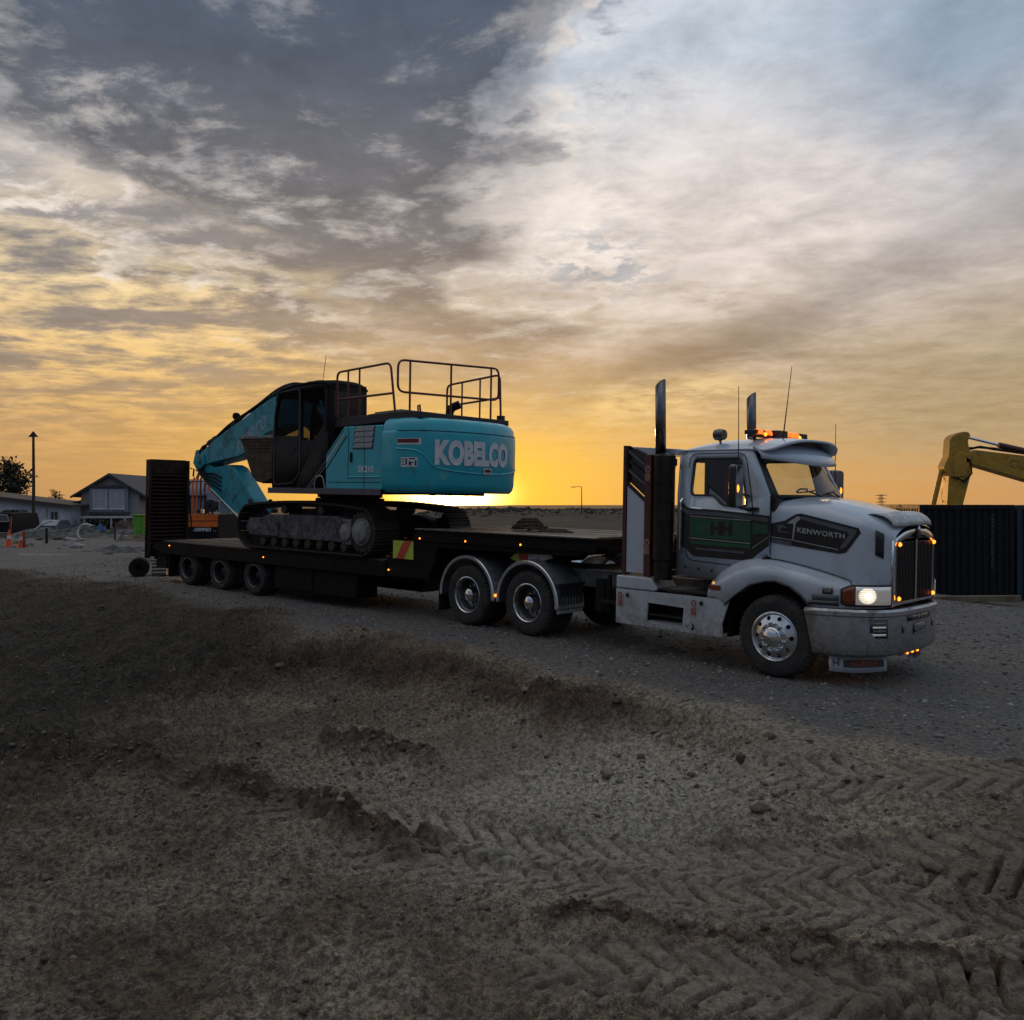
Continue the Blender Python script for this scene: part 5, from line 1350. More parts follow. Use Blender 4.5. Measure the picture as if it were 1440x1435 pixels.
for s_ in (1, -1):
    yc_ = s_ * 1.0
    tk_ = empty('crawler_track', (0, yc_, 0), parent=ex)
    for k in range(NS):
        d_ = CL[-1] * k / NS
        i0 = min(int(np.searchsorted(CL, d_, 'right')) - 1, len(LP) - 1)
        f_ = (d_ - CL[i0]) / seg[i0]; p0, p1 = LP[i0], LP[(i0 + 1) % len(LP)]
        p = p0 + (p1 - p0) * f_; t_ = (p1 - p0) / np.hypot(*(p1 - p0))
        # outward normal to the left of travel for this loop direction
        nrm = np.array([-t_[1], t_[0]]); 
        if np.dot(nrm, p - np.array([np.clip(p[0], xs_, xi), .485])) < 0: nrm = -nrm
        ang_ = math.atan2(nrm[0], nrm[1])
        part('track_shoe', shoe_me, tk_, (p[0], 0, p[1]), (0, ang_, 0)); 
    lk = MB()
    ins_ = np.array([[np.clip(q[0], xs_, xi), .485] for q in LP]); vv_ = LP - ins_; vv_ = vv_ / np.linalg.norm(vv_, axis=1)[:, None]
    A_ = LP - vv_ * .004; B_ = LP - vv_ * .085; sel_ = list(range(0, len(LP), 2)) + [0]
    lk.grid([[(A_[q][0], yy, A_[q][1]) for q in sel_] for yy in (-.07, .07)]).grid([[(B_[q][0], yy, B_[q][1]) for q in sel_] for yy in (-.07, .07)])
    for yy in (-.07, .07): lk.grid([[(A_[q][0], yy, A_[q][1]) for q in sel_], [(B_[q][0], yy, B_[q][1]) for q in sel_]])
    MB().prism([(a, b_) for a, b_ in [(xs_ + (rr_ - .0) * math.cos(R(a)), .485 + (rr_ - .005) * math.sin(R(a))) for a in range(-90, -271, -12)] + [((xs_ + (xi - xs_) * t), .485 + rr_ - .005 + .085 * math.sin(t * math.pi) ** .8) for t in (.1, .25, .4, .5, .6, .75, .9)] + [(xi + (rr_ - .0) * math.cos(R(a)), .485 + (rr_ - .005) * math.sin(R(a))) for a in range(90, -91, -12)]], -.06, .06, 'xz') if False else None
    lk.build('track_chain', TRACKM, tk_)
    fr = MB()
    fr.prism([(-1.50, .26), (1.50, .26), (1.62, .40), (1.55, .62), (1.1, .74), (-1.1, .76), (-1.45, .66), (-1.60, .45)], s_ * .10 - .17, s_ * .10 + .17, 'xz')
    fr.build('track_frame', MUDST, tk_, bevel=.03)
    gd = MB()
    gd.prism([(.72, .30), (1.72, .30), (1.86, .46), (1.72, .66), (.72, .66)], s_ * .285 - .012, s_ * .285 + .012, 'xz').build('idler_guard', MUDST, tk_, bevel=.008)
    rlm = MB().lathe([(0, -.20), (.09, -.20), (.095, -.12), (.075, -.11), (.075, .11), (.095, .12), (.09, .20), (0, .20)], 16, 'y').mesh('track_roller', [TRACKM])
    for k in range(8): part('track_roller', rlm, tk_, (-1.35 + k * .375, s_ * .08, .175))
    for k in range(2): part('carrier_roller', rlm, tk_, (-.6 + k * 1.2, s_ * .05, .86))
    spk = MB()
    n = 42
    spk.lathe([(0, -.05), (.20, -.05), (.20, -.035), (.36, -.03), (.36, .03), (.20, .035), (0, .04)], n, 'y', wob=lambda k, j: (.05 if (k % 2 == 0) else 0.0) if j in (3, 4) else 0.0)
    so_ = spk.build('sprocket', TRACKM, tk_); so_.location = (xs_, s_ * .20, .485)
    fd = MB().lathe([(0, s_ * .115), (.15, s_ * .115), (.19, s_ * .10), (.215, s_ * .06), (.26, s_ * .05), (.27, 0)], 30, 'y')
    for k in range(14):
        a = 2 * math.pi * k / 14; fd.cyl((.235 * math.cos(a), s_ * .05, .235 * math.sin(a)), (.235 * math.cos(a), s_ * .072, .235 * math.sin(a)), .014, 6)
    fo = fd.build('final_drive', DUSTY, tk_); fo.location = (xs_, s_ * .205, .485)
    cv = MB().lathe([(0, s_ * .12), (.06, s_ * .11), (.16, s_ * .10), (.17, 0)], 20, 'y').box(-.13, .13, s_ * .03 - .03, s_ * .03 + .03, -.24, .24).build('motor_guard', DUSTY, tk_, bevel=.01); cv.location = (xs_ + .42, s_ * .20, .47)
    idl = MB().lathe([(0, -.06), (.12, -.06), (.14, -.03), (.36, -.03), (.37, .03), (.14, .03), (.12, .06), (0, .06)], 30, 'y').build('idler', TRACKM, tk_); idl.location = (xi, 0, .485)
    dirt_ = MB(); r_ = random.Random(5 + s_)
car = MB(); car.box(-1.0, 1.0, -.84, .84, .50, .86); car.lathe([(.72, .86), (.72, 1.10), (.0, 1.10)], 36, 'z'); car.build('undercarriage', MUDST, ex, bevel=.02)
MB().lathe([(.60, 1.10), (.68, 1.12), (.68, 1.19), (.60, 1.205)], 40, 'z').build('slew_ring', TRACKM, ex)
# upper structure: deck, skirts
dk = MB().box(-2.55, 1.0, -1.36, 1.36, 1.20, 1.275); dk.build('slew_deck', BODYK, ex, bevel=.012)
for s_ in (1, -1): MB().box(-2.5, .95, s_ * 1.385 - .012, s_ * 1.385 + .012, 1.185, 1.30).build('deck_skirt', mat('skirt_mauve', (.09, .075, .095), .5, dirt=.3), ex, bevel=.005)
# engine house, left and right
hs = [(-.93, 1.285), (-.93, 1.95), (-1.46, 2.47), (-2.555, 2.47), (-2.555, 1.285)]
MB().prism(hs, .5, 1.40, 'xz').build('side_house', TEAL, ex, bevel=.025)
MB().prism([(.85, 1.285), (.85, 1.75), (.2, 1.95), (-.9, 2.05), (-1.3, 2.47), (-2.555, 2.47), (-2.555, 1.285)], -1.40, -.45, 'xz').build('side_house', TEAL, ex, bevel=.025)
MB().box(-2.55, -1.35, -.5, .55, 1.285, 2.45).build('engine_cover', BODYK, ex)
# shut lines and door features on the near side
dg = MB()
for pts in ([(-2.06, 1.30), (-2.06, 2.46)], [(-1.0, 1.42), (-2.5, 1.42)], [(-.96, 1.92), (-1.46, 2.42)], [(-1.60, 1.45), (-1.60, 2.46)]):
    dg.tube([(x, 1.4015, z) for x, z in pts], .006, 4)
dg.build('panel_gap', BODYK, ex)
for pts, m_ in (([(-.97, 1.86), (-1.42, 2.32), (-1.49, 2.32), (-.97, 1.79)], SILVER), ([(-.97, 1.70), (-1.54, 2.30), (-1.575, 2.30), (-.97, 1.665)], BODYK)):
    MB().plate(pts, [], lambda u, v: (u, 1.4035, v)).build('body_stripe', m_, ex)
vent = MB().prism([(-.0, 0), (.016, .008), (.016 - .05, .094), (-.05, .086)], 1.4025, 1.4045, 'xz').mesh('vent_slot', [WVIN], 0)
for r0 in range(4):
    for k in range(12): part('vent_slot', vent, ex, (-1.755 - k * .043 + (-.015 * r0), 0, 2.06 + r0 * .103))
MB().plate([(-1.72, 2.03), (-2.30, 2.03), (-2.36, 2.48 - .02), (-1.78, 2.46)], [], lambda u, v: (u, 1.4017, v)).build('vent_panel', mat('vent_dark', (.02, .05, .065), .6), ex)
lettering('SK210', .165, WVIN, ex, lambda u, v, w_: (-2.10 - u, 1.403 + w_, 1.66 + v), depth=.001, bold=.004, name='model_text')
lettering('LC', .10, SILVER, ex, lambda u, v, w_: (-2.46 - u, 1.403 + w_, 1.63 + v), depth=.001, name='model_text')
MB().tube([(-1.62, 1.41, 1.52), (-2.5, 1.41, 1.52)], .012, 5).build('body_moulding', TEAL, ex)
lt = MB().box(-1.72, -1.66, 1.40, 1.415, 1.80, 1.98).build('door_latch', BODYK, ex)
# counterweight
CW = [(-2.57, 1.41), (-2.98, 1.43), (-3.32, 1.35), (-3.57, 1.10), (-3.73, .64), (-3.79, 0)]
def cw_full():
    pts = [Vector((*p, 0)) for p in CW]; h = [(p.x, p.y) for p in pts]; full = h + [(x, -y_) for x, y_ in reversed(h[:-1])]
    c3 = curve_pts([(p[0], p[1]) for p in full], 90)
    return c3
CWP = cw_full(); CWL = np.r_[0, np.cumsum(np.hypot(*np.diff(CWP, axis=0).T))]; CWL -= CWL[-1] / 2
def cwpt(s, z, o=0.0):
    x = float(np.interp(s, CWL, CWP[:, 0])); y_ = float(np.interp(s, CWL, CWP[:, 1]))
    x2 = float(np.interp(s + .02, CWL, CWP[:, 0])); y2 = float(np.interp(s + .02, CWL, CWP[:, 1])); x1 = float(np.interp(s - .02, CWL, CWP[:, 0])); y1 = float(np.interp(s - .02, CWL, CWP[:, 1]))
    n_ = Vector((y2 - y1, -(x2 - x1))).normalized()
    if n_.x > 0 and abs(s) < 1.6: n_ = -n_
    if abs(s) >= 1.6: n_ = Vector((0, 1 if y_ > 0 else -1)) if abs(n_.x) < .3 else (n_ if n_.x < 0 else -n_)
    prof_o = float(np.interp(z, [1.24, 1.30, 1.40, 1.55, 1.72, 2.1, 2.34, 2.36, 2.46, 2.54, 2.585], [-.09, -.03, -.005, .0, .02, .02, .015, -.005, -.02, -.07, -.16]))
    o = o + prof_o
    return (x + n_.x * o, y_ + n_.y * o, z)
zs = [1.24, 1.27, 1.30, 1.40, 1.55, 1.66, 1.72, 1.9, 2.1, 2.3, 2.345, 2.352, 2.36, 2.46, 2.51, 2.54, 2.565, 2.585]
sg = np.linspace(CWL[0] + .001, CWL[-1] - .001, 70)
wgt = MB().grid([[cwpt(s, z, -.006 if 2.345 <= z <= 2.352 else 0) for s in sg] for z in zs])
topr = [cwpt(s, 2.585, 0) for s in sg]; wgt.add(topr, [tuple(range(len(topr)))])
botr = [cwpt(s, 1.24, 0) for s in sg]; wgt.add(botr, [tuple(range(len(botr)))])
wgt.build('counterweight', TEAL, ex, smooth_ang=40)
MB().tube([cwpt(s, 2.347, .004) for s in np.linspace(-1.85, 1.85, 60)], .006, 4).build('panel_gap', BODYK, ex)
sw_ = [(-1.86, 2.03), (-1.5, 2.0), (-1.34, 1.93), (-1.22, 1.78), (-1.10, 1.70), (-.9, 1.655), (-.5, 1.62), (0, 1.60), (.5, 1.61), (1.0, 1.66), (1.4, 1.74)]
swc = curve_pts(sw_, 60)
MB().grid([[cwpt(p[0], p[1] - .018, .002) for p in swc], [cwpt(p[0], p[1], .016) for p in swc], [cwpt(p[0], p[1] + .018, .002) for p in swc]]).build('cast_crease', TEAL, ex, smooth_ang=60)
lettering('KOBELCO', .56, WVIN, ex, lambda u, v, w_: cwpt(-.22 + u, 1.945 + v * 1.0, .012 + w_), depth=.002, bold=.033, sx=.70, name='maker_name', space=1.03)
def cw_patch(s0, s1, z0, z1, m_, name, o=.004, nn=8): return MB().grid([[cwpt(s, z, o) for s in np.linspace(s0, s1, nn)] for z in np.linspace(z0, z1, 4)]).build(name, m_, ex)
cw_patch(-1.83, -1.36, 2.10, 2.21, WVIN, 'warning_label'); cw_patch(-1.82, -1.40, 2.128, 2.20, DULLRED if False else mat('label_red', (.16, .02, .018), .4), 'warning_label', .007)
cw_patch(-1.73, -1.42, 1.70, 1.87, WVIN, 'notice_label')
lettering('NOTICE', .05, BODYK, ex, lambda u, v, w_: cwpt(-1.575 + u * .7, 1.84 + v, .007 + w_), depth=.0005, name='notice_text') if False else None
for (a, b_, c_, d_) in ((-1.71, -1.64, 1.83, 1.845), (-1.71, -1.66, 1.785, 1.80), (-1.71, -1.65, 1.74, 1.755), (-1.63, -1.60, 1.74, 1.85), (-1.57, -1.53, 1.73, 1.80), (-1.57, -1.46, 1.835, 1.855), (-1.46, -1.435, 1.725, 1.82), (-1.52, -1.48, 1.77, 1.785)):
    cw_patch(a, b_, c_, d_, BODYK, 'notice_mark', .007, 3)
cw_patch(-.06, .16, 1.60, 1.71, WVIN, 'small_label', .024); cw_patch(-.03, .13, 1.635, 1.69, mat('label_red', (.16, .02, .018), .4), 'small_label', .027)
cw_patch(1.34, 1.48, 2.02, 2.20, WVIN, 'rear_label'); cw_patch(1.36, 1.46, 2.06, 2.16, mat('label_red', (.16, .02, .018), .4), 'rear_label', .007)
for k in range(3): cw_patch(1.36 + k * .06, 1.385 + k * .06, 1.45, 1.95, BODYK, 'rear_grille_slot', .003, 3)
for k in range(4): MB().box(-3.05, -2.95, -.8 + k * .45 - .04, -.8 + k * .45 + .04, 1.19, 1.245).build('weight_bolt', BODYK, ex)
# platform and hood on top
PLATF = mat('platform_black', (.022, .018, .020), .5, dirt=.3)
MB().prism([(-.95, 2.475), (-3.35, 2.585), (-3.35, 2.69), (-2.9, 2.72), (-1.0, 2.66)], -1.20, 1.22, 'xz').build('platform', PLATF, ex, bevel=.012)
MB().prism([(-1.25, 2.66), (-1.35, 2.76), (-2.2, 2.80), (-2.6, 2.72)], -.55, .75, 'xz').build('hood_top', PLATF, ex, bevel=.04)
lv_me = MB().box(-.012, .012, -.5, .5, 0, .035).mesh('louvre', [GREYV], 0)
for k in range(14): part('louvre', lv_me, ex, (-1.42 - k * .055, .08, 2.775 + k * .002), (0, R(18), 0))
MB().prism([(.9, 1.28), (-.9, 1.28), (-.9, 1.95), (-1.0, 2.47), (-.6, 2.47), (-.2, 2.0), (.9, 1.7)], -.40, .30, 'xz').build('swing_house', BODYK, ex, bevel=.02)
ep = MB().tube([(-2.35, -.55, 2.68), (-2.35, -.55, 2.86), (-2.40, -.58, 2.95), (-2.52, -.66, 3.01)], .085, 12); ep.lathe([(.17, 0), (.16, .05), (.10, .08), (0, .085)], 20, 'z', (-2.6, -.15, 2.69)); ep.build('exhaust_pipe', BODYK, ex)
MB().tube([(-2.45, .40, 2.70), (-2.42, .40, 2.90), (-2.40, .33, 2.93), (-2.38, .27, 2.70)], .018, 6).build('grab_handle', RAILM, ex)
# guard rails
def rail(pts, r=.022, name='guard_rail'): return MB().tube(pts, r, 8).build(name, RAILM, ex)
def rr3(pts, r=.12, n=5):
    out = [Vector(pts[0])]
    for i in range(1, len(pts) - 1):
        p = Vector(pts[i]); a = Vector(pts[i - 1]) - p; b_ = Vector(pts[i + 1]) - p; q = min(r, a.length * .45, b_.length * .45)
        A = p + a.normalized() * q; B = p + b_.normalized() * q
        out += [A * (1 - t) ** 2 + p * 2 * t * (1 - t) + B * t * t for t in np.linspace(0, 1, n)]
    out.append(Vector(pts[-1])); return out
y1_ = 1.20
rail(rr3([(-1.02, y1_, 2.68), (-1.0, y1_, 3.55), (-2.52, y1_, 3.62), (-2.66, y1_, 2.70)]))
rail([(-1.01, y1_, 3.02), (-2.60, y1_, 3.06)])
for x_ in (-1.33, -1.66): rail([(x_, y1_, 2.68), (x_, y1_, 3.56 - (x_ + 1) * .046)], .018)
zr = 3.68
rc_ = rr3([(-2.88, 0, 3.095), (-2.72, y1_, 3.08), (-2.72, y1_, 3.66), (-3.05, -1.22, 3.74), (-3.05, -1.22, 3.11), (-2.88, 0, 3.095)], .15)
MB().tube(rc_[:-1], .022, 8, closed=True).build('guard_rail', RAILM, ex)
for y_ in (.93, -.02, -1.02):
    t_ = (1.2 - y_) / 2.42; x_ = -2.72 - .33 * t_
    rail([(x_, y_, 2.68), (x_, y_, 3.665 + .075 * t_)], .020)
rail(rr3([(-1.62, -1.22, 2.68), (-1.62, -1.22, 3.50), (-3.08, -1.22, 3.62), (-3.12, -1.22, 2.68)]))
rail([(-1.62, -1.22, 3.06), (-3.10, -1.22, 3.16)])
for x_ in (-2.05, -2.55): rail([(x_, -1.22, 2.68), (x_, -1.22, 3.535 + (-x_ - 2.05) * .08)], .018)
MB().box(-3.18, -3.06, -1.28, -1.16, 2.58, 2.80).build('rail_foot', PLATF, ex, bevel=.006)
# cab
cb_ = empty('cab', (0, 0, 0), parent=ex)
y0, y1 = .34, 1.325
side = [(.90, 1.29), (.93, 1.62), (.86, 2.75), (.76, 3.20), (.60, 3.33), (-.78, 3.36), (-.86, 3.30), (-.88, 2.35), (-.60, 1.62), (-.88, 1.29)]
side = [(.90, 1.29), (.93, 1.62), (.86, 2.75), (.76, 3.20), (.60, 3.33), (-.80, 3.36), (-.88, 3.28), (-.90, 1.29)]
doorw = round_poly([(.80, 2.36), (.79, 2.70), (.68, 3.16), (.05, 3.22), (.04, 2.34)], .07, 3)
rearw = round_poly([(-.07, 2.25), (-.05, 3.21), (-.78, 3.24), (-.80, 2.60), (-.48, 2.25)], .08, 3)
for yy, od in ((y1, 1), (y0, -1)):
    MB().plate(side, [doorw, rearw], lambda u, v, yy=yy: (u, yy, v)).build('cab_wall', BODYK, cb_, solid=.05, off=-1 if od > 0 else 1)
    MB().plate([(p[0], p[1]) for p in doorw], [], lambda u, v, yy=yy, od=od: (u, yy - od * .02, v)).build('door_glass', TINT, cb_)
    MB().plate(rearw, [], lambda u, v, yy=yy, od=od: (u, yy - od * .02, v)).build('quarter_glass', TINT, cb_)
MB().tube([(p[0], y1 + .004, p[1]) for p in round_poly([(.84, 1.36), (.85, 2.72), (.73, 3.24), (.0, 3.29), (-.02, 1.60), (.20, 1.40)], .1, 4)], .008, 5, closed=True).build('door_gap', GREYV, cb_)
ro = []
for x_, z_ in ((.80, 3.15), (.72, 3.27), (.58, 3.36), (.2, 3.42), (-.4, 3.44), (-.80, 3.42), (-.90, 3.33)):
    ro.append([(x_, y_, z_ - .06 * (abs(y_ - (y0 + y1) / 2) / ((y1 - y0) / 2)) ** 4) for y_ in np.linspace(y0 - .01, y1 + .01, 9)])
MB().grid(ro).build('cab_roof', BODYK, cb_, solid=.03, off=0, smooth_ang=60)
MB().plate([(y0 + .03, 1.29), (y1 - .03, 1.29), (y1 - .03, 3.36), (y0 + .03, 3.36)], [], lambda u, v: (-.875, u, v)).build('cab_back', BODYK, cb_, solid=.05)
MB().plate([(y0 + .14, 2.2), (y1 - .14, 2.2), (y1 - .14, 3.2), (y0 + .14, 3.2)], [], lambda u, v: (-.906, u, v)).build('rear_glass', BLACK, cb_)
fr_ = lambda u, v: (float(np.interp(v, [1.29, 1.62, 2.75, 3.2, 3.33], [.89, .92, .85, .75, .60])), u, v)
MB().grid([[fr_(y_, z_) for y_ in np.linspace(y0 + .05, y1 - .05, 4)] for z_ in (1.5, 1.62, 2.2, 2.75, 3.2)]).build('front_glass', TINT, cb_)
for y_ in (y0 + .03, y1 - .03): MB().tube([fr_(y_, z_) for z_ in (1.3, 1.62, 2.2, 2.75, 3.2, 3.33)], .035, 6).build('cab_pillar', BODYK, cb_)
sea = MB().box(-.45, .10, .55, 1.1, 1.75, 1.92); sea.prism([(-.55, 1.85), (-.38, 1.85), (-.50, 2.62), (-.62, 2.62)], .56, 1.08, 'xz'); sea.prism([(-.62, 2.62), (-.52, 2.62), (-.55, 2.85), (-.64, 2.85)], .68, .96, 'xz'); sea.box(.2, .42, .5, 1.12, 1.9, 2.12); sea.build('driver_seat', SEATM, cb_, bevel=.03)
rl = MB().box(-.30, .20, .55, 1.0, 3.43, 3.475).box(-.1, .1, .65, .9, 3.475, 3.50).build('roof_light', BODYK, cb_, bevel=.01)
# raked black skirt below the rear window, with grab rails
MB().plate([(.06, 1.30), (-.10, 1.62), (-.50, 2.10), (-.93, 2.42), (-.93, 1.30)], [], lambda u, v: (u, 1.345, v)).build('cab_rake', BODYK, ex, solid=.03)
for o_ in (0.0, .08): MB().plate([(-.30 - o_, 1.31), (-.92, 1.88 - o_ * 1.2), (-.92, 1.845 - o_ * 1.2), (-.34 - o_, 1.31)], [], lambda u, v: (u, 1.3635, v)).build('rake_stripe', GREYV, ex)
MB().tube(rr3([(-.58, 1.39, 1.29), (-.60, 1.40, 1.52), (-.84, 1.40, 1.56), (-.90, 1.39, 1.29)], .12), .012, 6).build('step_rail', SILVER, ex)
MB().tube([(-.30, 1.0, 3.43), (-.42, 1.02, 3.95)], .006, 5).build('aerial', BODYK, ex)
# boom, arm and bucket
boom = [(.15, 1.40), (.60, 1.34), (.74, 1.9), (.86, 2.42), (1.30, 2.68), (1.9, 2.70), (2.6, 2.53), (3.09, 2.32), (3.29, 2.16), (3.66, 2.03), (4.16, 1.97), (4.83, 1.88), (5.30, 1.80), (5.48, 1.95), (5.31, 2.14), (4.78, 2.43), (4.17, 2.67), (3.44, 2.93), (2.86, 3.18), (2.34, 3.34), (1.75, 3.40), (1.15, 3.30), (.65, 2.85), (.25, 1.95)]
MB().prism(boom, -.29, .29, 'xz').build('boom', TEALD, ex, bevel=.02)
d0 = Vector((3.66, 2.25)); d1 = Vector((2.74, 2.74)); dd = (d1 - d0).normalized(); dn_ = Vector((-dd.y, dd.x)) * -1
dn_ = Vector((-.36, -.93)) * -1
lettering('KOBELCO', .42, mat('faded_white_vinyl', (.34, .40, .45), .5, dirt=.3), ex, lambda u, v, w_: (3.20 + dd.x * u, .2915 + w_, 2.50 + dd.y * u + v), depth=.001, bold=.008, name='boom_text', sx=.68)
arm_ = [(5.45, 2.22), (5.64, 2.20), (5.76, 1.89), (5.46, 1.57), (4.82, 1.19), (4.26, .89), (3.72, .66), (3.30, .62), (3.00, .68), (3.02, .88), (3.62, 1.46), (3.95, 1.76), (4.16, 1.83), (4.83, 1.76), (5.2, 1.95)]
MB().prism(arm_, -.15, .25, 'xz').build('arm', TEALD, ex, bevel=.02)
ln = MB()
for s_ in (1, -1): ln.prism([(5.55, 1.85), (5.40, 2.10), (5.18, 2.10), (5.10, 1.85), (5.3, 1.72)], s_ * .31 - .02, s_ * .31 + .02, 'xz')
ln.cyl((5.33, -.36, 1.93), (5.33, .36, 1.93), .06, 14); ln.build('boom_tip_boss', TEALD, ex, bevel=.01)
for y_ in (-.12, .12):
    cy = MB().cyl((5.2, .05, 1.22), (3.95, .05, .56), .05, 12).build('bucket_cylinder', CHROME, ex) if y_ > 0 else None
ac = MB().cyl((2.35, 0, 3.52), (3.55, 0, 3.06), .095, 16); ac.build('arm_cylinder', TEALD, ex)
MB().cyl((3.55, 0, 3.06), (5.52, 0, 2.16), .05, 12).build('arm_cylinder_rod', CHROME, ex)
ram = MB()
for s_ in (1, -1): ram.cyl((1.02, s_ * .42, 1.42), (2.35, s_ * .40, 2.10), .085, 12)
ram.build('boom_cylinder', TEALD, ex)
plt_ = MB()
plt_.prism([(3.80, 1.12), (4.5, 1.50), (4.66, 1.34), (4.0, .92)], .252, .262, 'xz')
plt_.build('arm_plate', TEALD, ex, bevel=.004)
lk2 = MB()
for s_ in (1, -1):
    lk2.tube([(3.1, s_ * .27, .78), (3.25, s_ * .28, 1.0)], .05, 8)
lk2.cyl((3.1, -.36, .76), (3.1, .36, .76), .06, 12); lk2.build('bucket_link', BUCKM, ex)
bk = MB()
pro = [(2.56, 2.38), (2.42, 2.16), (2.26, 1.85), (2.10, 1.56), (1.95, 1.44), (1.70, 1.40), (1.40, 1.48), (1.15, 1.72), (1.05, 2.02), (1.06, 2.38)]
rows = [[(x, y_, z) for x, z in pro] for y_ in np.linspace(.30 - .01, .98, 5)]
bk.grid([[(x, y_, z) for x, z in pro] for y_ in np.linspace(.32, .98, 5)])
bko = bk.build('bucket', BUCKM, ex, solid=.03, off=0)
for y_ in (.31, .99):
    MB().prism(pro, y_ - .02, y_ + .02, 'xz').build('bucket_side', BUCKM, bko, bevel=.01)
MB().prism([(2.60, 2.35), (1.04, 2.35), (1.04, 2.41), (2.56, 2.42)], .97, 1.03, 'xz').build('bucket_lip', DUSTY, bko, bevel=.01)
for k in range(4): MB().box(1.15, 2.32 - k * .04, 1.012, 1.022, 2.28 - k * .07, 2.298 - k * .07).build('wear_bar', BUCKM, bko)
# hoses along the boom
for k, (y_, oz) in enumerate(((-.20, .10), (-.12, .16), (.12, .17), (.20, .10), (.27, .05), (.0, .26))):
    base = [(.75, 2.6), (1.2, 3.38), (1.8, 3.46), (2.5, 3.33), (3.3, 3.03), (4.16, 2.72), (4.9, 2.36), (5.3, 2.22), (5.46, 1.95), (5.30, 1.62)]
    r_ = random.Random(k)
    c3 = curve_pts(base, 50)
    MB().tube([(p[0], y_, p[1] + oz * (0.45 + .55 * abs(math.sin(i * .16 + k)) ) * (1 if i < 42 else .4)) for i, p in enumerate(c3)], .026, 6).build('boom_hose', MATTE, ex)
for k in range(4): MB().tube([(5.35, .10 - .07 * k, 2.25), (5.62, .12 - .07 * k, 2.12), (5.45, .27, 1.85 - .05 * k), (5.10, .275, 1.62 - .06 * k), (4.75, .275, 1.62 - .10 * k), (4.45, .275, 1.52 - .10 * k)], .022, 6).build('arm_hose', MATTE, ex)
bl = MB().lathe([(0, -.06), (.08, -.05), (.09, .03), (.05, .06), (0, .06)], 12, 'x').box(-.05, .05, -.02, .02, -.16, -.05).build('boom_light', BODYK, ex); bl.location = (3.95, .2, 2.98)
# ------------------------------------------------------------------ what stands around the yard
def put(name, label, cat, x, y, rz=0.0, z=None, group=None):
    return thing(name, label, cat, (x, y, gz(x, y) if z is None else z), (0, 0, R(rz)), group)
SHEET = mat('container_paint', (.016, .016, .020), .6, spec=.15, var=.2, dirt=.35, dcol=(.03, .026, .024))
SHEETB = mat('container_blue', (.012, .035, .055), .5, var=.2, dirt=.3, dcol=(.03, .03, .032))
def container(name, label, x, y, m_, z, length=6.06, W=2.44, Hh=2.59):
    c = put(name, label, 'container', x, y, 0, z)
    # corrugated end facing us, flat posts and rails round it
    rows = []; n = 12; prof = []
    p_ = (W - .24) / n
    for k in range(n):
        a = -W / 2 + .12 + k * p_
        prof += [(a, .055), (a + p_ * .28, .055), (a + p_ * .40, .02), (a + p_ * .88, .02)]
    prof.append((W / 2 - .12, .055))
    MB().grid([[(u, v, z_) for u, v in prof] for z_ in (.14, Hh - .12)]).build('end_wall', m_, c, smooth_ang=0)
    for s_ in (-1, 1):
        MB().box(s_ * (W / 2 - .06) - .06, s_ * (W / 2 - .06) + .06, 0, .10, 0, Hh).build('corner_post', m_, c, bevel=.01)
        MB().box(s_ * (W / 2 - .06) - .06, s_ * (W / 2 - .06) + .06, length - .10, length, 0, Hh).build('corner_post', m_, c, bevel=.01)
        side = []
        m2 = 36; q_ = (length - .2) / m2
        for k in range(m2):
            a = .10 + k * q_; side += [(a, .03), (a + q_ * .3, .03), (a + q_ * .45, .0), (a + q_ * .85, .0)]
        MB().grid([[(s_ * (W / 2 - v - .01), u, z_) for u, v in side] for z_ in (.14, Hh - .10)]).build('side_wall', m_, c, smooth_ang=0)
        MB().box(s_ * (W / 2 - .04) - .04, s_ * (W / 2 - .04) + .04, .1, length - .1, 0, .14).build('bottom_rail', m_, c)
        MB().box(s_ * (W / 2 - .035) - .035, s_ * (W / 2 - .035) + .035, .1, length - .1, Hh - .10, Hh).build('top_rail', m_, c)
    MB().box(-W / 2 + .12, W / 2 - .12, 0, .09, 0, .14).build('sill', m_, c); MB().box(-W / 2 + .12, W / 2 - .12, 0, .09, Hh - .12, Hh).build('header', m_, c)
    MB().box(-W / 2 + .04, W / 2 - .04, .05, length - .05, Hh - .05, Hh - .02).build('roof', m_, c)
    MB().box(-W / 2 + .12, W / 2 - .12, length - .06, length - .02, .0, Hh).build('door_end', m_, c)
    return c
c1 = container('shipping_container', 'black corrugated shipping container right of the truck grille', 11.70, 23.4, SHEET, -.42)
for k, ch_ in enumerate('THBNCAIHCDHOITNC'):
    lettering(ch_, .085, mat('faint_white_paint', (.17, .17, .18), .6), c1, (lambda u, v, w_, k=k: (.66 + u * 1.25, .008 - w_, 2.30 - k * .088 + v)), depth=.0005, name='container_code')
c2 = container('shipping_container', 'dark blue shipping container at the right edge of the frame', 14.26, 23.5, SHEETB, -.43)
lettering('41', .22, mat('faint_white_paint', (.17, .17, .18), .6), c2, lambda u, v, w_: (-.92 + u, .008 - w_, 1.55 + v), depth=.0005, name='container_code')
MB().tube([(-.70 + .32 * math.cos(a), .012, .80 + .40 * math.sin(a)) for a in np.linspace(0, 2 * math.pi, 30, endpoint=False)], .008, 4, closed=True).build('ring_logo', mat('faint_white_paint', (.17, .17, .18), .6), c2)
plk = put('timber_beam', 'pale timber beam lying on the ground before the black container', 'timber', 10.6, 21.6, 4); MB().box(-1.6, 1.5, -.09, .09, -.02, .12).build('beam', mat('pale_timber', (.17, .13, .085), .8, var=.3, scale=4), plk, bevel=.01)

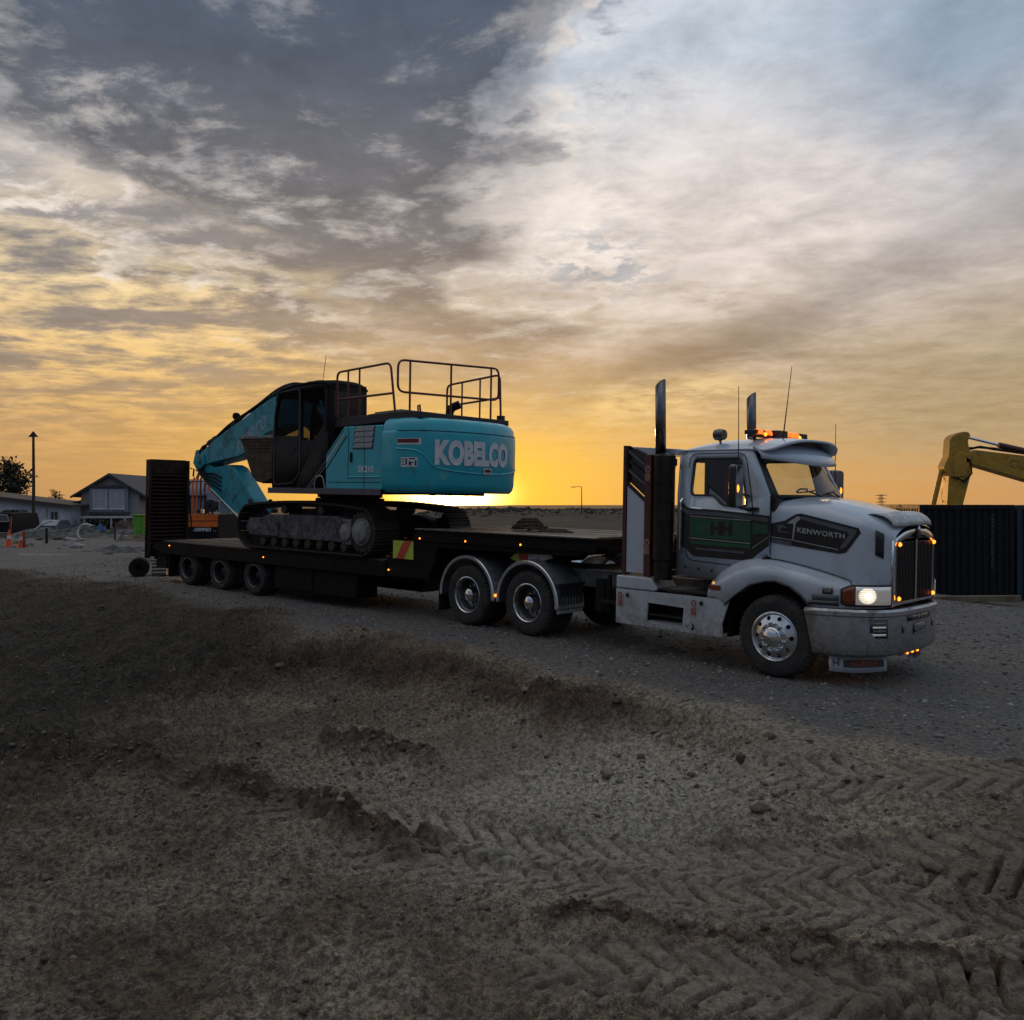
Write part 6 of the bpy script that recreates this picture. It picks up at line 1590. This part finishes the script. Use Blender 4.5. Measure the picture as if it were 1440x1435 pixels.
# ---- yellow digger reaching up behind the container
YEL = mat('digger_yellow', (.50, .27, .025), .45, var=.15, dirt=.45, dcol=(.16, .085, .03))
yx = thing('yellow_excavator', 'yellow excavator raising its arm behind the black container', 'excavator', (15.2, 32, -.45))
sticks = [(-.02, .0), (-.02, 2.66), (.05, 3.62), (-.10, 3.79), (-.13, 3.94), (.04, 4.30), (.08, 4.86), (.16, 5.00), (.30, 5.09), (.55, 5.16), (.72, 5.15), (.80, 5.05), (.71, 4.81), (.80, 4.36), (.90, 3.99), (.73, 3.36), (.55, 2.66), (.45, .0)]
MB().prism(sticks, -.26, .26, 'xz').build('arm', YEL, yx, bevel=.03)
MB().prism(round_poly([(.20, 3.55), (.66, 3.60), (.78, 4.2), (.45, 4.5), (.18, 4.2)], .12, 4), -.30, .30, 'xz').build('arm_boss', YEL, yx, bevel=.03)
bm_ = [(.60, 4.08), (.62, 4.36), (.95, 4.52), (2.85, 4.30), (5.2, 3.9), (7.2, 2.2), (8.3, 1.1), (7.8, .9), (6.2, 2.0), (4.9, 3.0), (2.85, 3.42), (.95, 3.98)]
MB().prism(bm_, -.30, .30, 'xz').build('boom', YEL, yx, bevel=.03)
MB().cyl((.66, 0, 5.02), (1.95, 0, 4.70), .05, 10).build('arm_cylinder_rod', CHROME, yx)
MB().cyl((1.90, 0, 4.71), (4.6, 0, 4.10), .10, 14).build('arm_cylinder', DULLRED if False else mat('cylinder_red', (.10, .035, .025), .5), yx)
MB().cyl((-.10, 0, 3.84), (-.46, 0, 2.3), .085, 12).build('bucket_cylinder', YEL, yx)
MB().cyl((-.46, 0, 2.3), (-.70, 0, 1.2), .05, 10).build('bucket_cylinder_rod', CHROME, yx)
for k in range(5): MB().tube([(.62 - .05 * k, -.18 + k * .08, 4.2 + .03 * k), (.75, -.18 + k * .08, 4.52 + .05 * (k % 3)), (1.2, -.18 + k * .08, 4.62 + .04 * (k % 2)), (1.7, -.18 + k * .08, 4.55 + .03 * (k % 3)), (3.5, -.18 + k * .08, 4.30)], .022, 6).build('hose', MATTE, yx)
for k in range(3): MB().tube([(.1 + .1 * k, -.30, 3.58), (.50, -.38 - .03 * k, 3.45 - .05 * k), (.80, -.34, 3.7), (.75, -.32, 4.2)], .022, 6).build('hose', MATTE, yx)
lettering('CUMMINS', .42, mat('boom_lettering', (.26, .14, .02), .5), yx, lambda u, v, w_: (3.05 + u, -.302 - w_, 3.90 + v - .14 * u), depth=.001, bold=.01, name='boom_text')
MB().prism([(-.55, -.2), (.9, -.2), (1.0, .5), (.5, .9), (-.45, .8), (-.8, .3)], -.55, .55, 'xz').build('bucket', BUCKM, yx, bevel=.03)
MB().prism([(7.6, 1.2), (10.9, 1.2), (11.1, 2.3), (9.0, 2.5), (7.6, 2.0)], -1.3, 1.3, 'xz').build('upper_house', YEL, yx, bevel=.06)
MB().prism([(7.5, 1.2), (9.2, 1.2), (9.2, 3.2), (7.9, 3.2), (7.45, 2.2)], -1.35, -.45, 'xz').build('cab', BODYK, yx, bevel=.05)
for s_ in (-1, 1): MB().prism(round_poly([(7.2, .25), (11.6, .25), (11.6, 1.15), (7.2, 1.15)], .42, 6), s_ * 1.1 - .3, s_ * 1.1 + .3, 'xz').build('crawler_track', TRACKM, yx)

# ---- orange rig behind the raised ramp
ORG = mat('orange_paint', (.72, .14, .015), .45, var=.15, dirt=.4, dcol=(.14, .045, .02))
og = put('orange_rig', 'orange drilling rig with upright pipes behind the loading ramp', 'machine', -10.9, 30, 0, .15)
MB().prism([(-1.2, .3), (1.22, .3), (1.22, 1.26), (-1.2, 1.26)], 0, 2.6, 'xz').build('body', mat('rig_black', (.012, .013, .018), .7, spec=.06), og, bevel=.02)
MB().box(.10, 1.205, -.03, 0, 1.275, 1.70).build('tailboard', ORG, og, bevel=.02); MB().box(-1.2, .08, -.03, 0, 1.275, 1.70).build('tailboard', ORG, og, bevel=.02)
MB().box(-1.2, 1.20, 0, 2.6, 1.262, 1.69).build('bed', mat('rig_black', (.012, .013, .018), .7, spec=.06), og, bevel=.01)
MB().box(.12, 1.21, -.045, -.031, 1.47, 1.49).build('crease', DULLRED, og)
lettering('THE', .075, SILVER, og, lambda u, v, w_: (.37 + u, -.003 - w_, 1.165 + v), depth=.001, name='sign_text')
lettering('DEMPSEY', .155, WVIN, og, lambda u, v, w_: (.72 + u * .88, -.003 - w_, 1.185 + v), depth=.001, bold=.004, name='sign_text')
lettering('CO.', .07, SILVER, og, lambda u, v, w_: (1.11 + u, -.003 - w_, 1.155 + v), depth=.001, name='sign_text')
r_ = random.Random(3)
for k in range(9):
    x_ = .16 + k * .088; h_ = 3.05 - abs(k - 3) * .07 + r_.uniform(-.1, .1)
    MB().tube([(x_, .25 + (k % 3) * .12, 1.69), (x_, .25 + (k % 3) * .12, h_ - .15), (x_ + .05, .3 + (k % 3) * .12, h_)], .032, 8).build('drill_pipe', ORG if k % 2 else RUSTY, og)
for zz in (2.30, 2.78): MB().tube([(.10, .12, zz), (1.0, .12, zz), (1.0, .8, zz)], .018, 6).build('pipe_rack', DARKSTEEL, og)
for k in range(5): MB().tube([(.12 + k * .17, .3, 2.95), (.16 + k * .17, .25, 3.25 - k * .05), (.26 + k * .16, .3, 3.20 - k * .07)], .03, 6).build('grab_tine', RUSTY, og)
MB().box(.80, 1.20, .1, .6, 2.10, 2.36).prism([(.62, 2.36), (1.20, 2.36), (1.20, 2.58)], .1, .6, 'xz').build('generator_hood', mat('pale_mauve', (.30, .28, .34), .5, dirt=.3), og, bevel=.02)
MB().lathe([(.05, -.12), (.20, -.12), (.20, -.09), (.10, -.08), (.10, .08), (.20, .09), (.20, .12), (.05, .12)], 18, 'y', (.98, .02, 1.98)).build('hose_reel', DARKSTEEL, og)
for k in range(3): MB().box(.52 + k * .12, .62 + k * .12, -.02, .12, 1.72, 1.86).build('valve', CHROME if k % 2 else DARKSTEEL, og, bevel=.01)
for x_ in (-.8, .8): MB().lathe([(.12, 0), (.45, 0), (.48, .05), (.48, .25), (.45, .3), (.12, .3)], 20, 'x', (x_ - .15, .6, .25)).build('tyre', RUBBER, og)

# ---- houses along the left
def wallm(name, c): return mat(name, c, .8, var=.12, scale=1.5)
HW = wallm('house_render', (.30, .275, .27)); HW2 = wallm('house_blue_board', (.20, .25, .31)); HWH = wallm('house_white_board', (.66, .68, .74))
ROOFD = mat('roof_tiles', (.055, .052, .06), .6, var=.25, scale=2); ROOFB = mat('roof_steel_blue', (.15, .16, .21), .4, var=.1); ROOFBR = mat('roof_brown', (.085, .06, .05), .7, var=.2)
TRIMW = wallm('window_trim', (.55, .53, .52)); PANE = mat('window_pane', (.10, .11, .13), .08, coat=1.0); PANEL = mat('window_blind', (.36, .37, .40), .5)
def gable(parent, x0, x1, y0_, y1_, z0, ze, zr, wm, rm, over=.5, name='roof'):
    xm = (x0 + x1) / 2
    MB().prism([(x0, z0), (x1, z0), (x1, ze), (xm, zr), (x0, ze)], y0_, y1_, 'xz').build('wall', wm, parent)
    sl = (zr - ze) / (xm - x0)
    t = .16
    for s_ in (-1, 1):
        a = xm + s_ * ((x1 - x0) / 2 + over); za = ze - sl * over
        MB().prism([(xm, zr + .02), (a, za + .02), (a, za + t), (xm, zr + .02 + t * 1.15)], y0_ - .45, y1_ + .45, 'xz').build(name, rm, parent)
        MB().prism([(xm, zr - .10), (a, za - .12), (a, za + t - .01), (xm, zr + t)], y0_ - .50, y0_ - .455, 'xz').build('barge_board', TRIMW if False else ROOFD, parent)
def window(parent, x0, x1, z0, z1, y, nx_=2, nz=1, fm=None, pm=None):
    f = MB()
    fm = fm or TRIMW
    b_ = .09
    f.box(x0, x1, y - .06, y, z0, z0 + b_).box(x0, x1, y - .06, y, z1 - b_, z1).box(x0, x0 + b_, y - .06, y, z0 + b_, z1 - b_).box(x1 - b_, x1, y - .06, y, z0 + b_, z1 - b_)
    for k in range(1, nx_):
        xx = x0 + (x1 - x0) * k / nx_; f.box(xx - .035, xx + .035, y - .055, y, z0 + b_, z1 - b_)
    for k in range(1, nz):
        zz = z0 + (z1 - z0) * k / nz; f.box(x0 + b_, x1 - b_, y - .05, y, zz - .03, zz + .03)
    o = f.build('window', fm, parent)
    MB().box(x0 + b_, x1 - b_, y - .02, y - .005, z0 + b_, z1 - b_).build('pane', pm or PANE, o)
    MB().box(x0 - .1, x1 + .1, y - .14, y - .0, z0 - .09, z0 - .002).build('sill', fm, o)
    return o
hz = -.95
h1 = thing('house', 'grey two storey gabled house with a wide upper window', 'house', (-44.1, 100, hz))
gable(h1, -3.25, 3.2, 0, 11, 0, 4.35, 6.25, HW, ROOFD, .95)
window(h1, -1.75, -.20, 2.55, 4.65, -.42, 2, 2, pm=PANEL); window(h1, .10, 1.70, 2.55, 4.65, -.42, 2, 2, pm=PANEL)
bb = MB().box(-2.15, 2.1, -.40, 0, 2.2, 4.9).build('bay', HW2, h1); MB().prism([(-2.3, 4.9), (2.25, 4.9), (2.0, 5.15), (-2.05, 5.15)], -.6, 0, 'xz').build('bay_roof', ROOFD, h1)
MB().box(-2.2, 2.15, -.55, 0, 2.02, 2.2).build('bay_sill', ROOFD, h1)
MB().prism([(-2.6, 1.55), (2.6, 1.55), (2.6, 1.75), (-2.6, 1.75)], -2.2, -.01, 'xz').build('porch_roof', TRIMW, h1)
for x_ in (-2.5, -1.9, 1.0, 2.45): MB().box(x_ - .08, x_ + .08, -2.15, -2.0, 0, 1.55).build('porch_post', TRIMW, h1)
MB().box(-1.6, .5, -.06, -.005, 0, 1.35).build('porch_door', BLACK, h1); window(h1, 1.2, 2.2, .4, 1.45, -.005, 4, 1)
gm = MB().prism([(-9.2, 0), (-3.26, 0), (-3.26, 3.3), (-9.2, 1.9)], .6, 8, 'xz').build('garage_wall', HW2, h1)
MB().prism([(-9.9, 1.78), (-3.26, 3.32), (-3.26, 3.52), (-9.9, 1.96)], .1, 8.4, 'xz').build('garage_roof', ROOFD, h1)
window(h1, -5.3, -4.4, 1.0, 1.65, .595, 3, 2); MB().box(-6.9, -6.3, .54, .595, 0, 1.3).build('garage_door', HWH, h1)
h3 = thing('house', 'blue roofed house partly hidden behind the grey gabled house', 'house', (-43.5, 112, hz))
MB().box(-8.6, 8.8, 0, 7, 0, 4.2).build('wall', HW2, h3)
MB().add([(-9.2, -.6, 4.1), (9.4, -.6, 4.1), (9.2, 3.5, 6.15), (-9.0, 3.5, 6.15)], [(0, 1, 2, 3)]).add([(-9.2, 7.6, 4.1), (9.4, 7.6, 4.1), (9.2, 3.5, 6.15), (-9.0, 3.5, 6.15)], [(3, 2, 1, 0)]).build('roof', ROOFB, h3, solid=.15)
window(h3, 6.2, 7.6, 2.0, 3.4, -.005, 3, 1)
h2 = thing('house', 'long low white house with a brown roof at the left edge', 'house', (-52, 96, hz))
MB().prism([(-7, 0), (4.7, 0), (4.7, 2.95), (2.2, 3.16), (-7, 4.22)], 0, 8, 'xz').build('wall', HWH, h2)
MB().prism([(-8, 4.35), (2.2, 3.15), (5.6, 2.80), (5.6, 3.02), (2.2, 3.42), (-8, 4.62)], -.8, 8.6, 'xz').build('roof', ROOFBR, h2)
window(h2, -1.5, 1.0, 1.6, 2.55, -.005, 3, 1); window(h2, 3.3, 4.2, 1.2, 2.35, -.005, 2, 1); window(h2, -5.6, -3.4, 1.6, 2.55, -.005, 2, 1)
MB().box(2.6, 3.0, -.3, -.005, .2, 2.6).build('downpipe', TRIMW, h2)

# ---- vehicles, skip and oddments by the houses
vn = put('parked_van', 'dark van parked before the white house', 'van', -45.0, 80, 0)
MB().prism([(-1.1, .35), (1.1, .35), (1.12, 1.25), (.92, 2.05), (-.92, 2.05), (-1.12, 1.25)], 0, 4.6, 'xz').build('body', mat('dull_black', (.014, .013, .014), .7, spec=.15), vn, bevel=.08)
MB().plate(round_poly([(-.82, 1.28), (.82, 1.28), (.68, 1.92), (-.68, 1.92)], .1, 3), [round_poly([(-.76, 1.33), (.76, 1.33), (.63, 1.86), (-.63, 1.86)], .1, 3)], lambda u, v: (u, -.02, v)).build('window_trim', WHITE, vn, solid=.02)
MB().plate(round_poly([(-.76, 1.33), (.76, 1.33), (.63, 1.86), (-.63, 1.86)], .1, 3), [], lambda u, v: (u, -.012, v)).build('window', PANE, vn)
for x_ in (-.85, .85):
    for y_ in (.8, 3.7): MB().lathe([(.1, -.1), (.34, -.1), (.35, 0), (.34, .1), (.1, .1)], 18, 'x', (x_, y_, .34)).build('wheel', RUBBER, vn)
for x_ in (-.95, .95): MB().box(x_ - .08, x_ + .08, -.02, .02, .9, 1.15).build('tail_lamp', DULLRED, vn)
cr = put('parked_car', 'blue grey car parked under the porch of the gabled house', 'car', -46.0, 92, 90)
MB().prism([(-2.0, .35), (2.0, .35), (2.05, .85), (1.3, .95), (.7, 1.42), (-1.1, 1.45), (-1.75, .95), (-2.05, .9)], -.85, .85, 'xz').build('body', mat('car_blue_grey', (.10, .14, .19), .25, coat=.6), cr, bevel=.06)
MB().prism([(1.15, .97), (.66, 1.37), (-1.05, 1.39), (-1.6, .98)], -.86, .86, 'xz').build('window', PANE, cr)
for x_ in (-1.3, 1.3):
    for y_ in (-.8, .8): MB().lathe([(.1, -.1), (.31, -.1), (.32, 0), (.31, .1), (.1, .1)], 18, 'y', (x_, y_, .32)).build('wheel', RUBBER, cr)
gb = put('waste_skip', 'bright green steel skip beside the loading ramp', 'skip', -22.1, 57, 8)
MB().prism([(-1.5, .1), (1.2, .1), (1.5, 1.35), (-1.6, 1.35)], 0, 1.7, 'xz').build('body', mat('skip_green', (.13, .36, .04), .5, var=.2, dirt=.3), gb, bevel=.03)
for k in range(4): MB().box(-1.2 + k * .75, -1.1 + k * .75, -.06, -.001, .12, 1.3).build('rib', mat('skip_green', (.2, .5, .05), .5), gb)
MB().box(-1.65, 1.55, -.08, 1.78, 1.352, 1.42).build('rim', mat('skip_green', (.2, .5, .05), .5), gb)
MB().tube([(-.3, -.15, 1.3), (.9, -.3, .1)], .05, 6).build('prop', BLACK, gb)
# lamp posts and pole
pm_ = mat('weathered_pole', (.06, .045, .035), .8, var=.3)
po = put('utility_pole', 'tall bare pole standing before the white house', 'pole', -44.7, 85)
MB().tube([(0, 0, -.2), (.03, 0, 5), (0, 0, 9.25)], [.17, .14, .11], 10).build('shaft', pm_, po); MB().prism([(-.45, 9.2), (.45, 9.2), (0, 9.75)], -.06, .06, 'xz').build('cap', pm_, po)
for k in range(2): MB().lathe([(0, .1), (.06, .08), (.05, 0), (0, 0)], 8, 'z', (-.28 + k * .56, 0, 9.22)).build('insulator', GREYM, po)
sl = put('street_lamp', 'slim street lamp on the skyline left of the truck', 'street lamp', 11.48, 150, 0, .2)
MB().tube([(0, 0, 0), (0, 0, 4.72)], [.09, .06], 8).tube([(0, 0, 4.70), (-.5, 0, 4.76), (-1.15, 0, 4.72)], .05, 6).build('post', DARKSTEEL, sl); MB().box(-1.75, -1.05, -.12, .12, 4.62, 4.74).build('lamp_head', DARKSTEEL, sl, bevel=.03)
# lattice pylon far off
py = thing('power_pylon', 'distant lattice power pylon above the bonnet', 'pylon', (283.8, 700, -8))
pm2 = mat('pylon_steel', (.10, .075, .06), .6)
for s_ in (-1, 1):
    for q in (-1, 1): MB().tube([(s_ * 2.2, q * 2.2, 0), (s_ * 1.2, q * 1.2, 9), (s_ * .7, q * .7, 17)], .16, 5).build('leg', pm2, py)
for k in range(6):
    z0_ = 1 + k * 2.6; a = np.interp(z0_, [0, 9, 17], [2.2, 1.2, .7]); b_ = np.interp(z0_ + 2.6, [0, 9, 17], [2.2, 1.2, .7])
    MB().tube([(-a, -a, z0_), (b_, -b_, z0_ + 2.6)], .10, 4).tube([(a, -a, z0_), (-b_, -b_, z0_ + 2.6)], .10, 4).build('brace', pm2, py)
for z_, w_ in ((11, 4.4), (13.6, 3.6), (16.2, 4.6)): MB().tube([(-w_, 0, z_), (0, 0, z_ + .5), (w_, 0, z_)], .16, 5).tube([(-w_, 0, z_), (w_, 0, z_)], .12, 5).build('cross_arm', pm2, py)
# cones
CONE = mat('cone_orange', (.75, .10, .02), .5, var=.1, dirt=.15); CONEW = mat('cone_band', (.6, .6, .6), .4, dirt=.2)
def cone(x, y, label, sc=1.0, lean=0):
    c = put('traffic_cone', label, 'traffic cone', x, y, 15, group='traffic cones by the gravel road'); c.scale = (sc,) * 3; c.rotation_euler = (R(lean), R(lean), R(15))
    MB().box(-.19, .19, -.19, .19, 0, .035).build('base', CONE, c, bevel=.01)
    MB().lathe([(.150, .036), (.105, .30), (.0945, .36)], 20, 'z').build('body', CONE, c)
    MB().lathe([(.0945, .36), (.071, .50)], 20, 'z').build('band', CONEW, c)
    MB().lathe([(.071, .50), (.030, .74), (.02, .75), (0, .75)], 20, 'z').build('tip', CONE, c)
    return c
cone(-22.1, 40, 'orange traffic cone with a white band, the left one', 1.0)
cone(-21.25, 39.4, 'leaning orange traffic cone beside the striped marker post', .95, 5)
mp = put('marker_post', 'pinkish wooden marker post beside the leaning traffic cone', 'post', -20.9, 39, 5); MB().box(-.05, .05, -.03, .03, -.1, .72).build('post', mat('pink_stake', (.20, .07, .05), .7), mp)
mp2 = put('marker_post', 'red stake standing by the left edge of the frame', 'post', -30.3, 55, 5); MB().box(-.06, .06, -.04, .04, -.1, 1.35).build('post', mat('red_stake', (.22, .045, .03), .7), mp2)
# pipes, hoses, tarp
PIPEW = mat('white_pipe', (.55, .54, .52), .4, dirt=.3)
tp_ = put('standpipe', 'black standpipe under a bent white pipe', 'pipe', -22.5, 44); MB().cyl((0, 0, -.1), (0, 0, .75), .07, 10).build('riser', BLACK, tp_)
MB().tube([(-.55, 0, .68), (-.2, 0, .95), (.25, 0, 1.10), (.5, 0, 1.02)], .045, 8).build('bent_pipe', PIPEW, tp_)
hl_ = put('hose_coil', 'loop of white ribbed hose on the rubble', 'hose', -23.4, 50); MB().tube([(.45 * math.cos(a), .05 * math.sin(3 * a), .42 + .45 * math.sin(a)) for a in np.linspace(.9, 4.4, 26)] + [(-.6, 0, .02), (-1.1, 0, .10)], .055, 8).build('hose', PIPEW, hl_)
st_ = put('survey_stake', 'thin dark survey stake left of the brown mound', 'post', -21.8, 50); MB().box(-.035, .035, -.035, .035, -.1, 1.0).build('stake', BLACK, st_)
st2 = put('survey_stake', 'brown timber stake in front of the brown mound', 'post', -16.7, 47); MB().box(-.05, .05, -.04, .04, -.1, .62).build('stake', mat('brown_stake', (.10, .06, .03), .8), st2)
kb = put('kerb_strip', 'long pale strip lying on the gravel beyond the slope', 'strip', -17.0, 33.0, -2); MB().box(-.9, 1.0, -.05, .05, -.02, .06).build('strip', PIPEW, kb)
def mound(name, label, cat, x, y, sx, sy, sz, m_, seed, n=34):
    g = np.linspace(-1, 1, n); XX, YY = np.meshgrid(g, g); r2 = XX ** 2 + YY ** 2
    zz = np.clip(1 - r2, 0, 1) ** .8 * (sz * (1 + 1.1 * fbm(XX * 2 + seed, YY * 2, 1.3, 5, .6, seed))) - .15
    mb = MB().grid([[(XX[i, j] * sx, YY[i, j] * sy, float(zz[i, j])) for j in range(n)] for i in range(n)])
    o = mb.build(name, m_, smooth_ang=0); o.location = (x, y, gz(x, y)); return tag(o, label, cat)
SOIL = mat('brown_spoil', (.075, .052, .036), .95, var=.5, scale=1.5, bump=.05, bscale=6)
GREYS = mat('grey_rubble', (.11, .105, .10), .95, var=.55, scale=2.5, bump=.05, bscale=6)
mound('soil_mound', 'brown earth mound before the gabled house', 'mound', -24.5, 62, 3.6, 2.2, 1.05, SOIL, 3); mound('soil_mound', 'dark earth mound beyond the blue tarpaulin', 'mound', -31.0, 76, 2.6, 2.0, 1.2, SOIL, 8)
mound('rubble_heap', 'flat grey rubble heap behind the standpipe', 'rubble', -28.5, 60, 5.0, 2.2, .75, GREYS, 12); mound('rubble_heap', 'low grey rubble by the ramp foot', 'rubble', -14.5, 36, 3.0, 1.3, .35, GREYS, 15)
mound('soil_mound', 'tan earth mound left of the loading ramp', 'mound', -18.6, 48, 2.6, 1.6, .45, mat('tan_spoil', (.13, .10, .065), .95, var=.5, scale=1.5), 22)
tarp = mound('blue_tarp', 'crumpled blue tarpaulin on the earth mound', 'tarpaulin', -27.3, 60.4, .8, .5, .75, mat('tarp_blue', (.03, .10, .30), .5, var=.6, scale=5), 31, 16)
# bit of plant at the ramp's foot
tl = put('track_roller', 'worn steel roller and stacked bars by the ramp foot', 'machine part', -9.75, 23.8, 20); tl.scale = (.85, .85, .85)
MB().lathe([(.1, -.25), (.28, -.25), (.30, -.2), (.27, -.18), (.27, .18), (.30, .2), (.28, .25), (.1, .25)], 20, 'y', (0, 0, .28)).cyl((0, -.12, .28), (0, .12, .28), .13, 16).build('roller', MATTE, tl)
for k in range(5): MB().box(.36, .80, -.2, .2, .04 + k * .105, .085 + k * .105).build('bar', mat('grey_bar', (.10, .10, .10), .6), tl)

# ---- trees and shrubs
LEAFM = [mat('leaf_dark', (.030, .034, .020), .8, var=.3), mat('leaf_mid', (.048, .050, .028), .8, var=.3)]
BARK = mat('bark', (.05, .038, .03), .9, var=.3)
def tree(name, label, cat, x, y, h, w_, seed, nl=2600, leaf=.34, group=None, trunk=.35, crown0=.35):
    t = put(name, label, cat, x, y, 0, group=group); r_ = random.Random(seed); g = np.random.default_rng(seed)
    tk = MB(); tips = []
    tk.tube([(0, 0, -.3), (r_.uniform(-.1, .1), 0, h * .3), (r_.uniform(-.3, .3), 0, h * .72)], [trunk, trunk * .75, trunk * .3], 8)
    for k in range(13):
        a = r_.uniform(0, 6.28); z0_ = h * r_.uniform(.28, .7); L_ = w_ * r_.uniform(.5, 1.0)
        e = (math.cos(a) * L_, math.sin(a) * L_, min(h * .97, z0_ + h * r_.uniform(.12, .38)))
        tk.tube([(0, 0, z0_), (e[0] * .5, e[1] * .5, z0_ * .45 + e[2] * .55), e], [trunk * .35, trunk * .2, .04], 5); tips.append(e); tips.append((e[0] * .6, e[1] * .6, (z0_ + e[2]) / 2 + .3))
    tips += [(r_.uniform(-.3, .3) * w_, r_.uniform(-.3, .3) * w_, h * r_.uniform(.75, .97)) for k in range(5)]
    tk.build('trunk', BARK, t)
    c = np.array(tips); idx = g.integers(0, len(c), nl); sp = w_ * .27
    P = c[idx] + g.normal(0, 1, (nl, 3)) * np.array([sp, sp, sp * .7]); P[:, 2] = np.clip(P[:, 2], h * crown0 * .6, h * 1.03)
    V = []; F = []
    d1 = g.normal(0, 1, (nl, 3)); d1 /= np.linalg.norm(d1, axis=1)[:, None]; d2 = np.cross(d1, g.normal(0, 1, (nl, 3))); d2 /= np.linalg.norm(d2, axis=1)[:, None]
    sz = leaf * g.uniform(.5, 1.2, nl)[:, None]
    V = np.stack([P - d1 * sz, P + d2 * sz * .5, P + d1 * sz, P - d2 * sz * .5], 1).reshape(-1, 3)
    me = bpy.data.meshes.new('crown'); me.from_pydata(V.tolist(), [], [(4 * k, 4 * k + 1, 4 * k + 2, 4 * k + 3) for k in range(nl)])
    for q in LEAFM: me.materials.append(q)
    me.polygons.foreach_set('material_index', g.integers(0, 2, nl).astype(np.int32))
    part('crown', me, t); return t
tree('broad_tree', 'large dark tree behind the white house at the left edge', 'tree', -72.6, 132, 9.6, 2.3, 1, 2400, .30, crown0=.5)
tree('broad_tree', 'second dark tree half out of frame on the left', 'tree', -76.0, 130, 8.8, 2.2, 5, 2000, .30, crown0=.5)
tree('small_tree', 'pale thin tree beyond the roof of the white house', 'tree', -70, 140, 5.0, 1.0, 3, 420, .16, crown0=.5)
for k, (x, y, h, w_, lb) in enumerate(((-48.6, 88, 2.3, 1.6, 'dark shrub before the garage of the gabled house'), (-51.0, 90, 2.0, 1.5, 'dark shrub between the van and the garage'), (-31.5, 82, 1.7, 1.4, 'low shrub behind the green skip'), (-40.0, 88, 1.5, 1.6, 'brown shrub under the porch of the gabled house'))):
    tree('shrub', lb, 'shrub', x, y, h, w_ * .55, 20 + k, 700, .18, 'shrubs by the houses', .08, .1)
# fence panels between the houses
fm_ = mat('dark_fence', (.035, .03, .028), .8, var=.3)
fe = put('board_fence', 'dark board fence in front of the white house', 'fence', -53.5, 84, 0)
bm__ = MB().box(-.09, .09, -.015, .015, 0, 1.25).mesh('board', [fm_], 0)
for k in range(40): part('board', bm__, fe, (-4.4 + k * .21, (k % 2) * .01, 0))
for k in range(4): MB().box(-4.5 + k * 2.8 - .06, -4.5 + k * 2.8 + .06, .03, .15, 0, 1.35).build('post', fm_, fe)
# scattered debris in the yard: one mass
n = 900
X = rg.uniform(-34, -11, n); Y = rg.uniform(34, 66, n)
sel = (np.abs(fbm(X, Y, .35, 2, .5, 210)) < .16)
scatter('yard_debris', np.stack([X, Y], 1)[sel], np.clip(rg.lognormal(-2.1, .5, int(sel.sum())), .05, .4), blob_variants(5, 33, .55), stone_m + clod_m[:2], 9, .4)
n = 2600
X = rg.uniform(-25, 75, n); Y = rg.normal(163, 8, n)
zt = [grass_m[1], mat('scrub_brown', (.035, .026, .018), .95, var=.4)]
scatter('ridge_scrub', np.stack([X, Y], 1), np.clip(rg.lognormal(-1.5, .45, n), .10, .45), blob_variants(6, 41, .9), zt, 12, .5)
